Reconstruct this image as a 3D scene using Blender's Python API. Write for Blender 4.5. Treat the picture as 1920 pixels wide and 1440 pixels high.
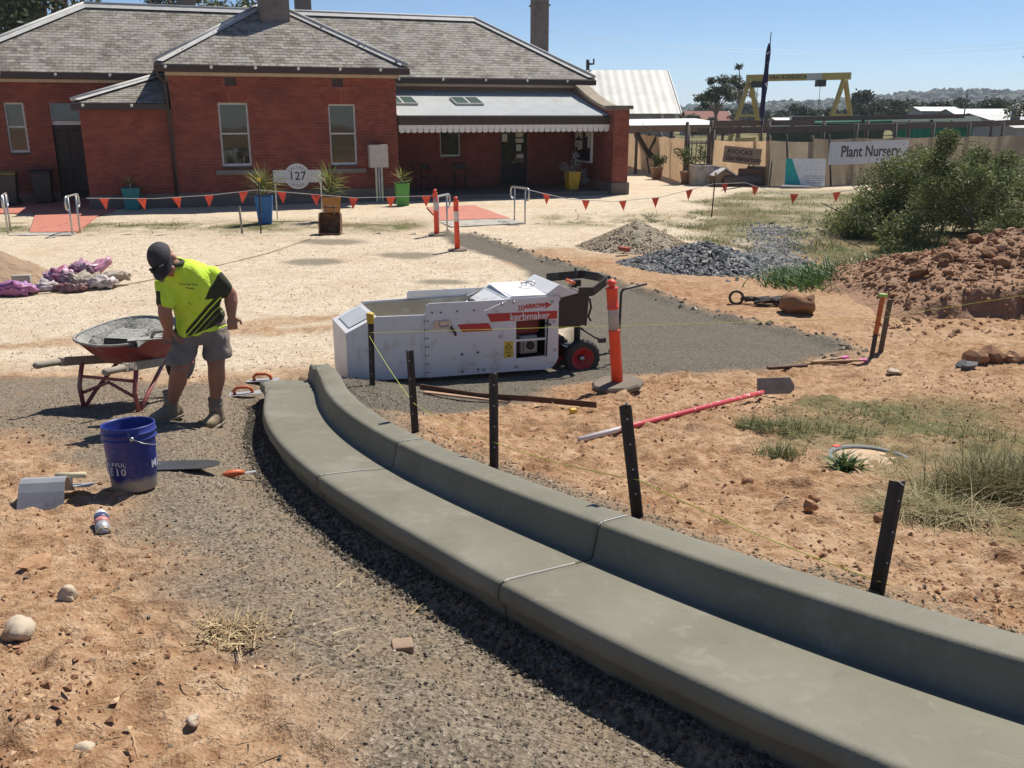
import bpy, bmesh, math, random
import numpy as np
from mathutils import Vector, Matrix, Euler
R=math.radians
random.seed(7); rng=np.random.default_rng(11)
scene=bpy.context.scene
for o in list(bpy.data.objects): bpy.data.objects.remove(o)
# ---------------------------------------------------------------- camera, sky, sun, exposure
CAM_H=2.68; PITCH=math.atan(505/1720.)
cam_d=bpy.data.cameras.new('camera'); cam=bpy.data.objects.new('camera',cam_d); scene.collection.objects.link(cam)
cam.location=(0,0,CAM_H); cam.rotation_euler=(math.pi/2-PITCH,0,0)
cam_d.sensor_width=36; cam_d.lens=36*1720/1920.; cam_d.clip_start=.05; cam_d.clip_end=6000
scene.camera=cam
SUNV=Vector((.40,.55,1.)).normalized()          # towards the sun
SUN_EL=math.asin(SUNV.z); SUN_AZ=math.atan2(SUNV.x,SUNV.y)   # clockwise from +Y
world=bpy.data.worlds.new('World'); scene.world=world; world.use_nodes=True
wn=world.node_tree; bg=wn.nodes['Background']
sky=wn.nodes.new('ShaderNodeTexSky'); sky.sky_type='NISHITA'; sky.sun_disc=False
sky.sun_elevation=SUN_EL; sky.sun_rotation=SUN_AZ; sky.altitude=0; sky.air_density=.7; sky.dust_density=0; sky.ozone_density=6
wn.links.new(sky.outputs[0],bg.inputs[0]); bg.inputs[1].default_value=.083
sun_d=bpy.data.lights.new('sun','SUN'); sun_d.energy=5.0; sun_d.angle=R(.53); sun_d.color=(1,.955,.88)
sun=bpy.data.objects.new('sun',sun_d); scene.collection.objects.link(sun)
sun.rotation_euler=SUNV.to_track_quat('Z','Y').to_euler()
vs=scene.view_settings; vs.view_transform='Standard'; vs.look='None'; vs.exposure=.35; vs.gamma=1; vs.use_curve_mapping=False
scene.cycles.max_bounces=6; scene.cycles.diffuse_bounces=3; scene.cycles.glossy_bounces=3; scene.cycles.transparent_max_bounces=8
scene.cycles.use_denoising=True

# ---------------------------------------------------------------- helpers
COL=scene.collection
def tag(o,label=None,cat=None,group=None,kind=None):
    if label: o['label']=label
    if cat: o['category']=cat
    if group: o['group']=group
    if kind: o['kind']=kind
    return o
def thing(name,label,cat,loc=(0,0,0),rz=0,group=None,rot=None):
    o=bpy.data.objects.new(name,None); COL.objects.link(o); o.empty_display_size=.1
    o.location=loc; o.rotation_euler=rot if rot else (0,0,rz)
    return tag(o,label,cat,group)
def link(name,me,parent=None,loc=None,rot=None,scale=None):
    o=bpy.data.objects.new(name,me); COL.objects.link(o)
    if parent: o.parent=parent
    if loc is not None: o.location=loc
    if rot is not None: o.rotation_euler=rot
    if scale is not None: o.scale=scale if hasattr(scale,'__len__') else (scale,)*3
    return o
def copy_tree(o,parent=None):
    c=o.copy(); COL.objects.link(c)
    if parent: c.parent=parent
    for ch in list(o.children): copy_tree(ch,c)
    return c
def npmesh(name,V,F,mat=None,smooth=False,attr=None,colattr=None,mats=None,mi=None):
    """V (n,3), F (m,k) array of tris or quads"""
    me=bpy.data.meshes.new(name); V=np.ascontiguousarray(V,dtype=np.float32); F=np.ascontiguousarray(F,dtype=np.int32)
    m,k=F.shape
    me.vertices.add(len(V)); me.vertices.foreach_set('co',V.ravel())
    me.loops.add(m*k); me.loops.foreach_set('vertex_index',F.ravel())
    me.polygons.add(m); me.polygons.foreach_set('loop_start',np.arange(0,m*k,k,dtype=np.int32)); me.polygons.foreach_set('loop_total',np.full(m,k,dtype=np.int32))
    me.polygons.foreach_set('use_smooth',np.full(m,bool(smooth)))
    if mats:
        for x in mats: me.materials.append(x)
        me.polygons.foreach_set('material_index',np.ascontiguousarray(mi,dtype=np.int32))
    elif mat: me.materials.append(mat)
    if attr:
        for n_,(dom,a) in attr.items():
            at_=me.attributes.new(n_,'FLOAT',dom); at_.data.foreach_set('value',np.ascontiguousarray(a,dtype=np.float32))
    if colattr:
        for n_,a in colattr.items():
            at_=me.attributes.new(n_,'FLOAT_COLOR','POINT'); at_.data.foreach_set('color',np.ascontiguousarray(a,dtype=np.float32).ravel())
    me.update(); me.validate(); return me
class MB:
    def __init__(s): s.v=[]; s.f=[]; s.mi=[]; s.sm=[]; s.cur=0; s.smooth=False
    def add(s,vs,fs):
        b=len(s.v); s.v+= [tuple(x) for x in vs]
        for f_ in fs: s.f.append([b+i for i in f_]); s.mi.append(s.cur); s.sm.append(s.smooth)
        return s
    def box(s,c,size,rot=None):
        x,y,z=[q/2 for q in size]; P=[Vector(p) for p in [(-x,-y,-z),(x,-y,-z),(x,y,-z),(-x,y,-z),(-x,-y,z),(x,-y,z),(x,y,z),(-x,y,z)]]
        if rot is not None:
            m=rot if isinstance(rot,Matrix) else Euler(rot).to_matrix(); P=[m@p for p in P]
        c=Vector(c); return s.add([p+c for p in P],[(0,3,2,1),(4,5,6,7),(0,1,5,4),(1,2,6,5),(2,3,7,6),(3,0,4,7)])
    def bx(s,x0,x1,y0,y1,z0,z1): return s.box(((x0+x1)/2,(y0+y1)/2,(z0+z1)/2),(x1-x0,y1-y0,z1-z0))
    def bar(s,p,q,w,h=None,up=(0,0,1)):
        h=h or w; p=Vector(p);q=Vector(q); d=(q-p).normalized(); up=Vector(up)
        a=d.cross(up)
        if a.length<1e-4: a=d.cross(Vector((1,0,0)))
        a.normalize(); b=a.cross(d)
        P=[]
        for e in (p,q):
            for i,j in ((-1,-1),(1,-1),(1,1),(-1,1)): P.append(e+a*(i*w/2)+b*(j*h/2))
        return s.add(P,[(0,1,2,3),(7,6,5,4),(0,4,5,1),(1,5,6,2),(2,6,7,3),(3,7,4,0)])
    def tube(s,pts,r,n=8,cap=True,closed=False):
        pts=[Vector(p) for p in pts]; k=len(pts); rr=r if hasattr(r,'__len__') else [r]*k
        rings=[]; ref=None
        for i,p in enumerate(pts):
            a=pts[i-1] if (i>0 or closed) else p; b=pts[(i+1)%k] if (i<k-1 or closed) else p
            d=(b-a).normalized()
            if ref is None:
                ref=d.cross(Vector((0,0,1)))
                if ref.length<.1: ref=d.cross(Vector((1,0,0)))
            ref=(ref-d*ref.dot(d)).normalized(); e=d.cross(ref)
            rings.append([p+(ref*math.cos(2*math.pi*t/n)+e*math.sin(2*math.pi*t/n))*rr[i] for t in range(n)])
        V=[v for r_ in rings for v in r_]; F=[]
        for i in range(k if closed else k-1):
            j=(i+1)%k
            for t in range(n): F.append((i*n+t,i*n+(t+1)%n,j*n+(t+1)%n,j*n+t))
        if cap and not closed: F.append(tuple(range(n-1,-1,-1))); F.append(tuple((k-1)*n+t for t in range(n)))
        sm=s.smooth; s.smooth=n>5; s.add(V,F); s.smooth=sm; return s
    def lathe(s,prof,n=24,c=(0,0,0),smooth=True,sx=1,sy=1,caps=True):
        c=Vector(c); V=[];F=[];k=len(prof)
        for r,z in prof:
            for t in range(n): V.append(c+Vector((r*sx*math.cos(2*math.pi*t/n),r*sy*math.sin(2*math.pi*t/n),z)))
        for i in range(k-1):
            for t in range(n): F.append((i*n+t,i*n+(t+1)%n,(i+1)*n+(t+1)%n,(i+1)*n+t))
        if caps and prof[0][0]>1e-5: F.append(tuple(range(n-1,-1,-1)))
        if caps and prof[-1][0]>1e-5: F.append(tuple((k-1)*n+t for t in range(n)))
        sm=s.smooth; s.smooth=smooth; s.add(V,F); s.smooth=sm; return s
    def prism(s,poly,y0,y1,ax='xz'):
        """poly in (x,z) extruded y0..y1 (ax 'xz'), or (x,y) extruded z ('xy'), or (y,z) extruded x ('yz')"""
        n=len(poly)
        def m(a,b,t): return (a,t,b) if ax=='xz' else ((a,b,t) if ax=='xy' else (t,a,b))
        V=[m(a,b,y0) for a,b in poly]+[m(a,b,y1) for a,b in poly]
        F=[tuple(range(n)),tuple(range(2*n-1,n-1,-1))]+[(i,i+n,(i+1)%n+n,(i+1)%n) for i in range(n)]
        return s.add(V,F)
    def sphere(s,c,r,n=10,m=6,sc=(1,1,1)):
        prof=[(r*math.sin(math.pi*i/m),-r*math.cos(math.pi*i/m)) for i in range(m+1)]
        b=len(s.v); s.lathe(prof,n); c=Vector(c)
        for i in range(b,len(s.v)): v=s.v[i]; s.v[i]=(v[0]*sc[0]+c.x,v[1]*sc[1]+c.y,v[2]*sc[2]+c.z)
        return s
    def mesh(s,name,mats):
        me=bpy.data.meshes.new(name); me.from_pydata(s.v,[],s.f)
        mats=mats if isinstance(mats,(list,tuple)) else [mats]
        for x in mats: me.materials.append(x)
        me.polygons.foreach_set('material_index',s.mi); me.polygons.foreach_set('use_smooth',s.sm)
        me.validate(); me.update()
        bm=bmesh.new(); bm.from_mesh(me); bmesh.ops.recalc_face_normals(bm,faces=bm.faces); bm.to_mesh(me); bm.free()
        return me
    def build(s,name,mats,parent=None,bevel=0,loc=None,rot=None):
        o=link(name,s.mesh(name,mats),parent,loc,rot)
        if bevel:
            b=o.modifiers.new('bevel','BEVEL'); b.width=bevel; b.segments=2; b.limit_method='ANGLE'; b.angle_limit=R(40)
        return o
# value noise in numpy
_perm=rng.random((256,256)).astype(np.float32)
def vnoise(x,y):
    xi=np.floor(x).astype(int); yi=np.floor(y).astype(int); fx=x-xi; fy=y-yi
    fx=fx*fx*(3-2*fx); fy=fy*fy*(3-2*fy)
    a=_perm[xi&255,yi&255]; b=_perm[(xi+1)&255,yi&255]; c=_perm[xi&255,(yi+1)&255]; d=_perm[(xi+1)&255,(yi+1)&255]
    return (a*(1-fx)+b*fx)*(1-fy)+(c*(1-fx)+d*fx)*fy-.5
def fbm(x,y,o=4,g=.5):
    t=0;a=1
    for i in range(o): t=t+a*vnoise(x*2**i+17.3*i,y*2**i+9.1*i); a*=g
    return t
YK=[-40,-2,0,2,3.5,4.7,6.5,8,9.2,10.5,60]; ZK=[1.3,1.3,1.2,1.03,.84,.67,.44,.2,.05,0,0]
def gz0(x,y): return np.interp(y,YK,ZK)
def inpoly(px,py,poly):
    ins=np.zeros(np.shape(px),bool); n=len(poly); j=n-1
    for i in range(n):
        xi,yi=poly[i]; xj,yj=poly[j]
        cnd=((yi>py)!=(yj>py))&(px<(xj-xi)*(py-yi)/((yj-yi) if yj!=yi else 1e-9)+xi); ins^=cnd; j=i
    return ins
def pdist(px,py,poly,closed=True):
    d=np.full(np.shape(px),1e9); n=len(poly)
    for i in range(n if closed else n-1):
        ax,ay=poly[i]; bx,by=poly[(i+1)%n]; dx,dy=bx-ax,by-ay
        t=np.clip(((px-ax)*dx+(py-ay)*dy)/(dx*dx+dy*dy+1e-12),0,1); d=np.minimum(d,np.hypot(px-ax-t*dx,py-ay-t*dy))
    return d
def sdp(px,py,poly): d=pdist(px,py,poly); return np.where(inpoly(px,py,poly),-d,d)
def sstep(a,b,x): t=np.clip((x-a)/(b-a),0,1); return t*t*(3-2*t)

# ---------------------------------------------------------------- materials
def nodes(name):
    m=bpy.data.materials.new(name); m.use_nodes=True; nt=m.node_tree; return m,nt,nt.nodes['Principled BSDF']
def N(nt,t,**kw):
    n=nt.nodes.new('ShaderNode'+t)
    for k,v in kw.items():
        if k in n.inputs: n.inputs[k].default_value=v
        else: setattr(n,k,v)
    return n
def L(nt,a,b): nt.links.new(a,b)
def mathn(nt,op,a,b=None):
    n=N(nt,'Math',operation=op)
    for i,x in enumerate((a,b)):
        if x is None: continue
        if hasattr(x,'is_linked'): L(nt,x,n.inputs[i])
        else: n.inputs[i].default_value=x
    return n.outputs[0]
def ramp(nt,fac,stops,interp='LINEAR'):
    r=N(nt,'ValToRGB'); r.color_ramp.interpolation=interp; e=r.color_ramp.elements
    while len(e)<len(stops): e.new(.5)
    for q,(p,c) in zip(e,stops): q.position=p; q.color=(*c,1) if len(c)==3 else c
    L(nt,fac,r.inputs[0]); return r.outputs[0]
def mixc(nt,fac,a,b,mode='MIX'):
    n=N(nt,'Mix',data_type='RGBA',blend_type=mode)
    for s_,x in ((n.inputs[0],fac),(n.inputs[6],a),(n.inputs[7],b)):
        if hasattr(x,'is_linked'): L(nt,x,s_)
        elif isinstance(x,(int,float)): s_.default_value=x
        else: s_.default_value=(*x,1) if len(x)==3 else x
    return n.outputs[2]
def noise(nt,vec,scale,detail=4,rough=.55,out=0,dist=0):
    n=N(nt,'TexNoise'); n.inputs['Scale'].default_value=scale; n.inputs['Detail'].default_value=detail; n.inputs['Roughness'].default_value=rough; n.inputs['Distortion'].default_value=dist
    if vec is not None: L(nt,vec,n.inputs['Vector'])
    return n.outputs[out]
def bump(nt,h,strength,dist,bs):
    b=N(nt,'Bump'); b.inputs['Strength'].default_value=strength; b.inputs['Distance'].default_value=dist; L(nt,h,b.inputs['Height'])
    if bs is not None: L(nt,b.outputs[0],bs.inputs['Normal'])
    return b.outputs[0]
def mk(name,col,rough=.6,col2=None,scale=6,amt=.5,metal=0,bmp=0,bscale=40,bdist=.01,spec=None,dirt=None,dscale=3,damt=.5,orand=0):
    """col/col2 mottled by noise, optional dirt colour in patches, optional fine bump"""
    m,nt,bs=nodes(name); tc=N(nt,'TexCoord').outputs['Object']
    bs.inputs['Roughness'].default_value=rough; bs.inputs['Metallic'].default_value=metal
    if spec is not None: bs.inputs['Specular IOR Level'].default_value=spec
    c2=col2 if col2 else tuple(x*.78 for x in col)
    nz=noise(nt,tc,scale,5)
    c=mixc(nt,ramp(nt,nz,[(.5-.28*amt-.05,(0,0,0)),(.5+.28*amt+.05,(1,1,1))]),col,c2)
    if dirt:
        dn=noise(nt,tc,dscale,6,.65); c=mixc(nt,ramp(nt,dn,[(.62-.2*damt,(0,0,0)),(.75-.15*damt,(1,1,1))]),c,dirt)
    if orand:
        oi=N(nt,'ObjectInfo').outputs['Random']; hs=N(nt,'HueSaturation'); L(nt,c,hs.inputs['Color'])
        L(nt,mathn(nt,'ADD',mathn(nt,'MULTIPLY',oi,2*orand),1-orand),hs.inputs['Value']); c=hs.outputs[0]
    L(nt,c,bs.inputs['Base Color'])
    if bmp: bump(nt,noise(nt,tc,bscale,4),bmp,bdist,bs)
    return m
# ---------------------------------------------------------------- terrain
KP=[-0.000975,0.024973,-0.247747,1.252946,-3.948604,6.148813]
def kx(y): return np.polyval(KP,y)
KY=np.linspace(1.15,8.62,90); KC=[(float(kx(y)),float(y)) for y in KY]
ROAD=[(-.5,.6),(-.74,2.1),(-.95,2.5),(-1.28,2.9),(-1.38,3.65),(-1.9,4.15),(-2.5,5.2),(-3.7,6.3),(-7,7.0),(-7,8.9),(-3.5,9.1),(-2.3,9.2),(-1.9,8.3),(-1.5,7),(-1.1,5.9),(-.6,4.9),(0,4),(.7,3),(1.6,2),(2.6,1.2),(2.,.4)]
PATH=[(-1.82,21.8),(-1.0,19.3),(0,16.8),(.77,14.6),(.95,12.5),(.5,10.7),(-1.5,9.5),(-1.8,8.6),(-1.5,7.3),(-1.2,6.6),(-.75,6.5),(-.2,7.5),(.4,8.5),(1.23,9.15),(3.14,9.6),(3.95,10.35),(3.95,11),(2.76,12.6),(1.98,14.6),(.42,18.1),(-.93,21.5)]
REDP=[[(-11.35,21.7),(-10.25,21.75),(-11.3,25.2),(-12.0,30.),(-15.5,30.),(-15.,25.9),(-13.4,26.1)],
      [(-2.55,27.8),(-1.15,28.4),(-.05,24.75),(-1.9,24.15)]]
def T(x,y):
    x=np.asarray(x,float); y=np.asarray(y,float); z=gz0(x,y)
    near=y<9.6
    d=np.full(x.shape,9.); 
    if near.any(): d[near]=pdist(x[near],y[near],KC,False)
    left=x<kx(np.clip(y,1.15,8.9))
    de=d-.05*np.clip((4-y)/1.7,0,1); tr=sstep(1.12,.64,de)*(-.135)+sstep(.58,.46,de)*.06      # shallow trench and bedding bank beside the gutter
    z=z+np.where(left&near,tr,0)
    z=z+np.where(~left&near,sstep(1.3,.15,d)*.13*sstep(9.3,8.2,y),0)
    z=z-np.where(near,sstep(.24,.16,np.where(left,9,d))*.16+sstep(.44,.36,np.where(left,d,9))*.1,0)
    z=z-.16*np.exp(-(((x-5.6)/1.4)**2+((y-20.5)/4.)**2))   # drain swale
    return z
def TZ(x,y): return float(T(np.array([x]),np.array([y]))[0])
def zones(x,y):
    n1=fbm(x*.9,y*.9,4); n2=fbm(x*4+3,y*4,3); w=n1*.7+n2*.18
    road=sstep(.25,-.3,sdp(x,y,ROAD)+w*.8)
    kd=np.where((y<8.7)&(x>kx(np.clip(y,1.15,8.9))),pdist(x,y,KC,False),9.); road=np.maximum(road,.9*sstep(.75,.35,kd+w*.45))
    path=sstep(.12,-.14,sdp(x,y,PATH)+w*.35)
    xe=np.interp(y,[8,10.7,12.5,14.6,16.8,19.3,21.8],[-1.6,.6,.95,.8,0,-1.,-1.8])
    sandL=sstep(8.9,10.2,y+w*.9)*sstep(.3,-.3,x-xe-.2+w*.3)
    sandR=sstep(.0,1.8,y-np.interp(x,[0,2,5,8],[18.6,17.2,17.8,21])+w*2.)*sstep(-.6,.3,x-xe)
    sand=np.maximum(sandL,sandR)*sstep(60,45,y)
    for sx_,sy_,sr_ in ((-2.0,18.2,.5),(-3.7,17.3,.45),(-3.9,20.2,.55),(-1.2,15.2,.35)): path=np.maximum(path,.75*sstep(1.1,.5,np.hypot((x-sx_)/1.5,y-sy_)/sr_+w*.9))
    for ax_,ay_,bx_,by_ in ((-3.6,11.9,-.6,13.3),(-3.2,11.4,-.3,12.7),(-6.5,10.6,-3.2,11.6)): sand=sand*(1-.75*sstep(.32,.08,pdist(x,y,[(ax_,ay_),(bx_,by_)],False)+w*.45))
    gb=np.exp(-((y-23.2-.15*x*0)/1.25)**2)*sstep(-1.6,-3,x)*sstep(-18,-14,x)
    gc=np.exp(-((y-24.6)/1.4)**2)*sstep(.2,1.2,x)*sstep(9,5,x)*.9
    gr=sstep(0,1.2,(x-np.interp(y,[12,15.5,18,22,30,36],[9,4.4,4.9,4.0,5.2,9]))+w*1.8)*sstep(14.2,16,y)*sstep(36,33,y)
    gn=sstep(0,.5,(x-np.interp(y,[2.5,4,4.8,6,7.5,8.3],[2.6,2.1,1.85,1.75,2.1,4.2]))+w*1.1)*sstep(8.4,7.6,y+w*.6)*.85
    gfar=sstep(46,60,y)
    grass=np.clip(np.maximum.reduce([gb*(.55+1.1*n1+.8*n2+.25),gc*(.6+1.1*n1+n2),gr*(.8+.8*n1),gn*(.75+1.1*n1+.5*n2),gfar]),0,1)
    return np.clip(road,0,1),np.clip(path,0,1),np.clip(sand,0,1),grass
def graded(edges):
    out=[edges[0][0]]
    for a,b,s in edges:
        n=max(1,int(round((b-a)/s))); out+=list(np.linspace(a,b,n+1)[1:])
    return np.array(out)
gx=graded([(-2500,-600,400),(-600,-120,60),(-120,-40,10),(-40,-16,1.2),(-16,-5,.14),(-5,-3,.06),(-3,3.2,.024),(3.2,5.5,.06),(5.5,14,.14),(14,40,1.2),(40,120,10),(120,600,60),(600,2500,400)])
gy=graded([(-40,-4,4),(-4,1.4,.3),(1.4,5,.02),(5,7.5,.03),(7.5,10,.05),(10,16,.1),(16,27,.18),(27,45,.6),(45,120,6),(120,600,40),(600,2600,250)])
X,Y=np.meshgrid(gx,gy); xs=X.ravel(); ys=Y.ravel()
zs=T(xs,ys); road,path,sand,grass=zones(xs,ys)
nf=np.where(ys<30,1,0)*np.where(np.abs(xs)<16,1,0)
dirtw=np.clip(1-road*.7-path*.9-sand*.75,0,1)
vis=ys<12
rel=np.zeros_like(xs)
rel[vis]=(fbm(xs[vis]*2.2,ys[vis]*2.2,4)*.042*(dirtw[vis]+.2)+fbm(xs[vis]*11,ys[vis]*11,3,.6)*.030*(dirtw[vis]+.25)*(1-.6*path[vis]))
rel[~vis]=(fbm(xs[~vis]*1.1,ys[~vis]*1.1,3)*.03+fbm(xs[~vis]*5,ys[~vis]*5,2)*.018)*(1-path[~vis])*nf[~vis]
# clods: sparse bumps in the red dirt
cl=np.clip(fbm(xs*6+40,ys*6,2)-.22,0,1)*np.where(vis,1,0); rel+=cl*.17*np.clip(dirtw-.2,0,1)
kd_=np.full(xs.shape,9.); kd_[vis]=pdist(xs[vis],ys[vis],KC,False); rel*=np.where((xs<kx(np.clip(ys,1.15,8.9)))&(ys<8.8),.3+.7*sstep(.7,1.0,kd_),1)
zs=zs+rel
ridge=np.exp(-((pdist(xs,ys,PATH[10:]+PATH[:1],False)-.05)/.12)**2)*np.where((ys>9.8),1,0)  # windrow on the far side of the path
zs=zs+ridge*.05*(1+1.5*fbm(xs*4,ys*4,2))
for pl in REDP: zs=np.where(inpoly(xs,ys,pl),np.minimum(zs,-.02),zs)
nxn,nyn=len(gx),len(gy); ii=np.arange(nxn*nyn).reshape(nyn,nxn)
Fq=np.stack([ii[:-1,:-1],ii[:-1,1:],ii[1:,1:],ii[1:,:-1]],-1).reshape(-1,4)
zc=np.stack([road,path,sand,grass],-1)
zc[:,0]=np.maximum(zc[:,0],ridge*.5)
def ground_mat():
    m,nt,bs=nodes('ground_earth'); bs.inputs['Roughness'].default_value=.95; bs.inputs['Specular IOR Level'].default_value=.15
    geo=N(nt,'NewGeometry').outputs['Position']
    a=N(nt,'Attribute',attribute_name='zone'); sep=N(nt,'SeparateColor'); L(nt,a.outputs['Color'],sep.inputs[0]); gal=a.outputs['Alpha']
    big=noise(nt,geo,.55,5,.6); mid=noise(nt,geo,3.5,6,.65); fine=noise(nt,geo,38,5,.7); grit=noise(nt,geo,120,3,.7); g2=noise(nt,geo,14,6,.7)
    vor=N(nt,'TexVoronoi'); vor.inputs['Scale'].default_value=75; L(nt,geo,vor.inputs['Vector'])
    vor2=N(nt,'TexVoronoi'); vor2.inputs['Scale'].default_value=30; L(nt,geo,vor2.inputs['Vector'])
    dirt=ramp(nt,mixc(nt,.45,mid,g2),[(.33,(.205,.10,.05)),(.46,(.345,.194,.10)),(.55,(.435,.268,.148)),(.68,(.53,.355,.22))])
    dirt=mixc(nt,ramp(nt,big,[(.42,(0,0,0)),(.62,(.75,.75,.75))]),dirt,ramp(nt,g2,[(.35,(.38,.228,.124)),(.65,(.575,.405,.26))]))
    dirt=mixc(nt,ramp(nt,fine,[(.36,(.5,.5,.5)),(.48,(0,0,0))]),dirt,(.2,.10,.05)); n7=noise(nt,geo,7,6,.72); dirt=mixc(nt,ramp(nt,n7,[(.34,(.5,.5,.5)),(.45,(0,0,0))]),dirt,(.24,.125,.062)); dirt=mixc(nt,ramp(nt,n7,[(.56,(0,0,0)),(.68,(.4,.4,.4))]),dirt,(.60,.43,.275))
    sand=ramp(nt,mixc(nt,.5,mid,g2),[(.32,(.40,.29,.185)),(.45,(.56,.44,.305)),(.57,(.67,.555,.405)),(.7,(.75,.655,.51))])
    sand=mixc(nt,ramp(nt,big,[(.5,(0,0,0)),(.72,(.55,.55,.55))]),sand,(.47,.30,.165))
    sand=mixc(nt,ramp(nt,vor2.outputs['Color'],[(.3,(0,0,0)),(.9,(.35,.35,.35))]),sand,(.70,.63,.48))
    sand=mixc(nt,ramp(nt,fine,[(.33,(.55,.55,.55)),(.44,(0,0,0))]),sand,(.23,.16,.10))
    grey=ramp(nt,mixc(nt,.5,fine,vor.outputs['Color']),[(.28,(.075,.062,.046)),(.45,(.18,.15,.111)),(.6,(.268,.225,.167)),(.78,(.385,.328,.25))])
    grey=mixc(nt,ramp(nt,mid,[(.46,(0,0,0)),(.66,(.6,.6,.6))]),grey,(.25,.18,.115))
    asph=ramp(nt,mixc(nt,.5,fine,vor.outputs['Color']),[(.3,(.09,.078,.06)),(.5,(.15,.13,.10)),(.75,(.235,.205,.16))])
    asph=mixc(nt,ramp(nt,mid,[(.5,(0,0,0)),(.75,(.6,.6,.6))]),asph,(.19,.155,.11))
    gra=ramp(nt,mixc(nt,.5,g2,fine),[(.3,(.07,.066,.025)),(.45,(.14,.12,.053)),(.6,(.25,.195,.10)),(.75,(.37,.295,.165))])
    gra=mixc(nt,ramp(nt,big,[(.45,(0,0,0)),(.6,(.6,.6,.6))]),gra,(.12,.135,.045))
    c=mixc(nt,sep.outputs[2],dirt,sand); c=mixc(nt,gal,c,gra); c=mixc(nt,mathn(nt,'MULTIPLY',sep.outputs[0],.92),c,grey); c=mixc(nt,sep.outputs[1],c,asph)
    L(nt,c,bs.inputs['Base Color'])
    h=mathn(nt,'ADD',mathn(nt,'MULTIPLY',g2,.9),mathn(nt,'ADD',mathn(nt,'MULTIPLY',fine,.55),mathn(nt,'ADD',mathn(nt,'MULTIPLY',grit,.22),mathn(nt,'MULTIPLY',vor.outputs['Distance'],.22))))
    bump(nt,h,.9,.03,bs); return m
MG=ground_mat()
tag(link('ground',npmesh('ground',np.stack([xs,ys,zs],-1),Fq,MG,True,colattr={'zone':zc})),kind='structure')

# ---- loose stones, scattered (uncountable)
def blobs(P,S,seed,base='oct',flat=.6,rv=None):
    """irregular little stones at P with size S -> V,F,rnd(face)"""
    r=np.random.default_rng(seed); n=len(P)
    if base=='oct':
        bv=np.array([(1,0,0),(0,1,0),(-1,0,0),(0,-1,0),(0,0,1),(0,0,-1)],float); bf=np.array([(0,1,4),(1,2,4),(2,3,4),(3,0,4),(1,0,5),(2,1,5),(3,2,5),(0,3,5)])
    else:
        bm=bmesh.new(); bmesh.ops.create_icosphere(bm,subdivisions=1,radius=1); bv=np.array([v.co[:] for v in bm.verts]); bf=np.array([[v.index for v in f.verts] for f in bm.faces]); bm.free()
    V=bv[None]*(1+r.uniform(-.38,.38,(n,len(bv),1)))*np.stack([r.uniform(.7,1.3,n),r.uniform(.7,1.3,n),r.uniform(flat*.7,flat*1.3,n)],-1)[:,None]
    a=r.uniform(0,6.28,n); t=r.uniform(-.5,.5,n); ca,sa,ct,st=np.cos(a),np.sin(a),np.cos(t),np.sin(t)
    x,y,z=V[...,0],V[...,1],V[...,2]; y,z=y*ct[:,None]-z*st[:,None],y*st[:,None]+z*ct[:,None]
    x,y=x*ca[:,None]-y*sa[:,None],x*sa[:,None]+y*ca[:,None]
    V=np.stack([x,y,z],-1)*S[:,None,None]+P[:,None]
    F=bf[None]+(np.arange(n)*len(bv))[:,None,None]
    rv=r.random(n) if rv is None else rv
    return V.reshape(-1,3),F.reshape(-1,3),np.repeat(rv,len(bf))
def stone_mat(name,stops,rough=.9):
    m,nt,bs=nodes(name); bs.inputs['Roughness'].default_value=rough; bs.inputs['Specular IOR Level'].default_value=.2
    at_=N(nt,'Attribute',attribute_name='rnd').outputs['Fac']; oi=N(nt,'ObjectInfo').outputs['Random']
    c=ramp(nt,mathn(nt,'FRACT',mathn(nt,'ADD',at_,oi)),stops)
    tc=N(nt,'NewGeometry').outputs['Position']; c=mixc(nt,ramp(nt,noise(nt,tc,30,4),[(.35,(.55,.55,.55)),(.6,(0,0,0))]),c,stops[0][1])
    L(nt,c,bs.inputs['Base Color']); bump(nt,noise(nt,tc,90,4),.5,.008,bs); return m
M_GREYSTONE=stone_mat('road_gravel',[(0,(.10,.083,.063)),(.4,(.20,.165,.122)),(.75,(.29,.24,.175)),(.95,(.42,.335,.235)),(1,(.60,.52,.40))])
M_CLOD=stone_mat('red_clods',[(0,(.19,.095,.052)),(.4,(.32,.17,.09)),(.8,(.44,.26,.14)),(1,(.60,.42,.26))])
M_BLUEMETAL=stone_mat('blue_metal',[(0,(.10,.10,.098)),(.5,(.225,.225,.218)),(.85,(.38,.375,.355)),(1,(.54,.49,.42))],.8)
M_PALESTONE=stone_mat('pale_crushed_stone',[(0,(.33,.25,.16)),(.5,(.5,.40,.28)),(1,(.68,.60,.46))])
M_BROWNCLOD=stone_mat('brown_clods',[(0,(.17,.088,.048)),(.4,(.29,.155,.082)),(.8,(.40,.23,.125)),(1,(.52,.325,.19))])
def scatter(name,n,xr,yr,wfun,sr,mat,seed,kindlabel,cat,bias=1.6,base='oct',flat=.6):
    r=np.random.default_rng(seed); x=r.uniform(*xr,n); y=yr[0]+(yr[1]-yr[0])*r.random(n)**bias
    k=r.random(n)<wfun(x,y); x,y=x[k],y[k]
    z=T(x,y)+0; s=sr[0]*(sr[1]/sr[0])**(r.random(len(x))**2.2)
    # sit on the relieved surface
    ix=np.clip(np.searchsorted(gx,x)-1,0,nxn-2); iy=np.clip(np.searchsorted(gy,y)-1,0,nyn-2); z=zs[iy*nxn+ix]
    V,F,rn=blobs(np.stack([x,y,z+s*.15],-1),s,seed+1,base,flat)
    o=link(name,npmesh(name,V,F,mat,attr={'rnd':('FACE',rn)})); return tag(o,kindlabel,cat,kind='stuff')
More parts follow.
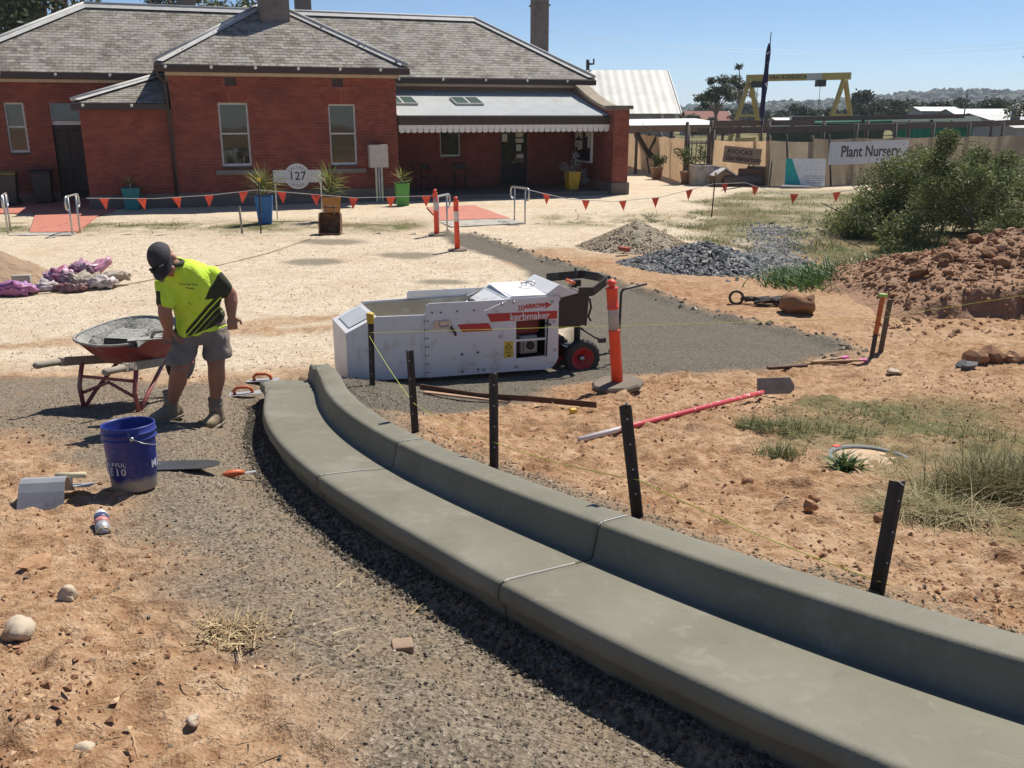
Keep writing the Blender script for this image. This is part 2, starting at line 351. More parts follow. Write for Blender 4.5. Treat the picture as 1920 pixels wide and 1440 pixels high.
def offkerb(x,y):
    d=pdist(x,y,KC,False); left=x<kx(np.clip(y,1.15,8.9)); return np.where(left,d>.5,d>.27)|(y>9)
def wroad(x,y): a,b,c,d=zones(x,y); return np.clip(np.maximum(a*.95,b*.8)+.05,0,1)*offkerb(x,y)
def wdirt(x,y): a,b,c,d=zones(x,y); return np.clip((1-a)*(1-b)*(1-c*.9),0,1)*np.clip(.15+1.5*(fbm(x*1.3+5,y*1.3,3)+.2),0,1)*offkerb(x,y)
scatter('road_gravel',85000,(-4.2,2.6),(1.6,9.8),wroad,(.0025,.0095),M_GREYSTONE,21,'loose grey gravel strewn along the new gutter','gravel',1.7)
scatter('dirt_crumbs',52000,(-4.0,5.5),(1.6,11.5),wdirt,(.004,.019),M_CLOD,31,'loose crumbs of orange dirt on the bare ground','dirt',1.5)
def wverge(x,y): return np.clip(np.exp(-((pdist(x,y,KC,False)-.42)/.16)**2)*(x>kx(np.clip(y,1.15,8.9)))*(y<8.6)+np.exp(-((pdist(x,y,KC,False)-.62)/.1)**2)*(x<kx(np.clip(y,1.15,8.9)))*(y<8.6),0,1)
scatter('kerb_backing_gravel',40000,(-3.2,3.2),(1.6,8.6),wverge,(.004,.012),M_GREYSTONE,51,'dark gravel backing packed against the kerb','gravel',1.2)
def wyard(x,y): a,b,c,d=zones(x,y); return c*(1-b)
scatter('yard_crushed_stone',24000,(-9,6),(9.5,21.5),wyard,(.006,.016),M_PALESTONE,61,'pale crushed stone spread over the yard','gravel',1.1)
def wedge(x,y): return np.exp(-((pdist(x,y,PATH[14:]+PATH[:1],False)-.0)/.16)**2)*(y>9.6)
scatter('path_edge_spoil',9000,(-2.5,5),(9.8,22),wedge,(.012,.06),M_GREYSTONE,71,'dark crumbled spoil along the far edge of the path','spoil',1.2)
# ---- red oxide concrete paths
M_RED=mk('red_oxide_concrete',(.52,.19,.125),.8,(.42,.15,.10),2.5,.6,bmp=.2,bscale=60)
M_CONC=mk('old_concrete',(.45,.42,.36),.9,(.34,.31,.26),4,.6,bmp=.3,bscale=50,dirt=(.25,.21,.16))
for pl,nm in zip(REDP,('path_left','path_centre')):
    b=MB(); b.prism(pl,-.12,.035,'xy'); tag(b.build(nm,M_RED,bevel=.01),kind='structure')
b=MB(); b.prism([(-1.95,24.1),(-.07,24.7),(.36,23.66),(-1.5,22.85)],-.12,.028,'xy'); tag(b.build('path_apron',M_CONC,bevel=.01),kind='structure')
b=MB(); b.prism([(-11.6,21.2),(-10.15,21.25),(-10.25,21.72),(-11.35,21.67)],-.12,.025,'xy'); tag(b.build('path_apron_left',M_CONC,bevel=.01),kind='structure')
# ---------------------------------------------------------------- fresh concrete kerb and gutter
def kerb_mat():
    m,nt,bs=nodes('wet_concrete'); geo=N(nt,'NewGeometry').outputs['Position']
    n1=noise(nt,geo,2.2,5,.6); n2=noise(nt,geo,9,5,.65,dist=.6); n3=noise(nt,geo,160,3)
    c=ramp(nt,n1,[(.3,(.155,.144,.105)),(.5,(.182,.169,.126)),(.7,(.22,.205,.157))])
    n4=noise(nt,geo,28,6,.7); c=mixc(nt,ramp(nt,n4,[(.62,(0,0,0)),(.74,(.45,.45,.45))]),c,(.12,.112,.082)); n5=noise(nt,geo,1.1,4,.6,dist=1.2); c=mixc(nt,ramp(nt,n5,[(.45,(0,0,0)),(.62,(.55,.55,.55))]),c,(.175,.165,.12)); c=mixc(nt,ramp(nt,n2,[(.56,(0,0,0)),(.72,(.5,.5,.5))]),c,(.275,.265,.215)); c=mixc(nt,ramp(nt,n2,[(.28,(.35,.35,.35)),(.42,(0,0,0))]),c,(.125,.12,.088))
    bs.inputs['Specular IOR Level'].default_value=.25; L(nt,c,bs.inputs['Base Color']); L(nt,ramp(nt,n2,[(.3,(.55,.55,.55)),(.7,(.8,.8,.8))]),bs.inputs['Roughness'])
    sx=N(nt,'Mapping'); sx.inputs['Rotation'].default_value=(0,0,R(-52)); sx.inputs['Scale'].default_value=(3,55,10); L(nt,geo,sx.inputs[0])
    st=noise(nt,sx.outputs[0],1,3)
    pit=N(nt,'TexVoronoi'); pit.inputs['Scale'].default_value=42; L(nt,geo,pit.inputs['Vector']); ph=ramp(nt,pit.outputs['Distance'],[(.0,(0,0,0)),(.10,(1,1,1))]); bump(nt,mathn(nt,'ADD',mathn(nt,'ADD',mathn(nt,'MULTIPLY',n3,.25),mathn(nt,'MULTIPLY',ph,.28)),mathn(nt,'ADD',mathn(nt,'MULTIPLY',st,.25),mathn(nt,'MULTIPLY',n2,.5))),.5,.007,bs); return m
M_KERB=kerb_mat()
M_JOINT=mk('joint_white_slurry',(.62,.60,.53),.8)
def ksec(w):
    """profile (offset from face line toward road negative, height above gz0) with rounded arrises"""
    p=[(-w+.04,-.25),(-w+.03,-.06),(-w+.02,.0),(-w+.010,.012),(-w-.010,.022),(-w-.012,.04),(-w-.009,.06),(-w-.007,.074),(-w-.003,.085),(-w+.004,.0925),(-w+.013,.0968),(-w+.023,.0985),(-w+.036,.0988),(-w*.5,.092),(-.12,.084),(-.05,.080),(-.04,.0803),(-.032,.083),(-.026,.09),(-.021,.105),(-.019,.115),(-.004,.178),(-.002,.196),(.001,.211),(.006,.222),(.013,.2295),(.022,.2335),(.031,.2345),(.043,.235),(.12,.236),(.16,.235),(.172,.232),(.182,.225),(.188,.214),(.19,.19),(.195,-.12)]
    return p
def kframe(y):
    x=float(kx(y)); dx=float(kx(y+.01)-kx(y-.01))/.02; t=Vector((dx,1,0)).normalized(); n=Vector((t.y,-t.x,0)) # n points to verge (+x)
    return Vector((x,y,0)),t,n
def kpoint(y,off,h):
    c,t,n=kframe(y); q=c+n*off; z=float(gz0(0,q.y))*.75+float(gz0(0,c.y))*.25
    return Vector((q.x,q.y,z+h))
def kw(y): return .47+.05*max(0,min(1,(4-y)/1.7))
joints=[1.62,2.32,3.40,4.83,6.3]      # y of the tooled joints
joints=[3.42,4.98]
segs=[(1.15,2.30)]+[(2.30,3.42),(3.42,4.98),(4.98,8.55)]
kerb=thing('concrete_kerb','freshly extruded wet grey concrete kerb and gutter curving through the site','kerb',(0,0,0))
for si,(a,b_) in enumerate([(1.15,3.42),(3.42,4.98),(4.98,8.55)]):
    n=int((b_-a)/.035); yy=np.linspace(a+.003,b_-.003,n); V=[];F=[]
    prof0=ksec(.45); k=len(prof0)
    for i,y in enumerate(yy):
        pr_=ksec(kw(y)); wob=.5*float(fbm(np.array([y*3.]),np.array([1.3]),3)[0])
        rough=1 if y>7.4 else 0
        pin=.0*(1 if (i==0 or i==n-1) else 0)
        J=np.arange(k,dtype=float); e1=.012*fbm(np.full(k,y*9.),J*.7,3); e2=.03*fbm(np.full(k,y*16.),J*.9,3)*min(1,max(0,y-7.2)); e3=.009*fbm(np.full(k,y*7.),J*2.,3)
        for j,(o_,h_) in enumerate(pr_):
            e=(.004*wob if 6<j<33 else float(e1[j]))+float(e2[j])
            if j<6: o_+=float(e3[j])
            V.append(kpoint(y,o_,h_+e-pin))
    for i in range(n-1):
        for j in range(k-1): F.append((i*k+j,i*k+j+1,(i+1)*k+j+1,(i+1)*k+j))
    F.append(tuple(range(k))); F.append(tuple(reversed(range((n-1)*k,n*k))))
    b=MB(); b.smooth=True; b.add(V,F); b.sm[-1]=b.sm[-2]=False; b.build('kerb_section',M_KERB,kerb)
for y in joints:
    b=MB(); w=kw(y)
    pts=[kpoint(y+random.uniform(-.003,.003),o_,h_+.003) for o_,h_ in ksec(w)[10:15]]; b.tube(pts,.004,5)
    b.tube([kpoint(y+random.uniform(-.002,.002),o_,h_+.003) for o_,h_ in ksec(w)[24:31]],.0035,5); b.build('joint_line',M_JOINT,kerb)
# bedding spill under the gutter lip
def spill(name,off0,off1,ya,yb,mat,seed,hh,sc,lab):
    r=np.random.default_rng(seed); n=int((yb-ya)*700); P=[];S=[]
    for _ in range(n):
        y=r.uniform(ya,yb); o_=r.uniform(off0,off1); q=kpoint(y,o_,0); P.append((q.x,q.y,TZ(q.x,q.y)+r.uniform(0,hh))); S.append(sc*r.uniform(.4,1.3))
    V,F,rn=blobs(np.array(P),np.array(S),seed,'oct',.7)
    o=link(name,npmesh(name,V,F,mat,attr={'rnd':('FACE',rn)}),kerb); o['kind']='stuff'
M_SPILL=stone_mat('concrete_crumbs',[(0,(.06,.052,.042)),(.5,(.11,.097,.075)),(1,(.19,.165,.125))])
spill('bedding_crumbs',-.64,-.47,1.4,8.5,M_SPILL,91,.012,.010,'')
# ---------------------------------------------------------------- brick station building (local frame u along front, v into depth)
BTH=R(20.5); BO=Vector((-9.95,27.95,0))
bld=thing('station_building','long red brick station building with hipped slate roof and verandah','building',BO,BTH)
def bw(u,v,z=0):
    return BO+Vector((u*math.cos(BTH)-v*math.sin(BTH),u*math.sin(BTH)+v*math.cos(BTH),z))
def rnd_mat(name,stops,rough,attr='rnd',nscale=25,dark=None,bscale=60,bstr=.4,spec=.2,big=None):
    m,nt,bs=nodes(name); bs.inputs['Roughness'].default_value=rough; bs.inputs['Specular IOR Level'].default_value=spec
    a=N(nt,'Attribute',attribute_name=attr).outputs['Fac']; oi=N(nt,'ObjectInfo').outputs['Random']
    f_=mathn(nt,'FRACT',mathn(nt,'ADD',a,oi)); c=ramp(nt,f_,stops); geo=N(nt,'NewGeometry').outputs['Position']
    if dark: c=mixc(nt,ramp(nt,noise(nt,geo,nscale,5,.65),[(.45,(0,0,0)),(.68,(.8,.8,.8))]),c,dark)
    if big: c=mixc(nt,ramp(nt,noise(nt,geo,big[0],4,.6),[(.46,(0,0,0)),(.66,(.75,.75,.75))]),c,big[1])
    L(nt,c,bs.inputs['Base Color'])
    if bstr: bump(nt,noise(nt,geo,bscale,4),bstr,.006,bs)
    return m
M_BRICK=rnd_mat('red_brick',[(0,(.21,.055,.038)),(.35,(.265,.072,.048)),(.7,(.31,.09,.06)),(1,(.235,.06,.042))],.85,dark=(.155,.046,.034),nscale=1.2)
M_MORTAR=mk('lime_mortar',(.30,.19,.14),.95,(.22,.135,.10),5,.6)
M_SLATE=rnd_mat('lichened_slate',[(0,(.15,.132,.11)),(.3,(.22,.195,.16)),(.6,(.28,.25,.205)),(.85,(.345,.315,.27)),(1,(.19,.178,.165))],.8,dark=(.085,.072,.052),nscale=7,bscale=25,bstr=.5,big=(1.6,(.34,.315,.27)))
M_SLATE_PALE=mk('bare_pale_slate',(.42,.37,.26),.8,(.34,.33,.32),5,.6)
M_SLATE_NEW=mk('grey_new_slate',(.27,.285,.30),.7,(.22,.235,.25),6,.5)
M_LEAD=mk('lead_capping',(.50,.49,.46),.7,(.36,.35,.33),3,.7,bmp=.2,bscale=15)
M_DKPAINT=mk('dark_brown_paint',(.055,.032,.026),.55,(.04,.025,.02),5,.5)
M_CREAM=mk('cream_paint',(.55,.44,.33),.7,(.45,.35,.26),4,.5)
M_WHITEP=mk('white_paint',(.74,.72,.68),.6,(.6,.58,.54),5,.5,bmp=.1)
M_GREYP=mk('grey_white_timber',(.60,.58,.56),.6,(.5,.48,.47),5,.4)
M_PLINTH=mk('bluestone_plinth',(.19,.15,.125),.9,(.13,.105,.09),3,.6,bmp=.4,bscale=20)
M_SILL=mk('stone_sill',(.25,.215,.18),.9,(.18,.155,.13),4,.6,bmp=.3)
M_RENDER=mk('chimney_render',(.235,.20,.175),.92,(.16,.135,.12),1.6,.8,bmp=.5,bscale=14,dirt=(.11,.095,.09),dscale=1.3)
def glass_mat(name,tint,rough=.03):
    m,nt,bs=nodes(name); bs.inputs['Base Color'].default_value=(*tint,1); bs.inputs['Roughness'].default_value=rough; bs.inputs['Specular IOR Level'].default_value=.8; bs.inputs['IOR'].default_value=1.52
    geo=N(nt,'NewGeometry').outputs['Position']; bump(nt,noise(nt,geo,1.5,2),.06,.02,bs); return m
M_GLASS=glass_mat('window_glass',(.035,.035,.03)); M_BLUEGLASS=glass_mat('fanlight_glass',(.03,.045,.075),.1)
M_IRON=mk('corrugated_iron',(.56,.57,.55),.5,(.47,.48,.46),2,.6,metal=.1,dirt=(.42,.37,.31),dscale=1.1,damt=.2)
M_DKDOOR=mk('dark_door_timber_and_interior',(.035,.022,.018),.6,(.025,.017,.014),6,.5)
CW,CH=.235,.0855        # brick module
def brick_wall(part,plane_v,u0,u1,z0,z1,openings,indiv=0,axis='u',sign=-1,proud=.012,name='brick'):
    """bricks on a wall face; axis 'u': face at v=plane_v looking sign*v; axis 'v': face at u=plane_v"""
    P=[];S=[]
    nr=int((z1-z0)/CH); 
    for r_ in range(nr):
        z=z0+(r_+.5)*CH; off=(r_%2)*CW/2; a=u0-off
        while a<u1:
            x0,x1=max(a,u0),min(a+CW,u1); a+=CW
            spans=[(x0,x1)]
            for (ou0,ou1,oz0,oz1) in openings:
                if oz0-.02<z<oz1+.02:
                    ns=[]
                    for s0,s1 in spans:
                        if s1<=ou0 or s0>=ou1: ns.append((s0,s1)); continue
                        if s0<ou0: ns.append((s0,ou0))
                        if s1>ou1: ns.append((ou1,s1))
                    spans=ns
            for s0,s1 in spans:
                if s1-s0>.04: P.append(((s0+s1)/2,z)); S.append(s1-s0-.011)
    P=np.array(P); S=np.array(S); n=len(P); sel=np.zeros(n,bool)
    if indiv:
        full=np.where(np.abs(S-(CW-.011))<.002)[0]; c=((u0+u1)/2+.1,z0+(z1-z0)*.42)
        d=np.hypot(P[full,0]-c[0],(P[full,1]-c[1])*1.0); sel[full[np.argsort(d)[:indiv]]]=True
        me=MB().box((0,0,0),(CW-.011,.03,CH-.011)).mesh('brick',M_BRICK)
        for i in np.where(sel)[0]:
            o=link(name,me,part,((P[i,0],plane_v+sign*(proud-.015)+random.uniform(-.002,.002),P[i,1]) if axis=='u' else (plane_v+sign*(proud-.015),P[i,0],P[i,1])))
    k=~sel; P2,S2=P[k],S[k]; m=len(P2)
    hx=S2/2; hz=np.full(m,(CH-.011)/2); f0=np.full(m,proud)+rng.uniform(-.002,.002,m)
    q=[]
    for dy in (0,1):
        for (i,j) in ((-1,-1),(1,-1),(1,1),(-1,1)):
            t=plane_v+sign*(f0 if dy else -.004)
            t=t if hasattr(t,'__len__') else np.full(m,t)
            q.append(np.stack([P2[:,0]+i*hx,t,P2[:,1]+j*hz],-1) if axis=='u' else np.stack([t,P2[:,0]+i*hx,P2[:,1]+j*hz],-1))
    V=np.stack(q,1).reshape(-1,3); bf=np.array([(4,5,6,7),(0,4,7,3),(1,2,6,5),(0,1,5,4),(3,7,6,2)])
    F=(bf[None]+(np.arange(m)*8)[:,None,None]).reshape(-1,4)
    o=link('brickwork',npmesh('brickwork',V,F,M_BRICK,attr={'rnd':('FACE',np.repeat(rng.random(m),5))}),part); o['kind']='stuff'
def wallpiece(name,u0,u1,v0,v1,z0,z1,mat=None,parent=bld): 
    return MB().bx(u0,u1,v0,v1,z0,z1).build(name,mat or M_MORTAR,parent)
def window(u0,u1,z0,z1,v,parent,inset=.1,sill=True,arch=True,mid=.52,frame=M_GREYP):
    w=MB().bx(u0,u1,v+inset+.03,v+inset+.05,z0,z1).build('window',M_GLASS,parent); t=.055
    b=MB()
    b.bx(u0,u0+t,v+inset-.02,v+inset+.028,z0,z1); b.bx(u1-t,u1,v+inset-.02,v+inset+.028,z0,z1); b.bx(u0+t,u1-t,v+inset-.02,v+inset+.028,z1-t,z1); b.bx(u0+t,u1-t,v+inset-.02,v+inset+.028,z0,z0+t*1.5)
    zm=z0+(z1-z0)*mid; b.bx(u0+t,u1-t,v+inset-.012,v+inset+.027,zm-.025,zm+.025)
    b.build('frame',frame,w,bevel=.006)
    if sill: MB().bx(u0-.22,u1+.25,v-.09,v+.06,z0-.24,z0-.1).build('sill',M_SILL,w,bevel=.012)
    MB().bx(u0-.02,u1+.02,v-.0,v+inset+.03,z0-.1,z0-.0).build('sub_sill',M_DKPAINT,w)
    if arch:
        n=13; uc=(u0+u1)/2
        me=None
        for i in range(n):
            f_=(i-(n-1)/2)/((n-1)/2); b=MB(); b.prism([(-.031,0),(.031,0),(.042,.30),(-.042,.30)],-.02,.012)
            o=link('arch_brick',b.mesh('arch_brick',M_BRICK),w,(uc+f_*(u1-u0+.12)/2,v-.002,z1+.015),(0,f_*.62,0))
    return w
# ---- front bay
B_OP=[(1.31,2.17,1.15,3.02),(4.57,5.41,1.15,3.0),(1.56,1.9,3.5,3.74),(4.72,5.06,3.5,3.74)]
def cutwall(name,u0,u1,v0,v1,z0,z1,ops,mat=M_MORTAR):
    """wall box split round its openings"""
    us=sorted({u0,u1}|{x for o in ops for x in o[:2]}); b=MB()
    for a,c in zip(us[:-1],us[1:]):
        if c-a<1e-4: continue
        zz=sorted([(o[2],o[3]) for o in ops if o[0]<=a+1e-6 and o[1]>=c-1e-6]); z=z0
        for p_,q_ in zz:
            if p_>z: b.bx(a,c,v0,v1,z,p_)
            z=q_
        if z<z1: b.bx(a,c,v0,v1,z,z1)
    return b.build(name,mat,bld)
bay=cutwall('bay_wall',0,6.72,0,.35,.42,3.82,B_OP)
brick_wall(bay,0,0,6.72,.42,3.8,B_OP,300)
wallpiece('side_wall',0,.35,.352,3.2,.42,3.82); wallpiece('side_wall',6.37,6.72,.352,3.2,.42,3.82)
wallpiece('plinth',-.04,6.76,-.05,.35,-.1,.42,M_PLINTH)
w1=window(1.31,2.17,1.17,3.02,0,bld); w2=window(4.57,5.41,1.15,3.0,0,bld)
for (a,c) in ((1.56,1.9),(4.72,5.06)): MB().bx(a,c,.05,.09,3.5,3.74).build('air_vent',M_DKPAINT,bld)
# dark sheets standing in for the unlit rooms behind the panes
for a,c,z0,z1 in ((1.2,2.3,1.,3.2),(4.45,5.5,1.,3.2)): MB().bx(a,c,.36,.37,z0,z1).build('dark_room_sheet',M_DKDOOR,bld)
# ---- left lean-to annexe
A_OP=[]
an=wallpiece('annexe_wall',-2.46,-.002,.12,3.2,.42,2.84); brick_wall(an,.12,-2.46,-.1,.42,2.82,[])
brick_wall(an,-2.46,.14,3.2,.42,2.82,[],axis='v')
wallpiece('plinth',-2.5,-.045,.07,3.2,-.1,.42,M_PLINTH)
# ---- main wall
MV=3.2
M_OP=[(-4.77,-4.22,1.54,3.04),(-3.5,-2.55,.12,3.05),(9.05,9.83,1.21,2.95),(6.9,7.42,1.21,2.95),(11.38,12.44,.14,2.7)]
mw=cutwall('main_wall',-6.3,14.2,MV,MV+.35,.0,3.72,M_OP)
brick_wall(mw,MV,-6.3,-.0,.3,3.7,M_OP); brick_wall(mw,MV,6.72,14.2,.14,3.4,M_OP)
window(-4.77,-4.22,1.54,3.04,MV,bld,arch=False,sill=False); window(9.05,9.83,1.21,2.95,MV,bld,arch=False,sill=False,mid=.98); window(6.9,7.42,1.21,2.95,MV,bld,arch=False,sill=False,mid=.98)
wallpiece('end_wall',-6.3,-5.95,MV+.352,10.2,0,3.72); wallpiece('end_wall',14.15,14.5,MV+.352,10.2,0,3.72); wallpiece('rear_wall',-5.95,14.15,9.85,10.2,0,3.72)
MB().bx(-5.9,14.1,3.62,3.64,.1,3.6).build('inner_lining',M_DKDOOR,bld)
# a pale curtain behind the small left window
M_CURT=mk('net_curtain',(.42,.40,.36),.9,(.25,.23,.21),3,.7)
MB().bx(-4.74,-4.25,MV+.2,MV+.21,1.56,2.75).build('curtain',M_CURT,bld)
d=MB().bx(-3.48,-2.57,MV+.12,MV+.17,.14,2.36).build('door',M_DKDOOR,bld)
for z0,z1 in ((.3,1.05),(1.2,2.2)):
    for a,c in ((-3.4,-3.08),(-2.98,-2.66)): MB().bx(a,c,MV+.1,MV+.125,z0,z1).build('door_panel',M_DKDOOR,d,bevel=.02)
MB().bx(-3.47,-2.58,MV+.12,MV+.14,2.5,3.03).build('fanlight',M_BLUEGLASS,bld)
b=MB(); b.bx(-3.5,-2.55,MV+.06,MV+.16,2.37,2.49); b.bx(-3.5,-3.46,MV+.06,MV+.16,2.49,3.05); b.bx(-2.59,-2.55,MV+.06,MV+.16,2.49,3.05); b.build('transom',M_GREYP,bld)
# verandah door, half glazed, with notices
d=MB().bx(11.4,12.42,MV+.12,MV+.17,.16,2.68).build('entrance_door',M_DKDOOR,bld)
for a,c in ((11.47,11.86),(11.96,12.35)): MB().bx(a,c,MV+.1,MV+.125,.95,2.3).build('door_pane',M_GLASS,d)
M_PAPER=mk('paper',(.72,.70,.62),.8,(.6,.58,.52),20,.4)
for a,c,z0,z1 in ((11.46,11.66,1.72,2.0),(12.0,12.28,1.88,2.06),(12.02,12.22,1.38,1.62),(12.04,12.30,1.12,1.27),(12.0,12.3,1.68,1.83)): MB().bx(a,c,MV+.088,MV+.098,z0,z1).build('notice',M_PAPER,d)
MB().bx(11.88,11.94,MV+.06,MV+.12,.95,1.02).build('door_handle',M_LEAD,d)
MB().bx(11.3,12.5,MV-.25,MV+.1,.02,.13).build('door_step',M_SILL,bld)
# ---- roofs
def roof_plane(name,A,B_,C,D=None,slates=True,indiv=0,sw=.245,se=.185,mat=None):
    """eave A->B, ridge D->C (or apex C)"""
    A,B_,C=Vector(A),Vector(B_),Vector(C); D=Vector(D) if D else None
    pts=[A,B_,C]+([D] if D else []); part=MB().add(pts,[tuple(range(len(pts)))]).build(name,mat or M_SLATE,bld)
    if not slates: return part
    s=(B_-A).normalized(); n=s.cross((C-A)).normalized()
    if n.z<0: n=-n
    t=n.cross(s); 
    if t.z<0: t=-t
    poly=[((p-A).dot(s),(p-A).dot(t)) for p in pts]; H_=max(p[1] for p in poly); xs_=[p[0] for p in poly]
    P=[]
    for r_ in range(int(H_/se)+1):
        y=(r_+.5)*se
        x=min(xs_)-(r_%2)*sw/2
        while x<max(xs_): P.append((x+sw/2,y)); x+=sw
    P=np.array(P); ins=inpoly(P[:,0],P[:,1],poly)|(inpoly(P[:,0]+sw*.4,P[:,1],poly)&inpoly(P[:,0]-sw*.4,P[:,1],poly)); P=P[ins]
    c=np.array([np.mean([p[0] for p in poly]),H_*.3]); order=np.argsort(np.hypot(*(P-c).T)); sel=np.zeros(len(P),bool); sel[order[:indiv]]=True
    M_=Matrix((s,t,n)).transposed()
    tilt=Euler((-.045,0,0)).to_matrix()
    if indiv:
        me=MB().box((0,0,0),(sw-.008,se*1.35,.010)).mesh('slate',M_SLATE)
        for x,y in P[sel]:
            o=link('slate',me,part,A+s*x+t*(y-.01)+n*(.014+random.uniform(0,.004)),(M_@tilt@Euler((0,0,random.uniform(-.012,.012))).to_matrix()).to_euler())
    Q=P[~sel]; m=len(Q); ln=np.array(s),np.array(t),np.array(n); V=[]
    j=rng.uniform(-.004,.004,m)
    corners=[(-1,-.52,.013),(1,-.52,.013),(1,.8,.006),(-1,.8,.006),(-1,-.52,.0),(1,-.52,.0)]
    for cx,cy,cz in corners: V.append(np.array(A)+np.outer(Q[:,0]+cx*(sw/2-.004),ln[0])+np.outer(Q[:,1]+cy*se+j,ln[1])+np.outer(np.full(m,cz)+(j*.5+.003 if cz>.01 else 0),ln[2]))
    V=np.stack(V,1).reshape(-1,3); F=(np.array([(0,1,2,3),(4,5,1,0)])[None]+(np.arange(m)*6)[:,None,None]).reshape(-1,4)
    mi=np.zeros(m,int); mats=[M_SLATE,M_SLATE_PALE,M_SLATE_NEW]
    return part,V,F,Q,m,mats
def finish_slates(res,rule=None):
    part,V,F,Q,m,mats=res; mi=np.zeros(m,int)
    if rule is not None: mi=rule(Q)
    o=link('slating',npmesh('slating',V,F,None,attr={'rnd':('FACE',np.repeat(rng.random(m),2))},mats=mats,mi=np.repeat(mi,2)),part); o['kind']='stuff'
EV=2.78; RZ=6.2; RV=6.7; EZ=3.92
def patch_rule(Q):
    mi=np.zeros(len(Q),int); x,y=Q[:,0],Q[:,1]; a=(x>9.2+.25*(4.3-y))&(x<11.6)&(y>2.9); mi[a]=2; mi[a&((x-9.2-.55*(4.2-y))>.2)&((x-9.2-.55*(4.2-y))<1.15)&(rng.random(len(Q))<.62)]=1; return mi
finish_slates(roof_plane('main_roof',(-6.6,EV,EZ),(14.95,EV,EZ),(11.55,RV,RZ),(-2.35,RV,RZ)),patch_rule)
roof_plane('hip_roof',(-6.6,10.6,EZ),(-6.6,EV,EZ),(-2.35,RV,RZ),slates=False); roof_plane('hip_roof',(14.95,EV,EZ),(14.95,10.6,EZ),(11.55,RV,RZ),slates=False); roof_plane('rear_roof',(14.95,10.6,EZ),(-6.6,10.6,EZ),(-2.35,RV,RZ),(11.55,RV,RZ),slates=False)
AP=(3.36,3.36,6.16)
finish_slates(roof_plane('bay_roof',(-.34,-.34,4.06),(7.06,-.34,4.06),AP,indiv=300))
BR=(3.36,6.66,6.17)
finish_slates(roof_plane('bay_roof_side',(-.34,3.0,4.06),(-.34,-.34,4.06),AP,BR)); finish_slates(roof_plane('bay_roof_side',(7.06,-.34,4.06),(7.06,3.0,4.06),BR,AP))
def cap(p,q,w=.17,mat=M_LEAD,name='ridge_cap',h=.33):
    p=Vector(p);q=Vector(q); b=MB(); b.tube([p+Vector((0,0,h*.3)),q+Vector((0,0,h*.3))],.055,8); 
    o=b.build(name,mat,bld); return o
def flash(p,q,du,dv,dz,name='hip_flashing'):
    """lead apron strip along a hip, lying on the roof plane"""
    p=Vector(p);q=Vector(q); d=Vector((du,dv,dz)); MB().add([p+Vector((0,0,.115)),q+Vector((0,0,.115)),q+d+Vector((0,0,.08)),p+d+Vector((0,0,.08))],[(0,1,2,3)]).build(name,M_LEAD,bld)
sl=(6.16-4.06)/3.7; 
cap((-.34,-.34,4.06),AP); cap((7.06,-.34,4.06),AP); flash((-.34,-.34,4.06),AP,.24,0,0); flash((7.06,-.34,4.06),AP,-.24,0,0)
cap((-6.6,EV,EZ),(-2.35,RV,RZ)); cap((14.95,EV,EZ),(11.55,RV,RZ)); cap((-2.35,RV,RZ),(11.55,RV,RZ))
flash((-6.6,EV,EZ),(-2.35,RV,RZ),.3,0,0); flash((14.95,EV,EZ),(11.55,RV,RZ),-.26,0,0); flash((-2.35,RV,RZ),(11.55,RV,RZ),0,-.22,-.22*(RZ-EZ)/(RV-EV))
# annexe roof: rises to the bay wall, hipped at the front
a0=(-2.62,-.05,3.0); 
finish_slates(roof_plane('annexe_roof',a0,(-.05,-.05,3.0),(-.05,2.45,3.85)))
finish_slates(roof_plane('annexe_roof_side',(-2.62,3.15,3.0),a0,(-.05,2.45,3.85),(-.05,3.15,3.85))); cap(a0,(-.05,2.45,3.85)); flash(a0,(-.05,2.45,3.85),.2,0,0)
# eaves gutters, mouldings, brackets, downpipe
def eave(u0,u1,v,z,nb,cream=True):
    g_=MB().bx(u0,u1,v-.09,v+.05,z-.2,z-.01).build('eaves_gutter',M_DKPAINT,bld,bevel=.02)
    for i in range(nb): MB().sphere((u0+(u1-u0)*(i+.25)/nb,v-.1,z-.07),.045,8,5,(1,.5,1)).build('gutter_clip',M_WHITEP,g_)
    if cream: MB().bx(u0+.28,u1-.28,v+.16,v+.33,z-.29,z-.2).build('eaves_moulding',M_CREAM,bld)
    MB().bx(u0+.1,u1-.1,v+.05,v+.36,z-.2,z-.17).build('soffit',M_DKPAINT,bld)
eave(-.36,7.08,-.36,4.06,6); eave(-6.6,-.5,EV,EZ,4); eave(7.1,14.97,EV,EZ,5); eave(-2.66,-.1,-.05,3.0,2,False)
b=MB(); b.tube([(-.3,-.33,3.9),(-.25,-.25,3.72),(-.1,-.09,3.6),(-.09,-.08,3.4),(-.09,-.08,.05)],.045,8); b.build('downpipe',M_DKPAINT,bld)
# chimneys (rendered, with corbelled caps)
def chimney(u,v,w,dp,z0,z1,neck=True):
    b=MB(); b.box((u,v,(z0+z1)/2),(w,dp,z1-z0))
    if neck:
        b.box((u,v,z1-.55),(w+.1,dp+.1,.08)); b.box((u,v,z1-.1),(w+.16,dp+.16,.2)); b.box((u,v,z0+.35),(w+.08,dp+.08,.7))
    b.build('chimney',M_RENDER,bld,bevel=.02)
chimney(3.43,2.55,.92,.7,5.1,7.6,False); chimney(.98,7.6,.62,.6,5.6,7.6,False); chimney(5.12,7.6,.55,.6,5.6,7.6,False); chimney(15.4,9.4,.62,.62,2.0,7.7)
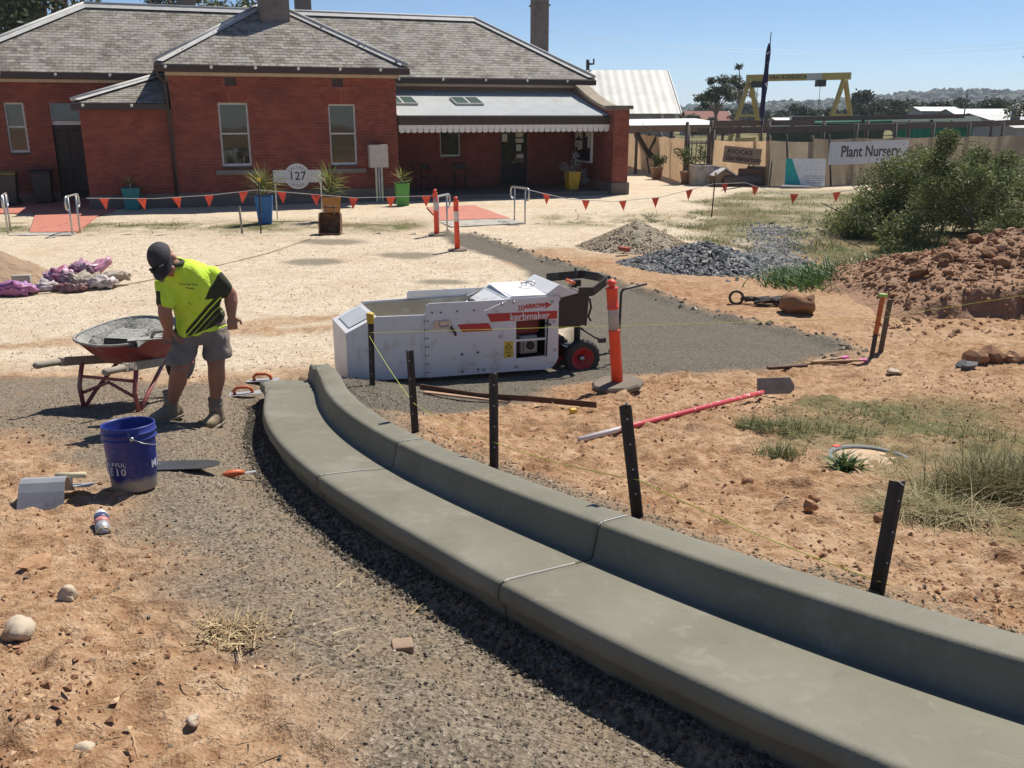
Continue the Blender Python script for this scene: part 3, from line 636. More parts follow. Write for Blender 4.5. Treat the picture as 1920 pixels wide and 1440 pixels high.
# ---- verandah
sk=[]
U0,U1=6.74,14.19
def vroof_z(v): t=(v+.08)/(MV-.0+.08); return 2.66+.86*t-.05*math.sin(math.pi*t)
nu=int((U1-U0)/.076*6); uu=np.linspace(U0,U1,nu); vv=np.linspace(-.08,MV,9)
UU,VV=np.meshgrid(uu,vv); ZZ=np.array([[vroof_z(v)]*nu for v in vv])+.010*np.sin(2*np.pi*UU/.076)
ii=np.arange(nu*9).reshape(9,nu); Fv=np.stack([ii[:-1,:-1],ii[:-1,1:],ii[1:,1:],ii[1:,:-1]],-1).reshape(-1,4)
vr=link('verandah_roof',npmesh('verandah_roof',np.stack([UU.ravel(),VV.ravel(),ZZ.ravel()],-1),Fv,M_IRON,True),bld)
M_SKYL=glass_mat('skylight_glass',(.10,.14,.12),.15)
for (a,c) in ((6.8,7.78),(9.1,10.1)):
    sl_=math.atan2(vroof_z(2.1)-vroof_z(1.3),.8); s0=MB().box((0,0,0),(c-a,.86,.07)).build('skylight',M_LEAD,vr,bevel=.01,loc=((a+c)/2,1.7,vroof_z(1.7)+.05),rot=(sl_,0,0))
    for k in (-1,1): MB().box((k*(c-a)/4,0,.037),((c-a)/2-.07,.76,.012)).build('skylight_pane',M_SKYL,s0)
MB().bx(U0,U1,-.16,-.085,2.36,2.64).build('verandah_fascia',M_DKPAINT,bld,bevel=.015)
MB().bx(U0,U1,-.08,.02,2.3,2.62).build('verandah_beam',M_DKPAINT,bld)
# scalloped valance, board by board
VW=.2
def scallop():
    h0,h1=2.38,2.19; w=VW/2-.003; P=[(-w,h0)]
    P+=[(-w,h1+.05)]+[(-w+.018*math.sin(t),h1+.03+.018*math.cos(t)) for t in np.linspace(.3,math.pi-.3,5)]
    P+=[(-w*math.cos(t),h1+.0-.075*math.sin(t)+.005) for t in np.linspace(0,math.pi,11)]
    P+=[(w-.018*math.sin(t),h1+.03+.018*math.cos(t)) for t in np.linspace(math.pi-.3,.3,5)]+[(w,h1+.05),(w,h0)]
    return MB().prism(P,-.012,.012).mesh('valance_board',M_WHITEP)
sm_=scallop(); nv=int((U1-U0)/VW)
val=MB().bx(U0,U1,-.115,-.09,2.36,2.40).build('valance_rail',M_WHITEP,bld)
for i in range(nv+1): 
    if U0+VW*(i+.5)<U1+.06: link('valance_board',sm_,val,(U0+VW*(i+.5),-.125,0))
MB().bx(U0-.02,U1,-.35,MV,-.1,.135).build('verandah_floor',M_PLINTH,bld)
# end wall with swept parapet and pier
EW=MB(); EWp=[(-.45,.0),(3.2,.0),(3.2,3.72),(2.85,3.70),(2.3,3.5),(1.7,3.27),(1.1,3.08),(.6,2.95),(.15,2.87),(-.45,2.85)]
EW.prism(EWp,14.2,14.52,'yz'); ew=EW.build('end_screen_wall',M_MORTAR,bld)
brick_wall(ew,14.2,.05,3.2,.42,2.86,[(1.2,2.6,1.0,2.35)],axis='v',sign=-1)
pier=MB().bx(14.16,14.74,-.46,.06,.42,2.86).build('pier',M_MORTAR,bld)
brick_wall(pier,-.46,14.16,14.74,.42,2.84,[]); brick_wall(pier,14.16,-.45,.05,.42,2.84,[],axis='v',sign=-1)
MB().bx(14.1,14.8,-.52,.12,-.1,.42).build('pier_base',M_PLINTH,bld,bevel=.02)
MB().bx(14.08,14.84,-.56,.14,2.86,2.98).build('pier_cap',M_PLINTH,bld,bevel=.02)
cp=MB(); up=[(y,z+.1) for y,z in EWp[2:]]; lo=[(y,z) for y,z in EWp[2:]]; cp.prism(up+lo[::-1],14.1,14.62,'yz'); cp.build('parapet_coping',mk('sandy_coping',(.36,.29,.2),.9,(.25,.2,.15),3,.7,bmp=.3),bld)
# notice board on the end wall
M_NBOARD=mk('notice_glass',(.02,.022,.026),.12)
nb=MB().bx(14.10,14.185,1.2,2.6,1.0,2.3).build('notice_board',M_WHITEP,bld,bevel=.01); MB().bx(14.085,14.098,1.27,2.53,1.07,2.23).build('notice_glass',M_NBOARD,nb)
for i,(y,z,h) in enumerate(((2.42,2.0,.3),(2.2,2.05,.28),(2.0,2.0,.34),(2.42,1.65,.26),(2.2,1.6,.34),(2.0,1.62,.3),(1.55,2.05,.26),(1.36,1.95,.34),(1.36,1.65,.26))): MB().bx(14.07,14.083,y-.08,y+.08,z-h/2,z+h/2).build('notice',M_PAPER,nb)
# ---------------------------------------------------------------- text helper
def textmesh(txt,size,mat,name,depth=.002,bold=0,shear=0,align='CENTER',wrap=None):
    cu=bpy.data.curves.new('t','FONT'); cu.body=txt; cu.size=size; cu.extrude=depth; cu.align_x=align; cu.align_y='CENTER'; cu.offset=bold; cu.shear=shear; cu.resolution_u=3
    o=bpy.data.objects.new('t',cu); COL.objects.link(o); dg=bpy.context.evaluated_depsgraph_get(); me=bpy.data.meshes.new_from_object(o.evaluated_get(dg)); me.name=name
    bpy.data.objects.remove(o); bpy.data.curves.remove(cu); me.materials.clear(); me.materials.append(mat)
    if wrap:                                   # wrap round a vertical cone: (radius at z, angle0)
        for v in me.vertices:
            x,y,z=v.co; rr=wrap[0]+z+.0008; a=wrap[1]+x/wrap[0]; v.co=(rr*math.cos(a),rr*math.sin(a),y)
    return me
def text(txt,size,mat,parent,loc,rot=(R(90),0,0),name='lettering',**k): return link(name,textmesh(txt,size,mat,name,**k),parent,loc,rot)
# ---------------------------------------------------------------- kerb extruding machine
M_WPAINT=mk('worn_white_enamel',(.78,.77,.76),.38,(.70,.69,.68),1.5,.6,dirt=(.55,.50,.43),dscale=5.5,damt=.42)
M_HOPIN=mk('slurry_coated_steel',(.50,.46,.36),.85,(.36,.32,.24),4,.8,bmp=.4,bscale=20,dirt=(.62,.60,.55),dscale=3)
M_REDP=mk('red_vinyl',(.56,.045,.035),.45,(.5,.04,.03),4,.4)
M_BLACK=mk('black_steel',(.022,.021,.02),.5,(.035,.033,.03),5,.6,dirt=(.09,.08,.07),dscale=4,damt=.2)
M_RUBBER=mk('dusty_rubber',(.03,.029,.027),.8,(.055,.05,.044),6,.7,bmp=.3,bscale=80)
M_CHROME=mk('zinc_steel',(.55,.55,.54),.35,(.42,.42,.41),10,.5,metal=.8)
M_YELLOW=mk('yellow_sticker',(.78,.55,.06),.5); M_WHITEV=mk('white_vinyl',(.82,.82,.80),.5); M_BLACKV=mk('black_vinyl',(.02,.02,.02),.6)
M_ENGRED=mk('engine_red',(.25,.03,.025),.5); M_ENGGREY=mk('engine_alloy',(.42,.40,.36),.5,metal=.4)
mac=thing('kerb_machine','white kerb extruding machine with hopper, red stripes and red-hubbed wheels','kerb machine',(-1.60,8.62,0),R(21))
W_=.72
# front side panel silhouettes (u,z)
fp=[(0,.165),(.79,.135),(.79,.78),(.31,.797),(.0,.655)]
hop=MB(); t=.016
hop.prism(fp,0,t); hop.prism(fp,W_-t,W_)                                   # hopper sides
hop.add([(0,0,.165),(0,W_,.165),(0,W_,.655),(0,0,.655)],[(0,1,2,3)])        # left end plate
hop.add([(0,0,.655),(0,W_,.655),(.31,W_,.797),(.31,0,.797)],[(0,1,2,3)])    # sloping cap
hop.bx(.31,1.3,W_,W_+.018,.74,.815); hop.bx(.0,.02,.0,W_,.05,.165)
hop.build('hopper_body',M_WPAINT,mac,bevel=.004)
MB().add([(.05,.1,.688),(.05,W_-.1,.688),(.27,W_-.1,.788),(.27,.1,.788)],[(0,1,2,3)]).build('cap_plate',mk('scuffed_grey_plate',(.50,.52,.53),.5,(.42,.44,.45),4,.6,dirt=(.2,.2,.2),dscale=8,damt=.1),mac)
b=MB(); b.add([(.31,.017,.797),(.31,W_-.017,.797),(.40,W_-.1,.45),(.40,.1,.45)],[(0,1,2,3)]); b.add([(.31,W_-.018,.797),(1.75,W_-.018,.8),(1.75,W_-.1,.45),(.40,W_-.1,.45)],[(0,1,2,3)]); b.add([(.31,.018,.797),(1.75,.018,.8),(1.75,.1,.45),(.4,.1,.45)],[(0,1,2,3)]); b.add([(.4,.1,.45),(1.75,.1,.45),(1.75,W_-.1,.45),(.4,W_-.1,.45)],[(0,1,2,3)])
b.build('hopper_lining',M_HOPIN,mac)
# main side panel with the engine opening (built round the opening)
o0,o1,oz0,oz1=1.755,2.085,.245,.64
def panel(v0,v1,hole):
    b=MB()
    top=[(.80,.79),(1.42,.775),(1.72,.882),(2.232,.872)]
    if hole:
        b.prism([(.80,.135),(o0,.108),(o0,.872),(1.72,.882),(1.42,.775),(.80,.79)],v0,v1)
        b.prism([(o0,.108),(o1,.094),(o1,oz0),(o0,oz0)],v0,v1); b.prism([(o0,oz1),(o1,oz1),(o1,.875),(o0,.872)],v0,v1)
        b.prism([(o1,.094),(2.10,.093),(2.16,.11),(2.205,.15),(2.232,.21),(2.232,.872),(o1,.875)],v0,v1); b.prism([(o0,.425),(o1,.418),(o1,.44),(o0,.447)],v0,v1)
    else: b.prism([(.80,.135),(2.10,.093),(2.16,.11),(2.205,.15),(2.232,.21),(2.232,.872),(1.72,.882),(1.42,.775),(.80,.79)],v0,v1)
    return b
panel(-.014,.004,True).build('side_panel',M_WPAINT,mac); panel(W_-.004,W_+.014,False).build('side_panel',M_WPAINT,mac)
MB().prism([(.80,.785),(1.40,.775),(1.70,.88),(1.63,.875),(.83,.892),(.80,.875)],-.012,.0).build('raised_side_board',M_WPAINT,mac,bevel=.003)
MB().prism([(.80,.785),(1.40,.775),(1.70,.88),(1.63,.875),(.83,.892),(.80,.875)],W_,W_+.012).build('raised_side_board',M_WPAINT,mac,bevel=.003)
b=MB(); b.add([(1.35,.02,.70),(1.35,W_-.02,.70),(1.73,W_-.02,.905),(1.73,.02,.905)],[(0,1,2,3)]); b.build('chute_plate',M_WPAINT,mac)
hd=MB(); hd.prism([(1.66,.872),(1.72,.905),(2.20,.892),(2.262,.84),(2.235,.80),(1.75,.80)],.0,W_); hd.build('engine_hood',M_WPAINT,mac,bevel=.006)
lid=MB(); lid.add([(1.68,.02,.888),(1.70,W_*.98,.925),(2.15,W_*.98,.915),(2.20,.02,.897)],[(0,1,2,3)]); lid.prism([(2.10,.9),(2.24,.99),(2.46,.885),(2.27,.85)],.0,W_*.96); lid.build('hood_lid',M_WPAINT,mac,bevel=.004)
b=MB(); b.tube([(2.0,.45,.915),(1.98,.43,.95),(2.06,.36,.96),(2.08,.35,.92)],.008,6); b.tube([(2.08,.52,.915),(2.07,.5,.95),(2.14,.44,.955),(2.15,.43,.92)],.008,6); b.build('lid_handle',M_CHROME,mac)
b=MB(); b.bx(1.45,2.2,.08,W_-.08,.12,.15); b.bx(2.15,2.2,.08,W_-.08,.2,.85); b.bx(1.45,2.2,W_-.2,W_-.08,.15,.78); b.build('inner_frame',M_BLACK,mac)
# engine seen through the opening
e=MB(); e.box((1.93,.16,.36),(.2,.2,.2)); e.cur=0; e.build('engine_block',M_ENGGREY,mac,bevel=.02)
MB().bx(1.8,2.06,.1,.3,.47,.62).build('engine_cover',M_ENGRED,mac,bevel=.02); MB().bx(1.86,2.0,.035,.06,.29,.42).build('exhaust_guard',M_ENGGREY,mac,bevel=.025)
b=MB(); b.lathe([(.0,0),(.045,0),(.045,.02),(.0,.02)],14); o=b.build('exhaust_outlet',M_BLACK,mac); o.location=(1.93,.033,.36); o.rotation_euler=(R(90),0,0)
# decals
V0=-.0175
MB().prism([(1.436,.743),(2.212,.718),(2.212,.636),(1.476,.657)],V0,-.0145).build('red_stripe',M_REDP,mac)
MB().prism([(1.122,.657),(1.452,.648),(1.497,.565),(1.172,.576)],V0,-.0145).build('red_stripe',M_REDP,mac)
sl=R(90); rl=R(1.6)
text('kerbmaker',.1,M_WHITEV,mac,(1.905,-.0185,.682),(sl,rl,0),bold=.0018)
text('ARROW',.062,M_REDP,mac,(1.955,-.0155,.785),(sl,-rl*.3,0),bold=.003,shear=.3)
b=MB()
for i in range(3): b.prism([(1.772+.025*i,.745),(1.782+.025*i,.745),(1.80+.025*i,.775),(1.79+.025*i,.805),(1.78+.025*i,.805),(1.788+.025*i,.775)],V0,-.0145)
b.prism([(2.075,.75),(2.15,.787),(2.085,.822)],V0,-.0145); b.build('arrow_logo',M_REDP,mac)
MB().bx(1.618,1.722,V0,-.0145,.265,.437).build('warning_sticker',M_YELLOW,mac)
b=MB(); b.prism([(1.63,.365),(1.71,.363),(1.67,.425)],-.019,-.018); b.build('warning_triangle',M_BLACKV,mac)
MB().prism([(1.644,.372),(1.696,.371),(1.67,.412)],-.0205,-.0195).build('warning_triangle_fill',M_YELLOW,mac); text('!',.03,M_BLACKV,mac,(1.67,-.021,.388),(sl,0,0),depth=.0005)
text('HOT',.026,M_BLACKV,mac,(1.67,-.0185,.344),(sl,rl,0),depth=.0005); text('SURFACE',.022,M_BLACKV,mac,(1.67,-.0185,.317),(sl,rl,0),depth=.0005); MB().prism([(1.655,.275),(1.69,.275),(1.685,.298),(1.665,.29)],-.019,-.018).build('hand_icon',M_BLACKV,mac)
MB().bx(1.165,1.335,V0,-.0146,.17,.345).build('louvre_panel',M_WPAINT,mac)
for i in range(7): MB().box((1.25,-.019,.195+i*.022),(.13,.006,.008),(R(20),0,0)).build('louvre',M_WPAINT,mac)
def bolt(u,z,r=.012,mat=M_CHROME):
    o=MB().lathe([(0,0),(r,0),(r,.01),(r*.6,.014),(0,.014)],8).build('bolt',mat,mac); o.location=(u,-.014,z); o.rotation_euler=(R(90),0,0)
for u,z in ((1.60,.83),(2.16,.815),(2.195,.30),(1.58,.495),(1.4,.165),(1.76,.16),(1.73,.84),(2.18,.6)): bolt(u,z,.017)
for u,z in ((1.165,.345),(1.335,.35),(1.165,.165),(1.335,.172)): bolt(u,z,.011,M_BLACK)
for i in range(7):
    for du in (-.014,.016): bolt(.795+du,.19+i*.088,.006,M_BLACK)
for u,z in ((.86,.80),(.95,.795),(1.12,.793),(1.3,.79)): bolt(u,z,.008,M_BLACK)
MB().bx(.785,.805,-.013,.0,.14,.79).build('hinge_strip',M_WPAINT,mac)
b=MB(); b.bx(.875,1.045,-.022,-.0145,.625,.715); o=b.build('latch_plate',M_CHROME,mac,bevel=.003); b=MB(); b.tube([(.94,-.023,.66),(.94,-.05,.655),(1.02,-.05,.652),(1.02,-.023,.657)],.007,6); b.bx(.93,1.03,-.034,-.0225,.66,.705); b.build('latch_handle',M_CHROME,o)
b=MB(); b.tube([(1.05,-.015,.64),(1.06,-.03,.62),(1.09,-.03,.58),(1.10,-.02,.55)],.012,7); b.build('spring_catch',M_BLACK,mac)
b=MB(); b.tube([(2.105,-.025,.64),(2.10,-.025,.5),(2.09,-.025,.24)],.007,6); b.tube([(2.07,-.03,.60),(2.14,-.03,.575)],.01,6); b.build('throttle_rod',M_BLACK,mac)
# rear steering mast, guard hoop, wheels
b=MB(); b.prism([(2.245,.84),(2.46,.90),(2.62,.86),(2.60,.52),(2.27,.50)],.06,.22); b.build('steering_housing',M_BLACK,mac,bevel=.01)
b=MB(); b.add([(2.46,.0,.93),(2.62,.0,.93),(2.83,.1,1.0),(2.83,.1,.94),(2.62,.0,.84),(2.46,.0,.86)],[(0,1,2,3,4,5)])
hpts=[(2.46,.0,.90),(2.63,.0,.89),(2.84,.12,.965),(2.86,.35,.975),(2.78,.6,.97),(2.5,.62,.96),(2.35,.6,.96)]
for p,q in zip(hpts[:-1],hpts[1:]): b.bar(p,q,.012,.09)
b.build('guard_hoop',M_BLACK,mac)
b=MB(); b.box((2.58,.35,.93),(.1,.1,.07)); b.tube([(2.62,.42,.86),(2.62,.42,1.08)],.015,6); b.tube([(2.5,.3,.92),(2.66,.5,.95)],.012,6); b.box((2.5,.25,.93),(.05,.08,.05)); b.build('control_levers',M_BLACK,mac)
b=MB(); b.tube([(2.5,.2,.95),(2.46,.3,.97)],.025,8); b.build('control_knob',mk('orange_knob',(.6,.14,.05),.5),mac)
b=MB(); b.tube([(2.53,.16,.52),(2.53,.16,.32)],.035,10); b.tube([(2.53,.16,.36),(2.53,.16,.22)],.026,10); b.build('steering_column',M_BLACK,mac)
b=MB(); b.tube([(2.64,.1,.8),(2.66,.1,.7),(2.63,.1,.6),(2.66,.1,.55)],.012,6); b.tube([(2.6,.12,.78),(2.6,.1,.5)],.01,6); b.tube([(2.56,.14,.47),(2.72,.1,.36),(2.8,.08,.33)],.012,6); b.box((2.79,.08,.33),(.08,.05,.05)); b.tube([(2.72,.08,.16),(2.9,.08,.18)],.012,6); b.build('hydraulic_hoses',M_BLACK,mac)
def wheel(u,v,z,r,name='wheel'):
    w=bpy.data.objects.new(name,None); COL.objects.link(w); w.parent=mac; w.location=(u,v,z); w.rotation_euler=(R(90),0,R(-4))
    pr_=[(r*.62,-.045),(r*.7,-.05),(r*.86,-.052),(r*.96,-.045),(r,-.03),(r,.03),(r*.96,.045),(r*.86,.052),(r*.7,.05),(r*.62,.045)]
    MB().lathe(pr_,36,caps=False).build('tyre',M_RUBBER,w)
    tr=MB()
    for i in range(44):
        a=2*math.pi*i/44; tr.box((r*1.0*math.cos(a),r*1.0*math.sin(a),.016*(1 if i%2 else -1)),(.012,.014,.05),(0,0,a))
    tr.build('tyre_tread',M_RUBBER,w)
    rm=MB(); rm.lathe([(0,-.03),(r*.18,-.03),(r*.22,.0),(r*.5,.015),(r*.56,.035),(r*.62,.046),(r*.64,.04),(r*.64,-.04),(0,-.04)],28); rm.build('rim',M_HUB,w)
    MB().lathe([(0,.03),(.028,.03),(.028,-.02),(0,-.02)],10).build('axle_cap',M_CHROME,w)
M_HUB=mk('red_hub_paint',(.50,.035,.028),.5,(.38,.03,.025),8,.6,dirt=(.25,.12,.09),dscale=9,damt=.2)
wheel(2.545,.07,.155,.2); wheel(2.34,.38,.17,.2)
b=MB(); b.tube([(2.545,.07,.155),(2.34,.38,.17)],.025,8); b.box((2.45,.2,.25),(.14,.2,.06)); b.build('axle_block',M_BLACK,mac)
b=MB(); b.tube([(2.95,.22,.16),(3.08,.24,.2),(3.09,.24,.80),(3.11,.24,.835),(3.15,.24,.845),(3.42,.27,.875)],.014,8); b.build('tow_handle',M_BLACK,mac)
# ---------------------------------------------------------------- the worker
def remesh(mb,name,mat,parent,vox=.008,smooth=3,sf=.5):
    o=mb.build(name,mat,None); m=o.modifiers.new('r','REMESH'); m.mode='VOXEL'; m.voxel_size=vox; m.use_smooth_shade=True
    s_=o.modifiers.new('s','SMOOTH'); s_.factor=sf; s_.iterations=smooth
    dg=bpy.context.evaluated_depsgraph_get(); me=bpy.data.meshes.new_from_object(o.evaluated_get(dg)); me.name=name
    old=o.data; bpy.data.objects.remove(o); bpy.data.meshes.remove(old)
    me.materials.clear(); me.materials.append(mat)
    for p in me.polygons: p.use_smooth=True
    return link(name,me,parent)
def vdisp(me,fun):
    n=len(me.vertices); c=np.empty(n*3); me.vertices.foreach_get('co',c); c=c.reshape(-1,3); nr=np.empty(n*3); me.vertices.foreach_get('normal',nr); nr=nr.reshape(-1,3)
    c=c+nr*fun(c[:,0],c[:,1],c[:,2])[:,None]; me.vertices.foreach_set('co',c.ravel()); me.update()
def limb(b,pts,rad,n=14):
    """smooth tapered limb: densified tube with ball ends"""
    P=[Vector(p) for p in pts]; Q=[];Rr=[]
    for i in range(len(P)-1):
        for t in np.linspace(0,1,6)[:-1]: Q.append(P[i].lerp(P[i+1],t)); Rr.append(rad[i]*(1-t)+rad[i+1]*t)
    Q.append(P[-1]); Rr.append(rad[-1]); b.tube(Q,Rr,n); b.sphere(Q[0],Rr[0],n,8); b.sphere(Q[-1],Rr[-1],n,8)
def loft(b,secs,n=22,pw=2.3):
    """secs: (centre, lateral vec, depth vec) superellipse rings"""
    V=[];F=[]
    for c,a,d in secs:
        c=Vector(c);a=Vector(a);d=Vector(d)
        for k in range(n):
            t=2*math.pi*k/n; ct,st=math.cos(t),math.sin(t)
            V.append(c+a*math.copysign(abs(ct)**(2/pw),ct)+d*math.copysign(abs(st)**(2/pw),st))
    m=len(secs)
    for i in range(m-1):
        for k in range(n): F.append((i*n+k,i*n+(k+1)%n,(i+1)*n+(k+1)%n,(i+1)*n+k))
    F.append(tuple(range(n-1,-1,-1))); F.append(tuple((m-1)*n+k for k in range(n))); b.smooth=True; b.add(V,F)
M_SKIN=mk('tanned_skin',(.36,.185,.125),.55,(.30,.145,.095),7,.5,spec=.3)
def shirt_mat():
    m,nt,bs=nodes('hi_vis_shirt'); bs.inputs['Roughness'].default_value=.8; bs.inputs['Specular IOR Level'].default_value=.15
    geo=N(nt,'NewGeometry').outputs['Position']; sp=N(nt,'SeparateXYZ'); L(nt,geo,sp.inputs[0]); x,y,z=sp.outputs
    base=mixc(nt,ramp(nt,noise(nt,geo,14,5),[(.35,(0,0,0)),(.62,(1,1,1))]),(.56,.80,.055),(.64,.87,.09))
    smud=ramp(nt,noise(nt,geo,17,6,.7),[(.60,(0,0,0)),(.70,(.75,.75,.75))]); zone=mathn(nt,'MULTIPLY',ramp(nt,mathn(nt,'ABSOLUTE',mathn(nt,'ADD',x,2.40)),[(.05,(1,1,1)),(.12,(0,0,0))]),ramp(nt,mathn(nt,'ABSOLUTE',mathn(nt,'SUBTRACT',z,1.38)),[(.07,(1,1,1)),(.14,(0,0,0))]))
    base=mixc(nt,mathn(nt,'MULTIPLY',smud,zone),base,(.13,.15,.04))
    d=mathn(nt,'SUBTRACT',mathn(nt,'ADD',mathn(nt,'MULTIPLY',mathn(nt,'ADD',x,2.44),1.05),.055),mathn(nt,'SUBTRACT',z,1.105))
    fr=mathn(nt,'FRACT',mathn(nt,'MULTIPLY',d,20)); band=mathn(nt,'MULTIPLY',mathn(nt,'GREATER_THAN',d,0),mathn(nt,'GREATER_THAN',mathn(nt,'ADD',fr,mathn(nt,'MULTIPLY',d,2.4)),.42))
    hem=mathn(nt,'GREATER_THAN',mathn(nt,'ADD',z,mathn(nt,'MULTIPLY',mathn(nt,'ADD',x,2.4),-.35)),1.085)
    front=mathn(nt,'GREATER_THAN',x,-2.47)
    dark=mathn(nt,'MULTIPLY',mathn(nt,'MULTIPLY',band,hem),front)
    slv=mathn(nt,'GREATER_THAN',mathn(nt,'SUBTRACT',mathn(nt,'MULTIPLY',mathn(nt,'ADD',x,2.19),1.0),mathn(nt,'MULTIPLY',mathn(nt,'SUBTRACT',z,1.53),.55)),0)
    slv=mathn(nt,'MULTIPLY',slv,mathn(nt,'GREATER_THAN',z,1.36)); slr=mathn(nt,'MULTIPLY',mathn(nt,'LESS_THAN',x,-2.545),mathn(nt,'LESS_THAN',z,1.455))
    dark=mathn(nt,'MAXIMUM',dark,mathn(nt,'MAXIMUM',slv,slr))
    c=mixc(nt,dark,base,(.05,.052,.035)); L(nt,c,bs.inputs['Base Color'])
    bump(nt,noise(nt,geo,16,4,.6,dist=.8),.55,.03,bs); return m
M_SHIRT=shirt_mat()
M_SHORTS=mk('grey_brown_shorts',(.245,.20,.165),.9,(.19,.155,.128),8,.5,bmp=.5,bscale=18,bdist=.03)
M_BOOT=mk('dusty_suede_boot',(.33,.255,.165),.92,(.23,.17,.11),12,.7,bmp=.4,bscale=45)
M_SOLE=mk('boot_sole',(.30,.26,.2),.9,(.2,.17,.13),20,.6); M_SOCK=mk('grey_sock',(.24,.2,.155),.95,(.17,.14,.11),25,.7,bmp=.6,bscale=60)
M_CAP=mk('charcoal_cap',(.035,.033,.036),.85,(.05,.047,.05),14,.5,bmp=.3,bscale=50)
man=thing('person','person in hi-vis yellow shirt, shorts and dark cap leaning over a wheelbarrow','person',(0,0,0))
hipL=Vector((-2.315,6.95,1.10)); hipR=Vector((-2.475,6.9,1.09)); kneeL=Vector((-2.305,6.90,.80)); kneeR=Vector((-2.53,6.72,.81)); ankL=Vector((-2.365,6.98,.485)); ankR=Vector((-2.655,6.82,.51))
shL=Vector((-2.262,6.80,1.53)); shR=Vector((-2.52,6.64,1.50)); neck=Vector((-2.42,6.65,1.60)); head=Vector((-2.49,6.53,1.685))
elL=Vector((-2.150,6.92,1.36)); haL=Vector((-2.145,6.88,1.205)); elR=Vector((-2.545,6.60,1.29)); haR=Vector((-2.575,6.71,1.135))
Fd=Vector((.12,-.62,-.78)).normalized(); Ud=Vector((-.32,-.55,.62)); Ud=(Ud-Fd*Ud.dot(Fd)).normalized(); Sd=Fd.cross(Ud)
bd=MB()
for a,k,c in ((hipL,kneeL,ankL),(hipR,kneeR,ankR)):
    calf=k.lerp(c,.32)+Vector((0,.022,0)); limb(bd,[a,a.lerp(k,.5),k,calf,k.lerp(c,.72),c],[.098,.086,.064,.068,.048,.041])
    bd.sphere(k+Vector((0,-.018,0)),.042)
loft(bd,[((-2.395,6.93,1.06),(.16,.05,0),(-.02,.1,0)),((-2.39,6.88,1.25),(.14,.05,0),(-.02,.095,.02)),((-2.38,6.78,1.45),(.16,.07,.01),(-.02,.1,.04)),((-2.39,6.7,1.55),(.13,.06,.01),(-.02,.08,.05))])
limb(bd,[Vector((-2.39,6.72,1.54)),neck,head-Ud*.03],[.065,.056,.058])
for s_,e_,h_ in ((shL,elL,haL),(shR,elR,haR)): limb(bd,[s_,s_.lerp(e_,.5),e_,e_.lerp(h_,.35),h_],[.064,.060,.049,.051,.033])
# head with face
rot=Matrix((Sd,Ud,Fd)).transposed()      # local x side, y up, z forward
def hp(x,y,z): return head+rot@Vector((x,y,z))
def hsph(x,y,z,r,sc=(1,1,1)):
    k=len(bd.v); bd.sphere((0,0,0),r,14,10,sc)
    for i in range(k,len(bd.v)): bd.v[i]=tuple(head+rot@(Vector(bd.v[i])+Vector((x,y,z))))
hsph(0,.015,-.01,.098,(.8,1,1.0)); hsph(0,-.055,.035,.066,(.85,1,.95)); hsph(0,-.1,.062,.03,(1,.8,.8)); hsph(0,-.028,.102,.017,(.85,1.2,1)); hsph(0,-.006,.093,.013,(.8,1.6,1)); hsph(0,-.066,.088,.018,(1.3,.5,.7))
for k in (-1,1): hsph(k*.079,-.02,-.01,.026,(.4,1.2,.8)); hsph(k*.03,.005,.079,.018,(1.3,.6,.6)); hsph(k*.042,-.035,.065,.028)
# hands: palm, four fingers, thumb
def hand(w,d,palm,curl,side,spread=1.):
    d=Vector(d).normalized(); pn=Vector(palm).normalized(); pn=(pn-d*pn.dot(d)).normalized(); lat=d.cross(pn)*side
    k=len(bd.v); bd.sphere((0,0,0),1,14,10)
    for i in range(k,len(bd.v)): v=bd.v[i]; bd.v[i]=tuple(w+d*.05+lat*(v[0]*.042)+d*(v[1]*.052)+pn*(v[2]*.0165))
    for j,(off,ln) in enumerate(((-.031,.058),(-.0105,.068),(.0105,.073),(.031,.066))):
        p0=w+d*.082+lat*off; a=curl*(.85+.08*j); p=[p0]; dd=d.copy(); ax=dd.cross(pn).normalized()
        for s_ in (.45,.32,.25):
            dd=Matrix.Rotation(a,3,ax)@dd; p.append(p[-1]+dd*ln*s_)
        limb(bd,p,[.0095,.009,.0082,.0072],8)
    t0=w+d*.028+lat*.034; t1=t0+(d*.5+lat*.75+pn*.35).normalized()*.036; t2=t1+(d*.8+lat*.1+pn*.6).normalized()*.03; limb(bd,[t0,t1,t2],[.013,.0105,.009],8)
hand(haL,(.02,-.08,-.9),(-.25,.9,0),.75,1); hand(haR,(-.25,.45,-.55),(-.2,-.3,-.9),.62,-1)
body=remesh(bd,'body',M_SKIN,man,.0058,3,.4)
# shirt: torso + sleeves
sh=MB()
loft(sh,[((-2.40,6.925,1.075),(.185,.055,.03),(-.03,.135,0)),((-2.40,6.91,1.14),(.172,.052,.02),(-.03,.128,0)),((-2.395,6.875,1.25),(.160,.055,.01),(-.03,.122,.03)),((-2.385,6.80,1.38),(.175,.07,.015),(-.03,.125,.05)),((-2.38,6.75,1.48),(.185,.085,.02),(-.03,.115,.06)),((-2.39,6.70,1.555),(.15,.07,.02),(-.02,.09,.06)),((-2.415,6.655,1.605),(.105,.05,.015),(-.02,.075,.05)),((-2.445,6.60,1.645),(.078,.036,.01),(-.02,.066,.04))],26,2.25)
limb(sh,[shL+Vector((-.04,-.02,0)),shL+Vector((.005,.01,-.005)),shL.lerp(elL,.62)+Vector((.0,0,-.01))],[.072,.076,.068],16); limb(sh,[shR+Vector((.03,.02,0)),shR+Vector((-.005,0,-.01)),shR.lerp(elR,.62)],[.07,.076,.072],16)
rs=np.random.default_rng(3)
shirt=remesh(sh,'shirt',M_SHIRT,man,.009,3,.45)
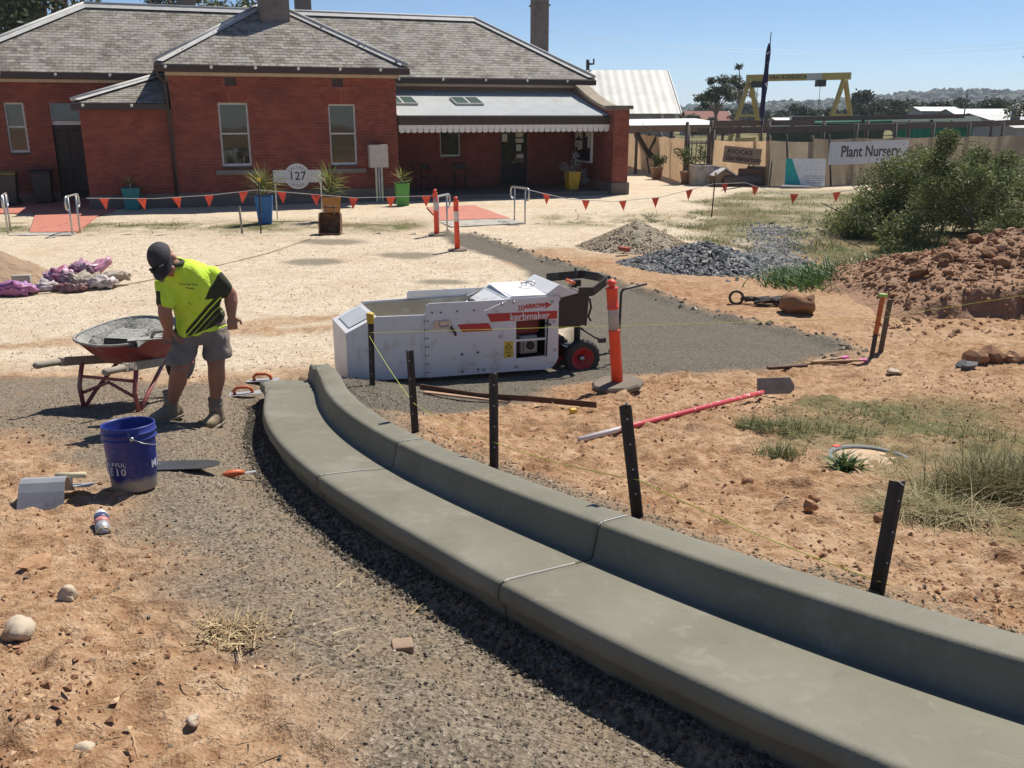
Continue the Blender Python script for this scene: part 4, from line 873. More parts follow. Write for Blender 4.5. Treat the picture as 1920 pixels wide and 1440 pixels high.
vdisp(shirt.data,lambda x,y,z: np.sin((x*2.2+z*1.1)*26+4*vnoise(x*9,z*9))*.0055+.016*vnoise(x*14+z*5,z*8+y*6)+.010*np.sin((z-x*.6)*55+5*vnoise(x*7+3,z*7))*np.exp(-((z-1.18)/.09)**2))   # cloth folds
co=MB(); cc=Vector((-2.447,6.592,1.655)); 
for k in (0,): co.tube([cc+Vector((.07*math.cos(t),.062*math.sin(t),.012*math.sin(t))) for t in np.linspace(0,2*math.pi,17)[:-1]],.016,8,closed=True)
co.build('collar',mk('dark_collar',(.05,.055,.03),.85),man)
M_EMB=mk('embroidery',(.05,.07,.02),.8)
text('Concrete Kerb',.021,M_EMB,man,(-2.335,6.555,1.505),(R(70),R(4),R(12)),depth=.004,name='embroidered_name'); text('Pilbeam',.02,M_EMB,man,(-2.33,6.568,1.475),(R(70),R(4),R(12)),depth=.004,name='embroidered_name')
# shorts
so=MB()
loft(so,[((-2.40,6.93,1.15),(.165,.05,.02),(-.03,.118,0)),((-2.40,6.93,1.06),(.182,.055,.02),(-.03,.128,0)),((-2.40,6.92,.99),(.185,.055,.02),(-.03,.12,0))],24)
for a,k,o_ in ((hipL,kneeL,.012),(hipR,kneeR,-.012)):
    q=a.lerp(k,.78); loft(so,[(a+Vector((o_*.5,0,-.0)),(.098,.02,0),(-.02,.105,0)),(a.lerp(k,.35)+Vector((o_,0,0)),(.103,.02,0),(-.02,.11,0)),(q+Vector((o_*1.3,0,0)),(.108,.02,0),(-.02,.112,0))],18)
shorts=remesh(so,'shorts',M_SHORTS,man,.009,2,.4)
vdisp(shorts.data,lambda x,y,z:.014*vnoise(x*16,z*9+y*7)+.004*np.sin(z*60+x*30))
# boots and socks
for an,toe in ((ankL,Vector((-2.395,6.80,.40))),(ankR,Vector((-2.745,6.69,.405)))):
    gzv=TZ(an.x,an.y); d=(toe-an); d.z=0; d.normalize(); s_=Vector((d.y,-d.x,0)); base=Vector((an.x,an.y,0))
    def bp(f_,z): p=base+d*f_; return Vector((p.x,p.y,z+TZ(p.x,p.y)*.5+gzv*.5))
    bo=MB(); secs=[(bp(-.085,.055),s_*.030,Vector((0,0,.042))),(bp(-.06,.075),s_*.042,Vector((0,0,.068))),(bp(0,.08),s_*.046,Vector((0,0,.072))),(bp(.06,.065),s_*.045,Vector((0,0,.058))),(bp(.12,.05),s_*.05,Vector((0,0,.044))),(bp(.17,.045),s_*.046,Vector((0,0,.036))),(bp(.2,.04),s_*.026,Vector((0,0,.022)))]
    loft(bo,secs,16,2.4); bo.lathe([(.055,0),(.058,.08),(.056,.13)],16,(an.x,an.y,gzv+.05)); boot=remesh(bo,'boot',M_BOOT,man,.006,3,.5)
    so_=MB(); loft(so_,[(bp(0,.012)+d*.055,s_*.050,d*.155),(bp(0,.034)+d*.055,s_*.050,d*.153)],22,2.6); so_.build('sole',M_SOLE,boot)
    la=MB()
    for i in range(4): la.tube([bp(.03+.028*i,.135-.016*i)-s_*.03,bp(.036+.028*i,.142-.016*i),bp(.03+.028*i,.135-.016*i)+s_*.03],.004,5)
    la.build('laces',M_SOCK,boot)
    sk_=MB(); sk_.lathe([(.052,.0),(.058,.03),(.054,.055),(.059,.085),(.05,.1),(.044,.1)],18,(an.x,an.y,gzv+.15)); remesh(sk_,'sock',M_SOCK,man,.005,2,.4)
# cap
cp=MB(); n=20; V=[];F=[]
for i in range(7):
    a=math.pi/2*i/6
    for k in range(n): t=2*math.pi*k/n; V.append(hp(.088*math.cos(a)*math.cos(t),.028+.098*math.sin(a),-.012+.112*math.cos(a)*math.sin(t)))
for i in range(6):
    for k in range(n): F.append((i*n+k,i*n+(k+1)%n,(i+1)*n+(k+1)%n,(i+1)*n+k))
F.append(tuple(range(n))); cp.smooth=True; cp.add(V,F); cap_=cp.build('cap',M_CAP,man)
V=[];F=[];m=13
for j,(e,th) in enumerate(((0,0),(.35,0),(.7,0),(1,0),(1,1),(.7,1),(.35,1),(0,1))):
    for k in range(m):
        t=math.pi*(k/(m-1)-.5)*.96; rx=.086+.004*e; x=rx*math.sin(t); zf=-.012+.108*math.cos(t)+e*.078*max(0,math.cos(t))**.6; V.append(hp(x,.034-.014*e-1.6*x*x-.006*th,zf))
for j in range(7):
    for k in range(m-1): F.append((j*m+k,j*m+k+1,(j+1)*m+k+1,(j+1)*m+k))
vb=MB(); vb.smooth=True; vb.add(V,F); vb.build('cap_brim',M_CAP,cap_)
sg=MB(); sg.tube([hp(-.055,.066,.092),hp(-.02,.062,.112),hp(.02,.062,.112),hp(.055,.066,.092)],.011,6); sg.sphere(hp(-.03,.062,.11),.021,8,5); sg.sphere(hp(.03,.062,.11),.021,8,5); sg.build('sunglasses',M_BLACKV,cap_)
bt=MB().sphere(hp(0,.127,-.012),.009,8,5).build('cap_button',M_CAP,cap_)
# ---------------------------------------------------------------- wheelbarrow
M_BARROW=mk('faded_red_tray',(.30,.055,.05),.6,(.22,.045,.042),5,.7,dirt=(.33,.27,.23),dscale=5,damt=.35)
M_BFRAME=mk('pink_red_frame',(.36,.10,.095),.65,(.28,.07,.065),8,.6,dirt=(.33,.28,.24),dscale=9,damt=.4)
M_GREYTIMBER=mk('concrete_caked_timber',(.36,.31,.24),.9,(.26,.22,.17),9,.7,bmp=.4,bscale=30)
M_WETCONC=mk('wet_concrete_mix',(.16,.15,.125),.6,(.235,.225,.195),5,.8,bmp=.9,bscale=22,bdist=.05)
M_SLURRY=mk('dried_slurry',(.38,.365,.325),.85,(.27,.26,.23),6,.8,bmp=.7,bscale=25,bdist=.03)
bar_=thing('wheelbarrow','old red wheelbarrow full of wet concrete with timber handles','wheelbarrow',(-3.25,7.62,0),R(-17))
gzb=TZ(-3.28,7.5)
def brz(x,y,z): return (x,y,z+gzb+.02)      # local: +y toward the wheel, x to the right
rim=[];bot=[]
for k in range(28):
    t=2*math.pi*k/28; ct,st=math.cos(t),math.sin(t); sx=math.copysign(abs(ct)**.62,ct); sy=math.copysign(abs(st)**.62,st)
    wide=.36 if sy<.2 else .36-.06*(sy-.2)
    rim.append(Vector(brz(sx*wide,.02+sy*.44,.60+.05*(sy+1)/2*1.0-.02*(1-abs(sx))))); bot.append(Vector(brz(sx*.23,.08+sy*.27,.37)))
V=[];F=[]
for L_ in (bot,[b.lerp(r,.5)+Vector((0,0,-.01)) for b,r in zip(bot,rim)],rim): V+=L_
n=28
for i in range(2):
    for k in range(n): F.append((i*n+k,i*n+(k+1)%n,(i+1)*n+(k+1)%n,(i+1)*n+k))
F.append(tuple(range(n)))
b=MB(); b.smooth=True; b.add(V,F); b.build('tray',M_BARROW,bar_)
b=MB(); b.tube([r+Vector((0,0,.002)) for r in rim],.011,7,closed=True); b.build('tray_rim',M_SLURRY,bar_)
# slurry skin on the inside wall, concrete fill
b=MB(); b.smooth=True; A=[r*1+ (Vector((0,.02,r.z))-r)*.04 for r in rim]; B2=[b_.lerp(r,.35)+(Vector((0,.05,r.z))-r)*.06 for b_,r in zip(bot,rim)]; b.add(A+B2,[(k,(k+1)%n,n+(k+1)%n,n+k) for k in range(n)]); b.build('slurry_coat',M_SLURRY,bar_)
G=26; V=[];F=[]
for i in range(G):
    for j in range(G):
        a=(i/(G-1)*2-1); c=(j/(G-1)*2-1); q=max(abs(a),abs(c)); 
        e=math.sqrt(1-.42*min(a*a,c*c)/max(a*a,c*c,1e-6)); x=a*.30*e*(1-.1*(c>0)*c); y=.03+c*.365*e; zz=.565+.045*(c+1)/2+.05*float(fbm(np.array([x*7.]),np.array([y*7.]),4)[0])+.04*max(0,c)*(1-abs(a))-.008*max(0,-c)
        V.append(brz(x,y,zz-.03*(q>.97)))
for i in range(G-1):
    for j in range(G-1): F.append((i*G+j,(i+1)*G+j,(i+1)*G+j+1,i*G+j+1))
b=MB(); b.smooth=True; b.add(V,F); b.build('concrete_load',M_WETCONC,bar_)
for s_ in (-1,1):
    h=MB(); h.tube([Vector(brz(s_*.33,-.74,.47)),Vector(brz(s_*.33,-.72,.47)),Vector(brz(s_*.325,-.62,.458)),Vector(brz(s_*.315,-.50,.445))],[.022,.03,.026,.03],10); h.bar(brz(s_*.315,-.50,.445),brz(s_*.12,.62,.24),.045,.07); h.build('handle',M_GREYTIMBER,bar_,bevel=.006)
    l=MB(); l.tube([brz(s_*.27,-.30,.39),brz(s_*.275,-.36,.2),brz(s_*.275,-.34,-.01)],.019,8); l.tube([brz(s_*.275,-.34,0),brz(s_*.26,-.2,.12),brz(s_*.22,.12,.34)],.017,8); l.tube([brz(s_*.275,-.40,-.005),brz(s_*.275,-.25,-.005)],.018,8); l.build('leg',M_BFRAME,bar_)
b=MB(); b.tube([brz(-.27,-.33,.28),brz(.27,-.33,.28)],.014,8); b.tube([brz(-.27,-.34,.14),brz(0,-.33,.25),brz(.27,-.34,.14)],.014,8); b.build('leg_brace',M_BFRAME,bar_)
w=bpy.data.objects.new('wheel',None); COL.objects.link(w); w.parent=bar_; w.location=brz(0,.62,.185); w.rotation_euler=(0,R(90),0)
MB().lathe([(.11,-.04),(.15,-.045),(.18,-.03),(.187,0),(.18,.03),(.15,.045),(.11,.04)],28,caps=False).build('tyre',M_RUBBER,w); MB().lathe([(0,-.03),(.04,-.03),(.06,-.01),(.11,-.035),(.115,-.03),(.115,.03),(.11,.035),(.06,.01),(.04,.03),(0,.03)],24).build('rim',M_BFRAME,w)
b=MB(); b.tube([brz(-.13,.62,.185),brz(.13,.62,.185)],.012,8); b.bar(brz(-.12,.60,.25),brz(-.12,.63,.17),.01,.05); b.bar(brz(.12,.60,.25),brz(.12,.63,.17),.01,.05); b.build('axle_bracket',M_BFRAME,bar_)
# tools lying on the concrete: slurry-caked metal box tool with wire bail, and a float in the hand
tl=thing('screed_box','slurry caked steel screed box with wire bail lying in the wheelbarrow','tool',(-3.16,7.28,gzb+.60),R(-12))
b=MB(); b.add([(-.16,-.06,-.01),(.16,-.06,-.01),(.17,.12,.03),(-.13,.12,.03),(-.15,-.05,.06),(.14,-.05,.06),(.16,.12,.11),(-.12,.12,.11)],[(3,2,6,7),(0,3,7,4),(1,5,6,2),(4,7,6,5),(0,1,2,3)]); b.build('box_body',M_SLURRY,tl,bevel=.012)
b=MB(); b.tube([(.12,-.05,.06),(.2,-.02,.09),(.21,.08,.12),(.15,.12,.11)],.005,6); b.build('wire_bail',M_SLURRY,tl)
MB().add([(-.14,-.062,-.005),(.13,-.062,-.005),(.12,-.056,.05),(-.13,-.056,.05)],[(0,1,2,3)]).build('open_end',M_BLACK,tl)
fl=thing('hand_float','steel hand float held by the worker on the barrow rim','trowel',(-2.66,6.86,TZ(-2.66,6.9)+.665),R(18))
MB().box((-.1,0,0),(.34,.11,.006)).build('blade',M_SLURRY,fl); b=MB(); b.tube([(-.1,0,.005),(-.08,0,.045),(.08,.0,.05),(.1,0,.005)],.013,8); b.build('handle',M_GREYTIMBER,fl)
# ---------------------------------------------------------------- blue bucket
def bucket_mat():
    m,nt,bs=nodes('blue_bucket_plastic'); tc=N(nt,'TexCoord').outputs['Object']; bs.inputs['Roughness'].default_value=.42
    sp=N(nt,'SeparateXYZ'); L(nt,tc,sp.inputs[0]); z=sp.outputs[2]
    c=mixc(nt,ramp(nt,noise(nt,tc,7,5),[(.35,(0,0,0)),(.65,(1,1,1))]),(.012,.021,.16),(.022,.034,.215))
    mp=N(nt,'Mapping'); mp.inputs['Scale'].default_value=(30,30,5); L(nt,tc,mp.inputs[0])
    c=mixc(nt,ramp(nt,noise(nt,mp.outputs[0],1,5,.65),[(.62,(0,0,0)),(.70,(.65,.65,.65))]),c,(.36,.34,.30))
    low=mathn(nt,'ADD',z,mathn(nt,'MULTIPLY',noise(nt,tc,9,4),-.09)); c=mixc(nt,ramp(nt,low,[(.0,(1,1,1)),(.035,(.0,.0,.0))]),c,(.34,.31,.255))
    c=mixc(nt,ramp(nt,noise(nt,tc,38,4,.7),[(.60,(0,0,0)),(.7,(.5,.5,.5))]),c,(.22,.215,.25))
    L(nt,c,bs.inputs['Base Color']); return m
M_BUCKET=bucket_mat()
bk=thing('bucket','scuffed blue plastic bucket spattered with concrete','bucket',(-2.125,4.80,TZ(-2.125,4.8)+.012),R(0),rot=(R(-3),R(-1),0))
rb,rt,hb=.12,.142,.37
b=MB(); b.lathe([(0,0),(rb-.004,0),(rb,.006),(rb+(rt-rb)*.78,hb*.78),(rt*.965+.0,hb*.785),(rt+.003,hb*.79),(rt+.004,hb*.81),(rt-.003,hb*.815),(rt-.002,hb*.875),(rt+.004,hb*.88),(rt+.004,hb*.90),(rt-.001,hb*.905),(rt+.001,hb*.98),(rt,hb),(rt-.006,hb),(rt-.009,hb*.97),(rb-.002,.012),(0,.012)],48); b.build('pail',M_BUCKET,bk)
b=MB(); b.tube([(rt*1.0*math.cos(a)+.004*math.cos(a),rt*math.sin(a)+.004*math.sin(a),hb*.865-.13*max(0,1-abs((a+R(40)+1.2)/1.25))) for a in np.linspace(-2.4-R(40)+.02,.0-R(40)+.02,15)],.0028,6)
b=MB(); e0=Vector((rt*math.cos(R(-62)),rt*math.sin(R(-62)),hb*.83))*1.02; b.tube([e0,Vector((.13,-.13,.29)),Vector((.168,-.03,.25)),Vector((.158,.04,.26)),Vector((.06,.15,.31))],.0026,6); b.sphere(e0,.014,8,6); b.build('wire_handle',M_CHROME,bk)
M_PRINT=mk('worn_white_print',(.62,.61,.60),.5,(.25,.25,.42),18,.6)
vs_=math.atan2(-4.8,2.155)   # towards the viewer
for w_,sz,bo_,an_,zz in (('HELPFUL',.034,.0005,-.80,.168),('MITRE',.055,.0016,-1.48,.125),('10',.055,.0016,-.52,.125),('MITRE',.062,.002,1.55,.145)):
    for i_,ch in enumerate(w_):
        adv=sz*.64; a_=vs_+an_+(i_-(len(w_)-1)/2)*adv/(rb+.015)
        link('print',textmesh(ch,sz,M_PRINT,'print',.0003,bo_,wrap=(rb+.1*zz,a_)),bk,(0,0,zz))
# ---------------------------------------------------------------- star pickets and stakes
M_PICKET=mk('bitumen_black_steel',(.028,.022,.02),.65,(.05,.036,.03),10,.7,dirt=(.13,.075,.05),dscale=7,damt=.3)
M_YCAP=mk('yellow_cap',(.66,.42,.03),.5,(.55,.33,.03),9,.5)
def picket(base,h,lean=(0,0),ang=0,label='',cap=None,w=.029,group='star pickets along the new kerb',hole=True):
    t=thing('star_picket',label,'star picket',(base[0],base[1],TZ(*base)),0,group,rot=(lean[1],lean[0],0))
    b=MB()
    for k in range(3):
        a=2*math.pi*k/3+ang; d=Vector((math.cos(a),math.sin(a),0)); n_=Vector((-d.y,d.x,0)); V=[]
        for z in (-.15,h):
            zz=z
            V+=[n_*.0035+Vector((0,0,zz)),-n_*.0035+Vector((0,0,zz)),d*w-n_*.004+Vector((0,0,zz-(.006*(k==1) if z>0 else 0))),d*w+n_*.004+Vector((0,0,zz))]
        b.add(V,[(0,1,2,3),(7,6,5,4),(0,4,5,1),(1,5,6,2),(2,6,7,3),(3,7,4,0)])
    b.build('post',M_PICKET,t)
    if hole:
        hs=MB()
        for i in range(int(h/.12)): hs.sphere((.022*math.cos(-1.6),.022*math.sin(-1.6)-.006,h-.06-.12*i),.0045,6,4)
        hs.build('wire_hole',mk('bright_hole',(.6,.6,.58),.5),t)
    if cap: MB().lathe([(0,h+.02),(.03,h+.02),(.036,h+.012),(.034,h-.035),(.030,h-.07),(.026,h-.075)],12).build('safety_cap',cap,t)
    return t
picket((-1.28,8.05),.66,(R(1),0),.4,'tallest star picket with yellow cap in front of the white machine',M_YCAP)
picket((-.64,5.70),.57,(R(-2),0),.2,'star picket with string line between the machine and the kerb, uncapped')
picket((-.097,4.82),.56,(0,0),.9,'upright black star picket midway along the kerb')
picket((.58,3.87),.56,(R(-8),R(0)),1.3,'star picket leaning left beside the kerb joint and near the levelling pole',w=.03)
picket((1.33,2.98),.44,(R(3),0),.6,'nearest black star picket at the right end of the kerb',w=.033)
M_ORST=mk('orange_plastic_stake',(.52,.14,.035),.6,(.42,.1,.03),8,.5)
st=thing('marker_stake','orange and black marker stake with lime cap on the red dirt','stake',(4.13,10.2,TZ(4.13,10.2)),0,rot=(0,R(4),0))
b=MB(); b.bx(-.022,.022,-.015,.015,-.1,.27); b.build('lower_post',M_BLACK,st); MB().bx(-.024,.024,-.017,.017,.27,.70).build('orange_sleeve',M_ORST,st,bevel=.004); MB().bx(-.045,.045,-.03,.03,.70,.735).build('cap',mk('lime_cap',(.35,.55,.12),.6),st,bevel=.006)
sp=thing('timber_stake','weathered thin dark stake beside the orange marker','stake',(4.36,10.52,TZ(4.36,10.5)),0,rot=(0,R(4),0)); MB().bx(-.025,.025,-.02,.02,-.1,.62).build('post',mk('weathered_stake',(.10,.075,.055),.9,(.16,.12,.09),12,.6),sp,bevel=.003)
# string lines
M_STRING=mk('fluoro_string',(.62,.66,.08),.7)
def string(pts,label,sag=0,r=.0022,mat=None,nm='string_line',cat='string'):
    P=[]
    for a,c in zip(pts[:-1],pts[1:]):
        a=Vector(a);c=Vector(c)
        for t in np.linspace(0,1,9)[:-1]: P.append(a.lerp(c,t)-Vector((0,0,sag*4*t*(1-t))))
    P.append(Vector(pts[-1])); b=MB(); b.tube(P,r,5); return tag(b.build(nm,mat or M_STRING),label,cat)
def gp(x,y,h): return (x,y,TZ(x,y)+h)
string([gp(-1.28,8.02,.5),(4.16,10.18,.47),(7.2,11.4,.62)],'taut yellow string line crossing in front of the machine to the stakes')
string([gp(-1.28,8.02,.47),gp(-.64,5.67,.22),gp(-.09,4.79,.16),gp(.57,3.84,.2),gp(1.35,2.95,.05)],'yellow string line tied from picket to picket along the kerb',.02)
string([(4.15,10.19,.66),(4.6,9.95,.22),(5.25,9.9,.05),(5.9,10.3,.25),(6.1,10.6,.35)],'slack yellow string drooping from the lime-capped stake',.04)
# ---------------------------------------------------------------- delineator bollards
M_ORANGE=mk('fluoro_orange_plastic',(.86,.085,.03),.5,(.78,.07,.028),5,.5,dirt=(.5,.07,.04),dscale=8,damt=.15)
M_REFL=mk('reflective_sleeve',(.42,.42,.43),.4,(.36,.36,.37),20,.5); M_REFL2=mk('white_reflective_sleeve',(.72,.71,.69),.5)
M_RBASE=mk('dusty_rubber_base',(.22,.175,.13),.9,(.15,.12,.09),8,.7,bmp=.3)
def delineator(x,y,h,lean,label,br=.25,refl=None,bh=.055):
    t=thing('delineator',label,'bollard',(x,y,TZ(x,y)+(.045 if br>.2 else .0)),0,'orange plastic delineator bollards',rot=(0,R(lean),0)); s_=h/1.0
    MB().lathe([(0,.0),(br,.0),(br,bh*.6),(br-.02,bh),(.06,bh),(.05,bh+.01),(0,bh+.01)],9 if br>.2 else 14,smooth=False).build('base',M_RBASE,t,bevel=.005)
    b=MB(); b.lathe([(.055,bh),(.054,.3*s_),(.052,.54*s_),(.056,.545*s_),(.056,.555*s_),(.05,.56*s_)],24); b.build('post',M_ORANGE,t)
    MB().lathe([(.05,.555*s_),(.05,.76*s_),(.0501,.761*s_)],24).build('reflective_band',refl or M_REFL,t)
    MB().lathe([(.05,.755*s_),(.056,.76*s_),(.056,.775*s_),(.052,.78*s_),(.053,.93*s_),(.059,.945*s_),(.059,.955*s_),(.03,.965*s_),(.026,.975*s_),(.026,.985*s_),(.045,.99*s_),(.046,1.005*s_),(.022,1.03*s_),(0,1.032*s_)],24).build('tee_top',M_ORANGE,t)
delineator(1.0,8.34,1.0,-5,'near orange delineator bollard on a round rubber base by the machine')
delineator(-1.12,18.85,1.06,-1,'orange delineator bollard standing at the side of the dark path',.2,M_REFL2,.04)
delineator(-1.74,21.3,1.02,-1,'orange delineator bollard next to the handrail at the path end',.2,M_REFL2,.04)
# ---------------------------------------------------------------- tools and litter on the ground
pl=thing('levelling_pole','red and white painted pole with a flat metal levelling blade','levelling tool',(0,0,0))
a=Vector(gp(.46,5.92,.03)); c=Vector(gp(2.27,7.95,.06))
def polem():
    m,nt,bs=nodes('chipped_red_pole'); tc=N(nt,'NewGeometry').outputs['Position']; bs.inputs['Roughness'].default_value=.5
    sp=N(nt,'SeparateXYZ'); L(nt,tc,sp.inputs[0]); e=mathn(nt,'LESS_THAN',mathn(nt,'ADD',sp.outputs[1],mathn(nt,'MULTIPLY',noise(nt,tc,8,3),.5)),6.5)
    c=mixc(nt,mathn(nt,'MAXIMUM',e,mathn(nt,'GREATER_THAN',noise(nt,tc,20,6,.7),.6)),(.50,.05,.06),(.62,.56,.55)); L(nt,c,bs.inputs['Base Color']); return m
b=MB(); b.tube([a,a.lerp(c,.3),a.lerp(c,.6),c],.021,10); b.build('pole',polem(),pl)
d=(c-a).normalized(); s_=Vector((d.y,-d.x,0)); b=MB(); q=c+d*.10+Vector((0,0,.02)); bl=[(-.16,-.05),(.15,-.05),(.19,-.01),(.19,.03),(.15,.10),(-.16,.10)]
sd=Vector((1,.1,0)).normalized(); V=[q+sd*(x+.06)+Vector((0,.35,.94))*y for x,y in bl]; V+=[v+Vector((0,.006,0)) for v in V]; b.add(V,[tuple(range(6)),tuple(range(11,5,-1))]+[(i,i+6,(i+1)%6+6,(i+1)%6) for i in range(6)]); b.build('blade',mk('galvanised_blade',(.30,.27,.22),.6,(.22,.19,.15),9,.6),pl)
M_RUST=mk('rusty_steel',(.075,.038,.024),.8,(.13,.065,.04),12,.7,bmp=.3)
def strip(pts,w,h,mat,label,cat,name,up=(0,0,1)):
    b=MB()
    for p,q in zip(pts[:-1],pts[1:]): b.bar(p,q,w,h,up)
    return tag(b.build(name,mat),label,cat)
strip([gp(-.85,8.12,.05),gp(-.3,7.8,.05),gp(.15,7.55,.06),gp(.70,7.25,.05)],.012,.05,M_RUST,'long rusty steel strip lying on the dirt behind the kerb','steel strip','steel_strip')
strip([gp(-.8,8.02,.02),gp(-.02,7.62,.02)],.05,.015,mk('pale_timber',(.46,.29,.18),.85,(.36,.22,.14),8,.6),'thin timber lath lying against the rusty strip','timber','timber_lath')
tag(MB().box(gp(.5,7.13,.02),(.06,.05,.04),(0,0,.4)).build('yellow_picket_cap',M_YCAP,bevel=.01),'yellow plastic cap dropped on the dirt beside the rusty strip','cap')
# bent metal edging tools
M_SHEET=mk('bare_sheet_steel',(.46,.46,.45),.45,(.33,.33,.33),5,.7,metal=.25,dirt=(.16,.15,.14),dscale=6,damt=.2)
et=thing('edging_tool','folded sheet steel edging tool lying on the orange dirt','edging tool',(-2.455,4.47,TZ(-2.455,4.47)),R(8))
prof=[(-.12,.0),(-.105,.012),(-.085,.045),(-.055,.095),(-.025,.135),(.0,.150),(.03,.146),(.06,.12),(.12,.03)]
V=[];F=[]; n=len(prof)
for x in (-.118,.118):
    for y,z in prof: V.append((x+(.012 if x<0 else -.012)*(y+.17)*3,y,z))
    for y,z in prof: V.append((x+(.012 if x<0 else -.012)*(y+.17)*3,y,z-.004))
for i in range(n-1): F.append((i,i+1,2*n+i+1,2*n+i)); F.append((n+i,3*n+i,3*n+i+1,n+i+1)); F.append((i,n+i,n+i+1,i+1)); F.append((2*n+i,2*n+i+1,3*n+i+1,3*n+i))
F.append((0,2*n,3*n,n)); F.append((n-1,2*n-1,4*n-1,3*n-1))
b=MB(); b.add(V,F); b.build('plate',M_SHEET,et); 
et2=thing('edging_trowel','small steel edging trowel with pale timber grip behind the folded tool','trowel',(-2.45,4.72,TZ(-2.45,4.72)+.03),R(6))
MB().box((0,0,.01),(.24,.12,.005),(R(-12),0,0)).build('blade',M_SHEET,et2); b=MB(); b.tube([(-.085,.04,.055),(.075,.04,.055)],.017,10); b.build('grip',mk('pale_wood_grip',(.58,.50,.33),.7),et2); b=MB(); b.tube([(0,.02,.01),(0,.035,.05)],.008,6); b.build('shank',M_SHEET,et2)
# spray can
cn=thing('spray_can','spent white and pink spray paint can lying on the gravel','spray can',(-1.96,4.02,TZ(-1.96,4.02)+.036),0,rot=(R(-83),R(0),R(26)))
M_CANW=mk('can_label_white',(.70,.68,.68),.4,(.5,.48,.5),30,.5); M_CANP=mk('can_label_pink',(.62,.25,.22),.4); M_CANN=mk('can_label_navy',(.06,.07,.15),.4); M_CANT=mk('tin_base',(.62,.52,.33),.35,metal=.5)
r_=.033
MB().lathe([(r_,-.09),(r_,.015)],24).build('can_body',M_SHEET,cn); MB().lathe([(r_+.0005,-.02),(r_+.0005,.03)],24).build('pink_band',M_CANP,cn); MB().lathe([(r_+.0006,.02),(r_+.0006,.06)],24).build('navy_band',M_CANN,cn)
MB().lathe([(r_+.0005,.058),(r_,.075),(r_*.8,.085),(r_*.78,.10),(0,.105)],24).build('white_cap',M_CANW,cn); MB().lathe([(0,-.082),(r_*.8,-.084),(r_*.9,-.092),(r_+.001,-.092),(r_+.001,-.086)],24).build('can_bottom',M_CANT,cn)
text('MARKER',.015,M_CANW,cn,(0,r_+.001,.04),(R(90),0,R(180)),depth=.0003,name='can_lettering')
# steel float behind bucket: long rounded blade
fb=thing('steel_float','long dark steel float with rounded end lying flat behind the bucket','trowel',(-2.03,5.27,TZ(-2.03,5.27)+.018),R(4),rot=(R(-7),0,R(5)))
P=[(-.3,-.11),(.1,-.11)]+[(.1+.13*math.sin(t),-.11*math.cos(t)) for t in np.linspace(.2,math.pi-.2,9)]+[(.1,.11),(-.3,.11)]
MB().prism(P,0,.004,'xy').build('blade',mk('blue_grey_steel',(.10,.105,.115),.35,(.14,.14,.15),6,.6,metal=.6),fb); 
M_ORH=mk('orange_trowel_grip',(.60,.13,.035),.5,(.5,.1,.03),9,.5)
for (x,y,rz,lab) in ((-2.68,8.72,.35,'steel trowel with orange grip lying left of the gutter end'),(-2.62,9.22,.15,'second orange gripped trowel right against the gutter end')):
    t=thing('trowel',lab,'trowel',(x,y,TZ(x,y)+.03),rz,'orange handled trowels by the gutter'); MB().box((0,0,.01),(.36,.12,.004)).build('blade',M_SHEET,t); b=MB(); b.tube([(-.07,0,.012),(-.08,0,.045),(-.05,0,.075),(.05,0,.075),(.09,0,.05),(.1,0,.012)],.017,9); b.build('grip',M_ORH,t)
t=thing('pointing_tool','small orange handled tool dropped on the gravel near the bucket','tool',(-1.76,5.40,TZ(-1.76,5.4)+.02),R(25)); b=MB(); b.tube([(-.08,0,.0),(-.03,0,.012),(.03,0,.012),(.07,0,.006)],[.016,.024,.022,.012],9); b.build('grip',M_ORH,t); MB().box((.1,0,.004),(.08,.03,.003)).build('tip',M_SHEET,t)
# flat pieces, single stones
def rock(seed,r,sc=(1,1,.7),sub=2,amp=.42):
    bm=bmesh.new(); bmesh.ops.create_icosphere(bm,subdivisions=sub,radius=r); rr=np.random.default_rng(seed); ph=rr.uniform(0,50,3)
    c=np.array([v.co[:] for v in bm.verts])/r; k=1+amp*fbm(c[:,0]*1.3+ph[0]+c[:,2],c[:,1]*1.3+ph[1]-c[:,2]*.7,3)*2
    for v,q,kk in zip(bm.verts,c,k): v.co=Vector((q[0]*sc[0],q[1]*sc[1],q[2]*sc[2]))*r*kk
    return bm
def rockobj(name,seed,r,pos,mat,label,sc=(1,1,.7),cat='stone',sub=2,group=None,smooth=False,sink=.35):
    bm=rock(seed,r,sc,sub); me=bpy.data.meshes.new(name); bm.to_mesh(me); bm.free(); me.materials.append(mat)
    if smooth:
        for p in me.polygons: p.use_smooth=True
    o=link(name,me,None,(pos[0],pos[1],TZ(*pos)+r*sc[2]*(1-sink)),(0,0,seed*1.7)); return tag(o,label,cat,group)
M_PALEROCK=mk('pale_rock',(.52,.43,.32),.9,(.40,.31,.21),9,.7,bmp=.5,bscale=30,dirt=(.38,.22,.12),dscale=6)
rockobj('stone',3,.052,(-1.72,2.84),M_PALEROCK,'largest pale stone at the left edge of the foreground',(1.2,1,.75),sub=3,smooth=True)
rockobj('stone',5,.034,(-1.69,3.12),M_PALEROCK,'pointed pale stone standing on the orange dirt',(.9,.8,1.25),sub=3,smooth=True)
rockobj('stone',8,.055,(-2.02,3.52),M_CLOD,'buried reddish stone beside a small hollow, left foreground',(1.3,1,.5))
rockobj('stone',11,.022,(-1.16,2.12),M_PALEROCK,'small cream stone at the lower edge of the orange dirt',(1.1,.9,.7),sub=3,smooth=True)
rockobj('stone',12,.02,(-.92,2.27),M_PALEROCK,'tiny cream pebble between orange dirt and grey gravel',(1.2,.9,.7),sub=3,smooth=True)
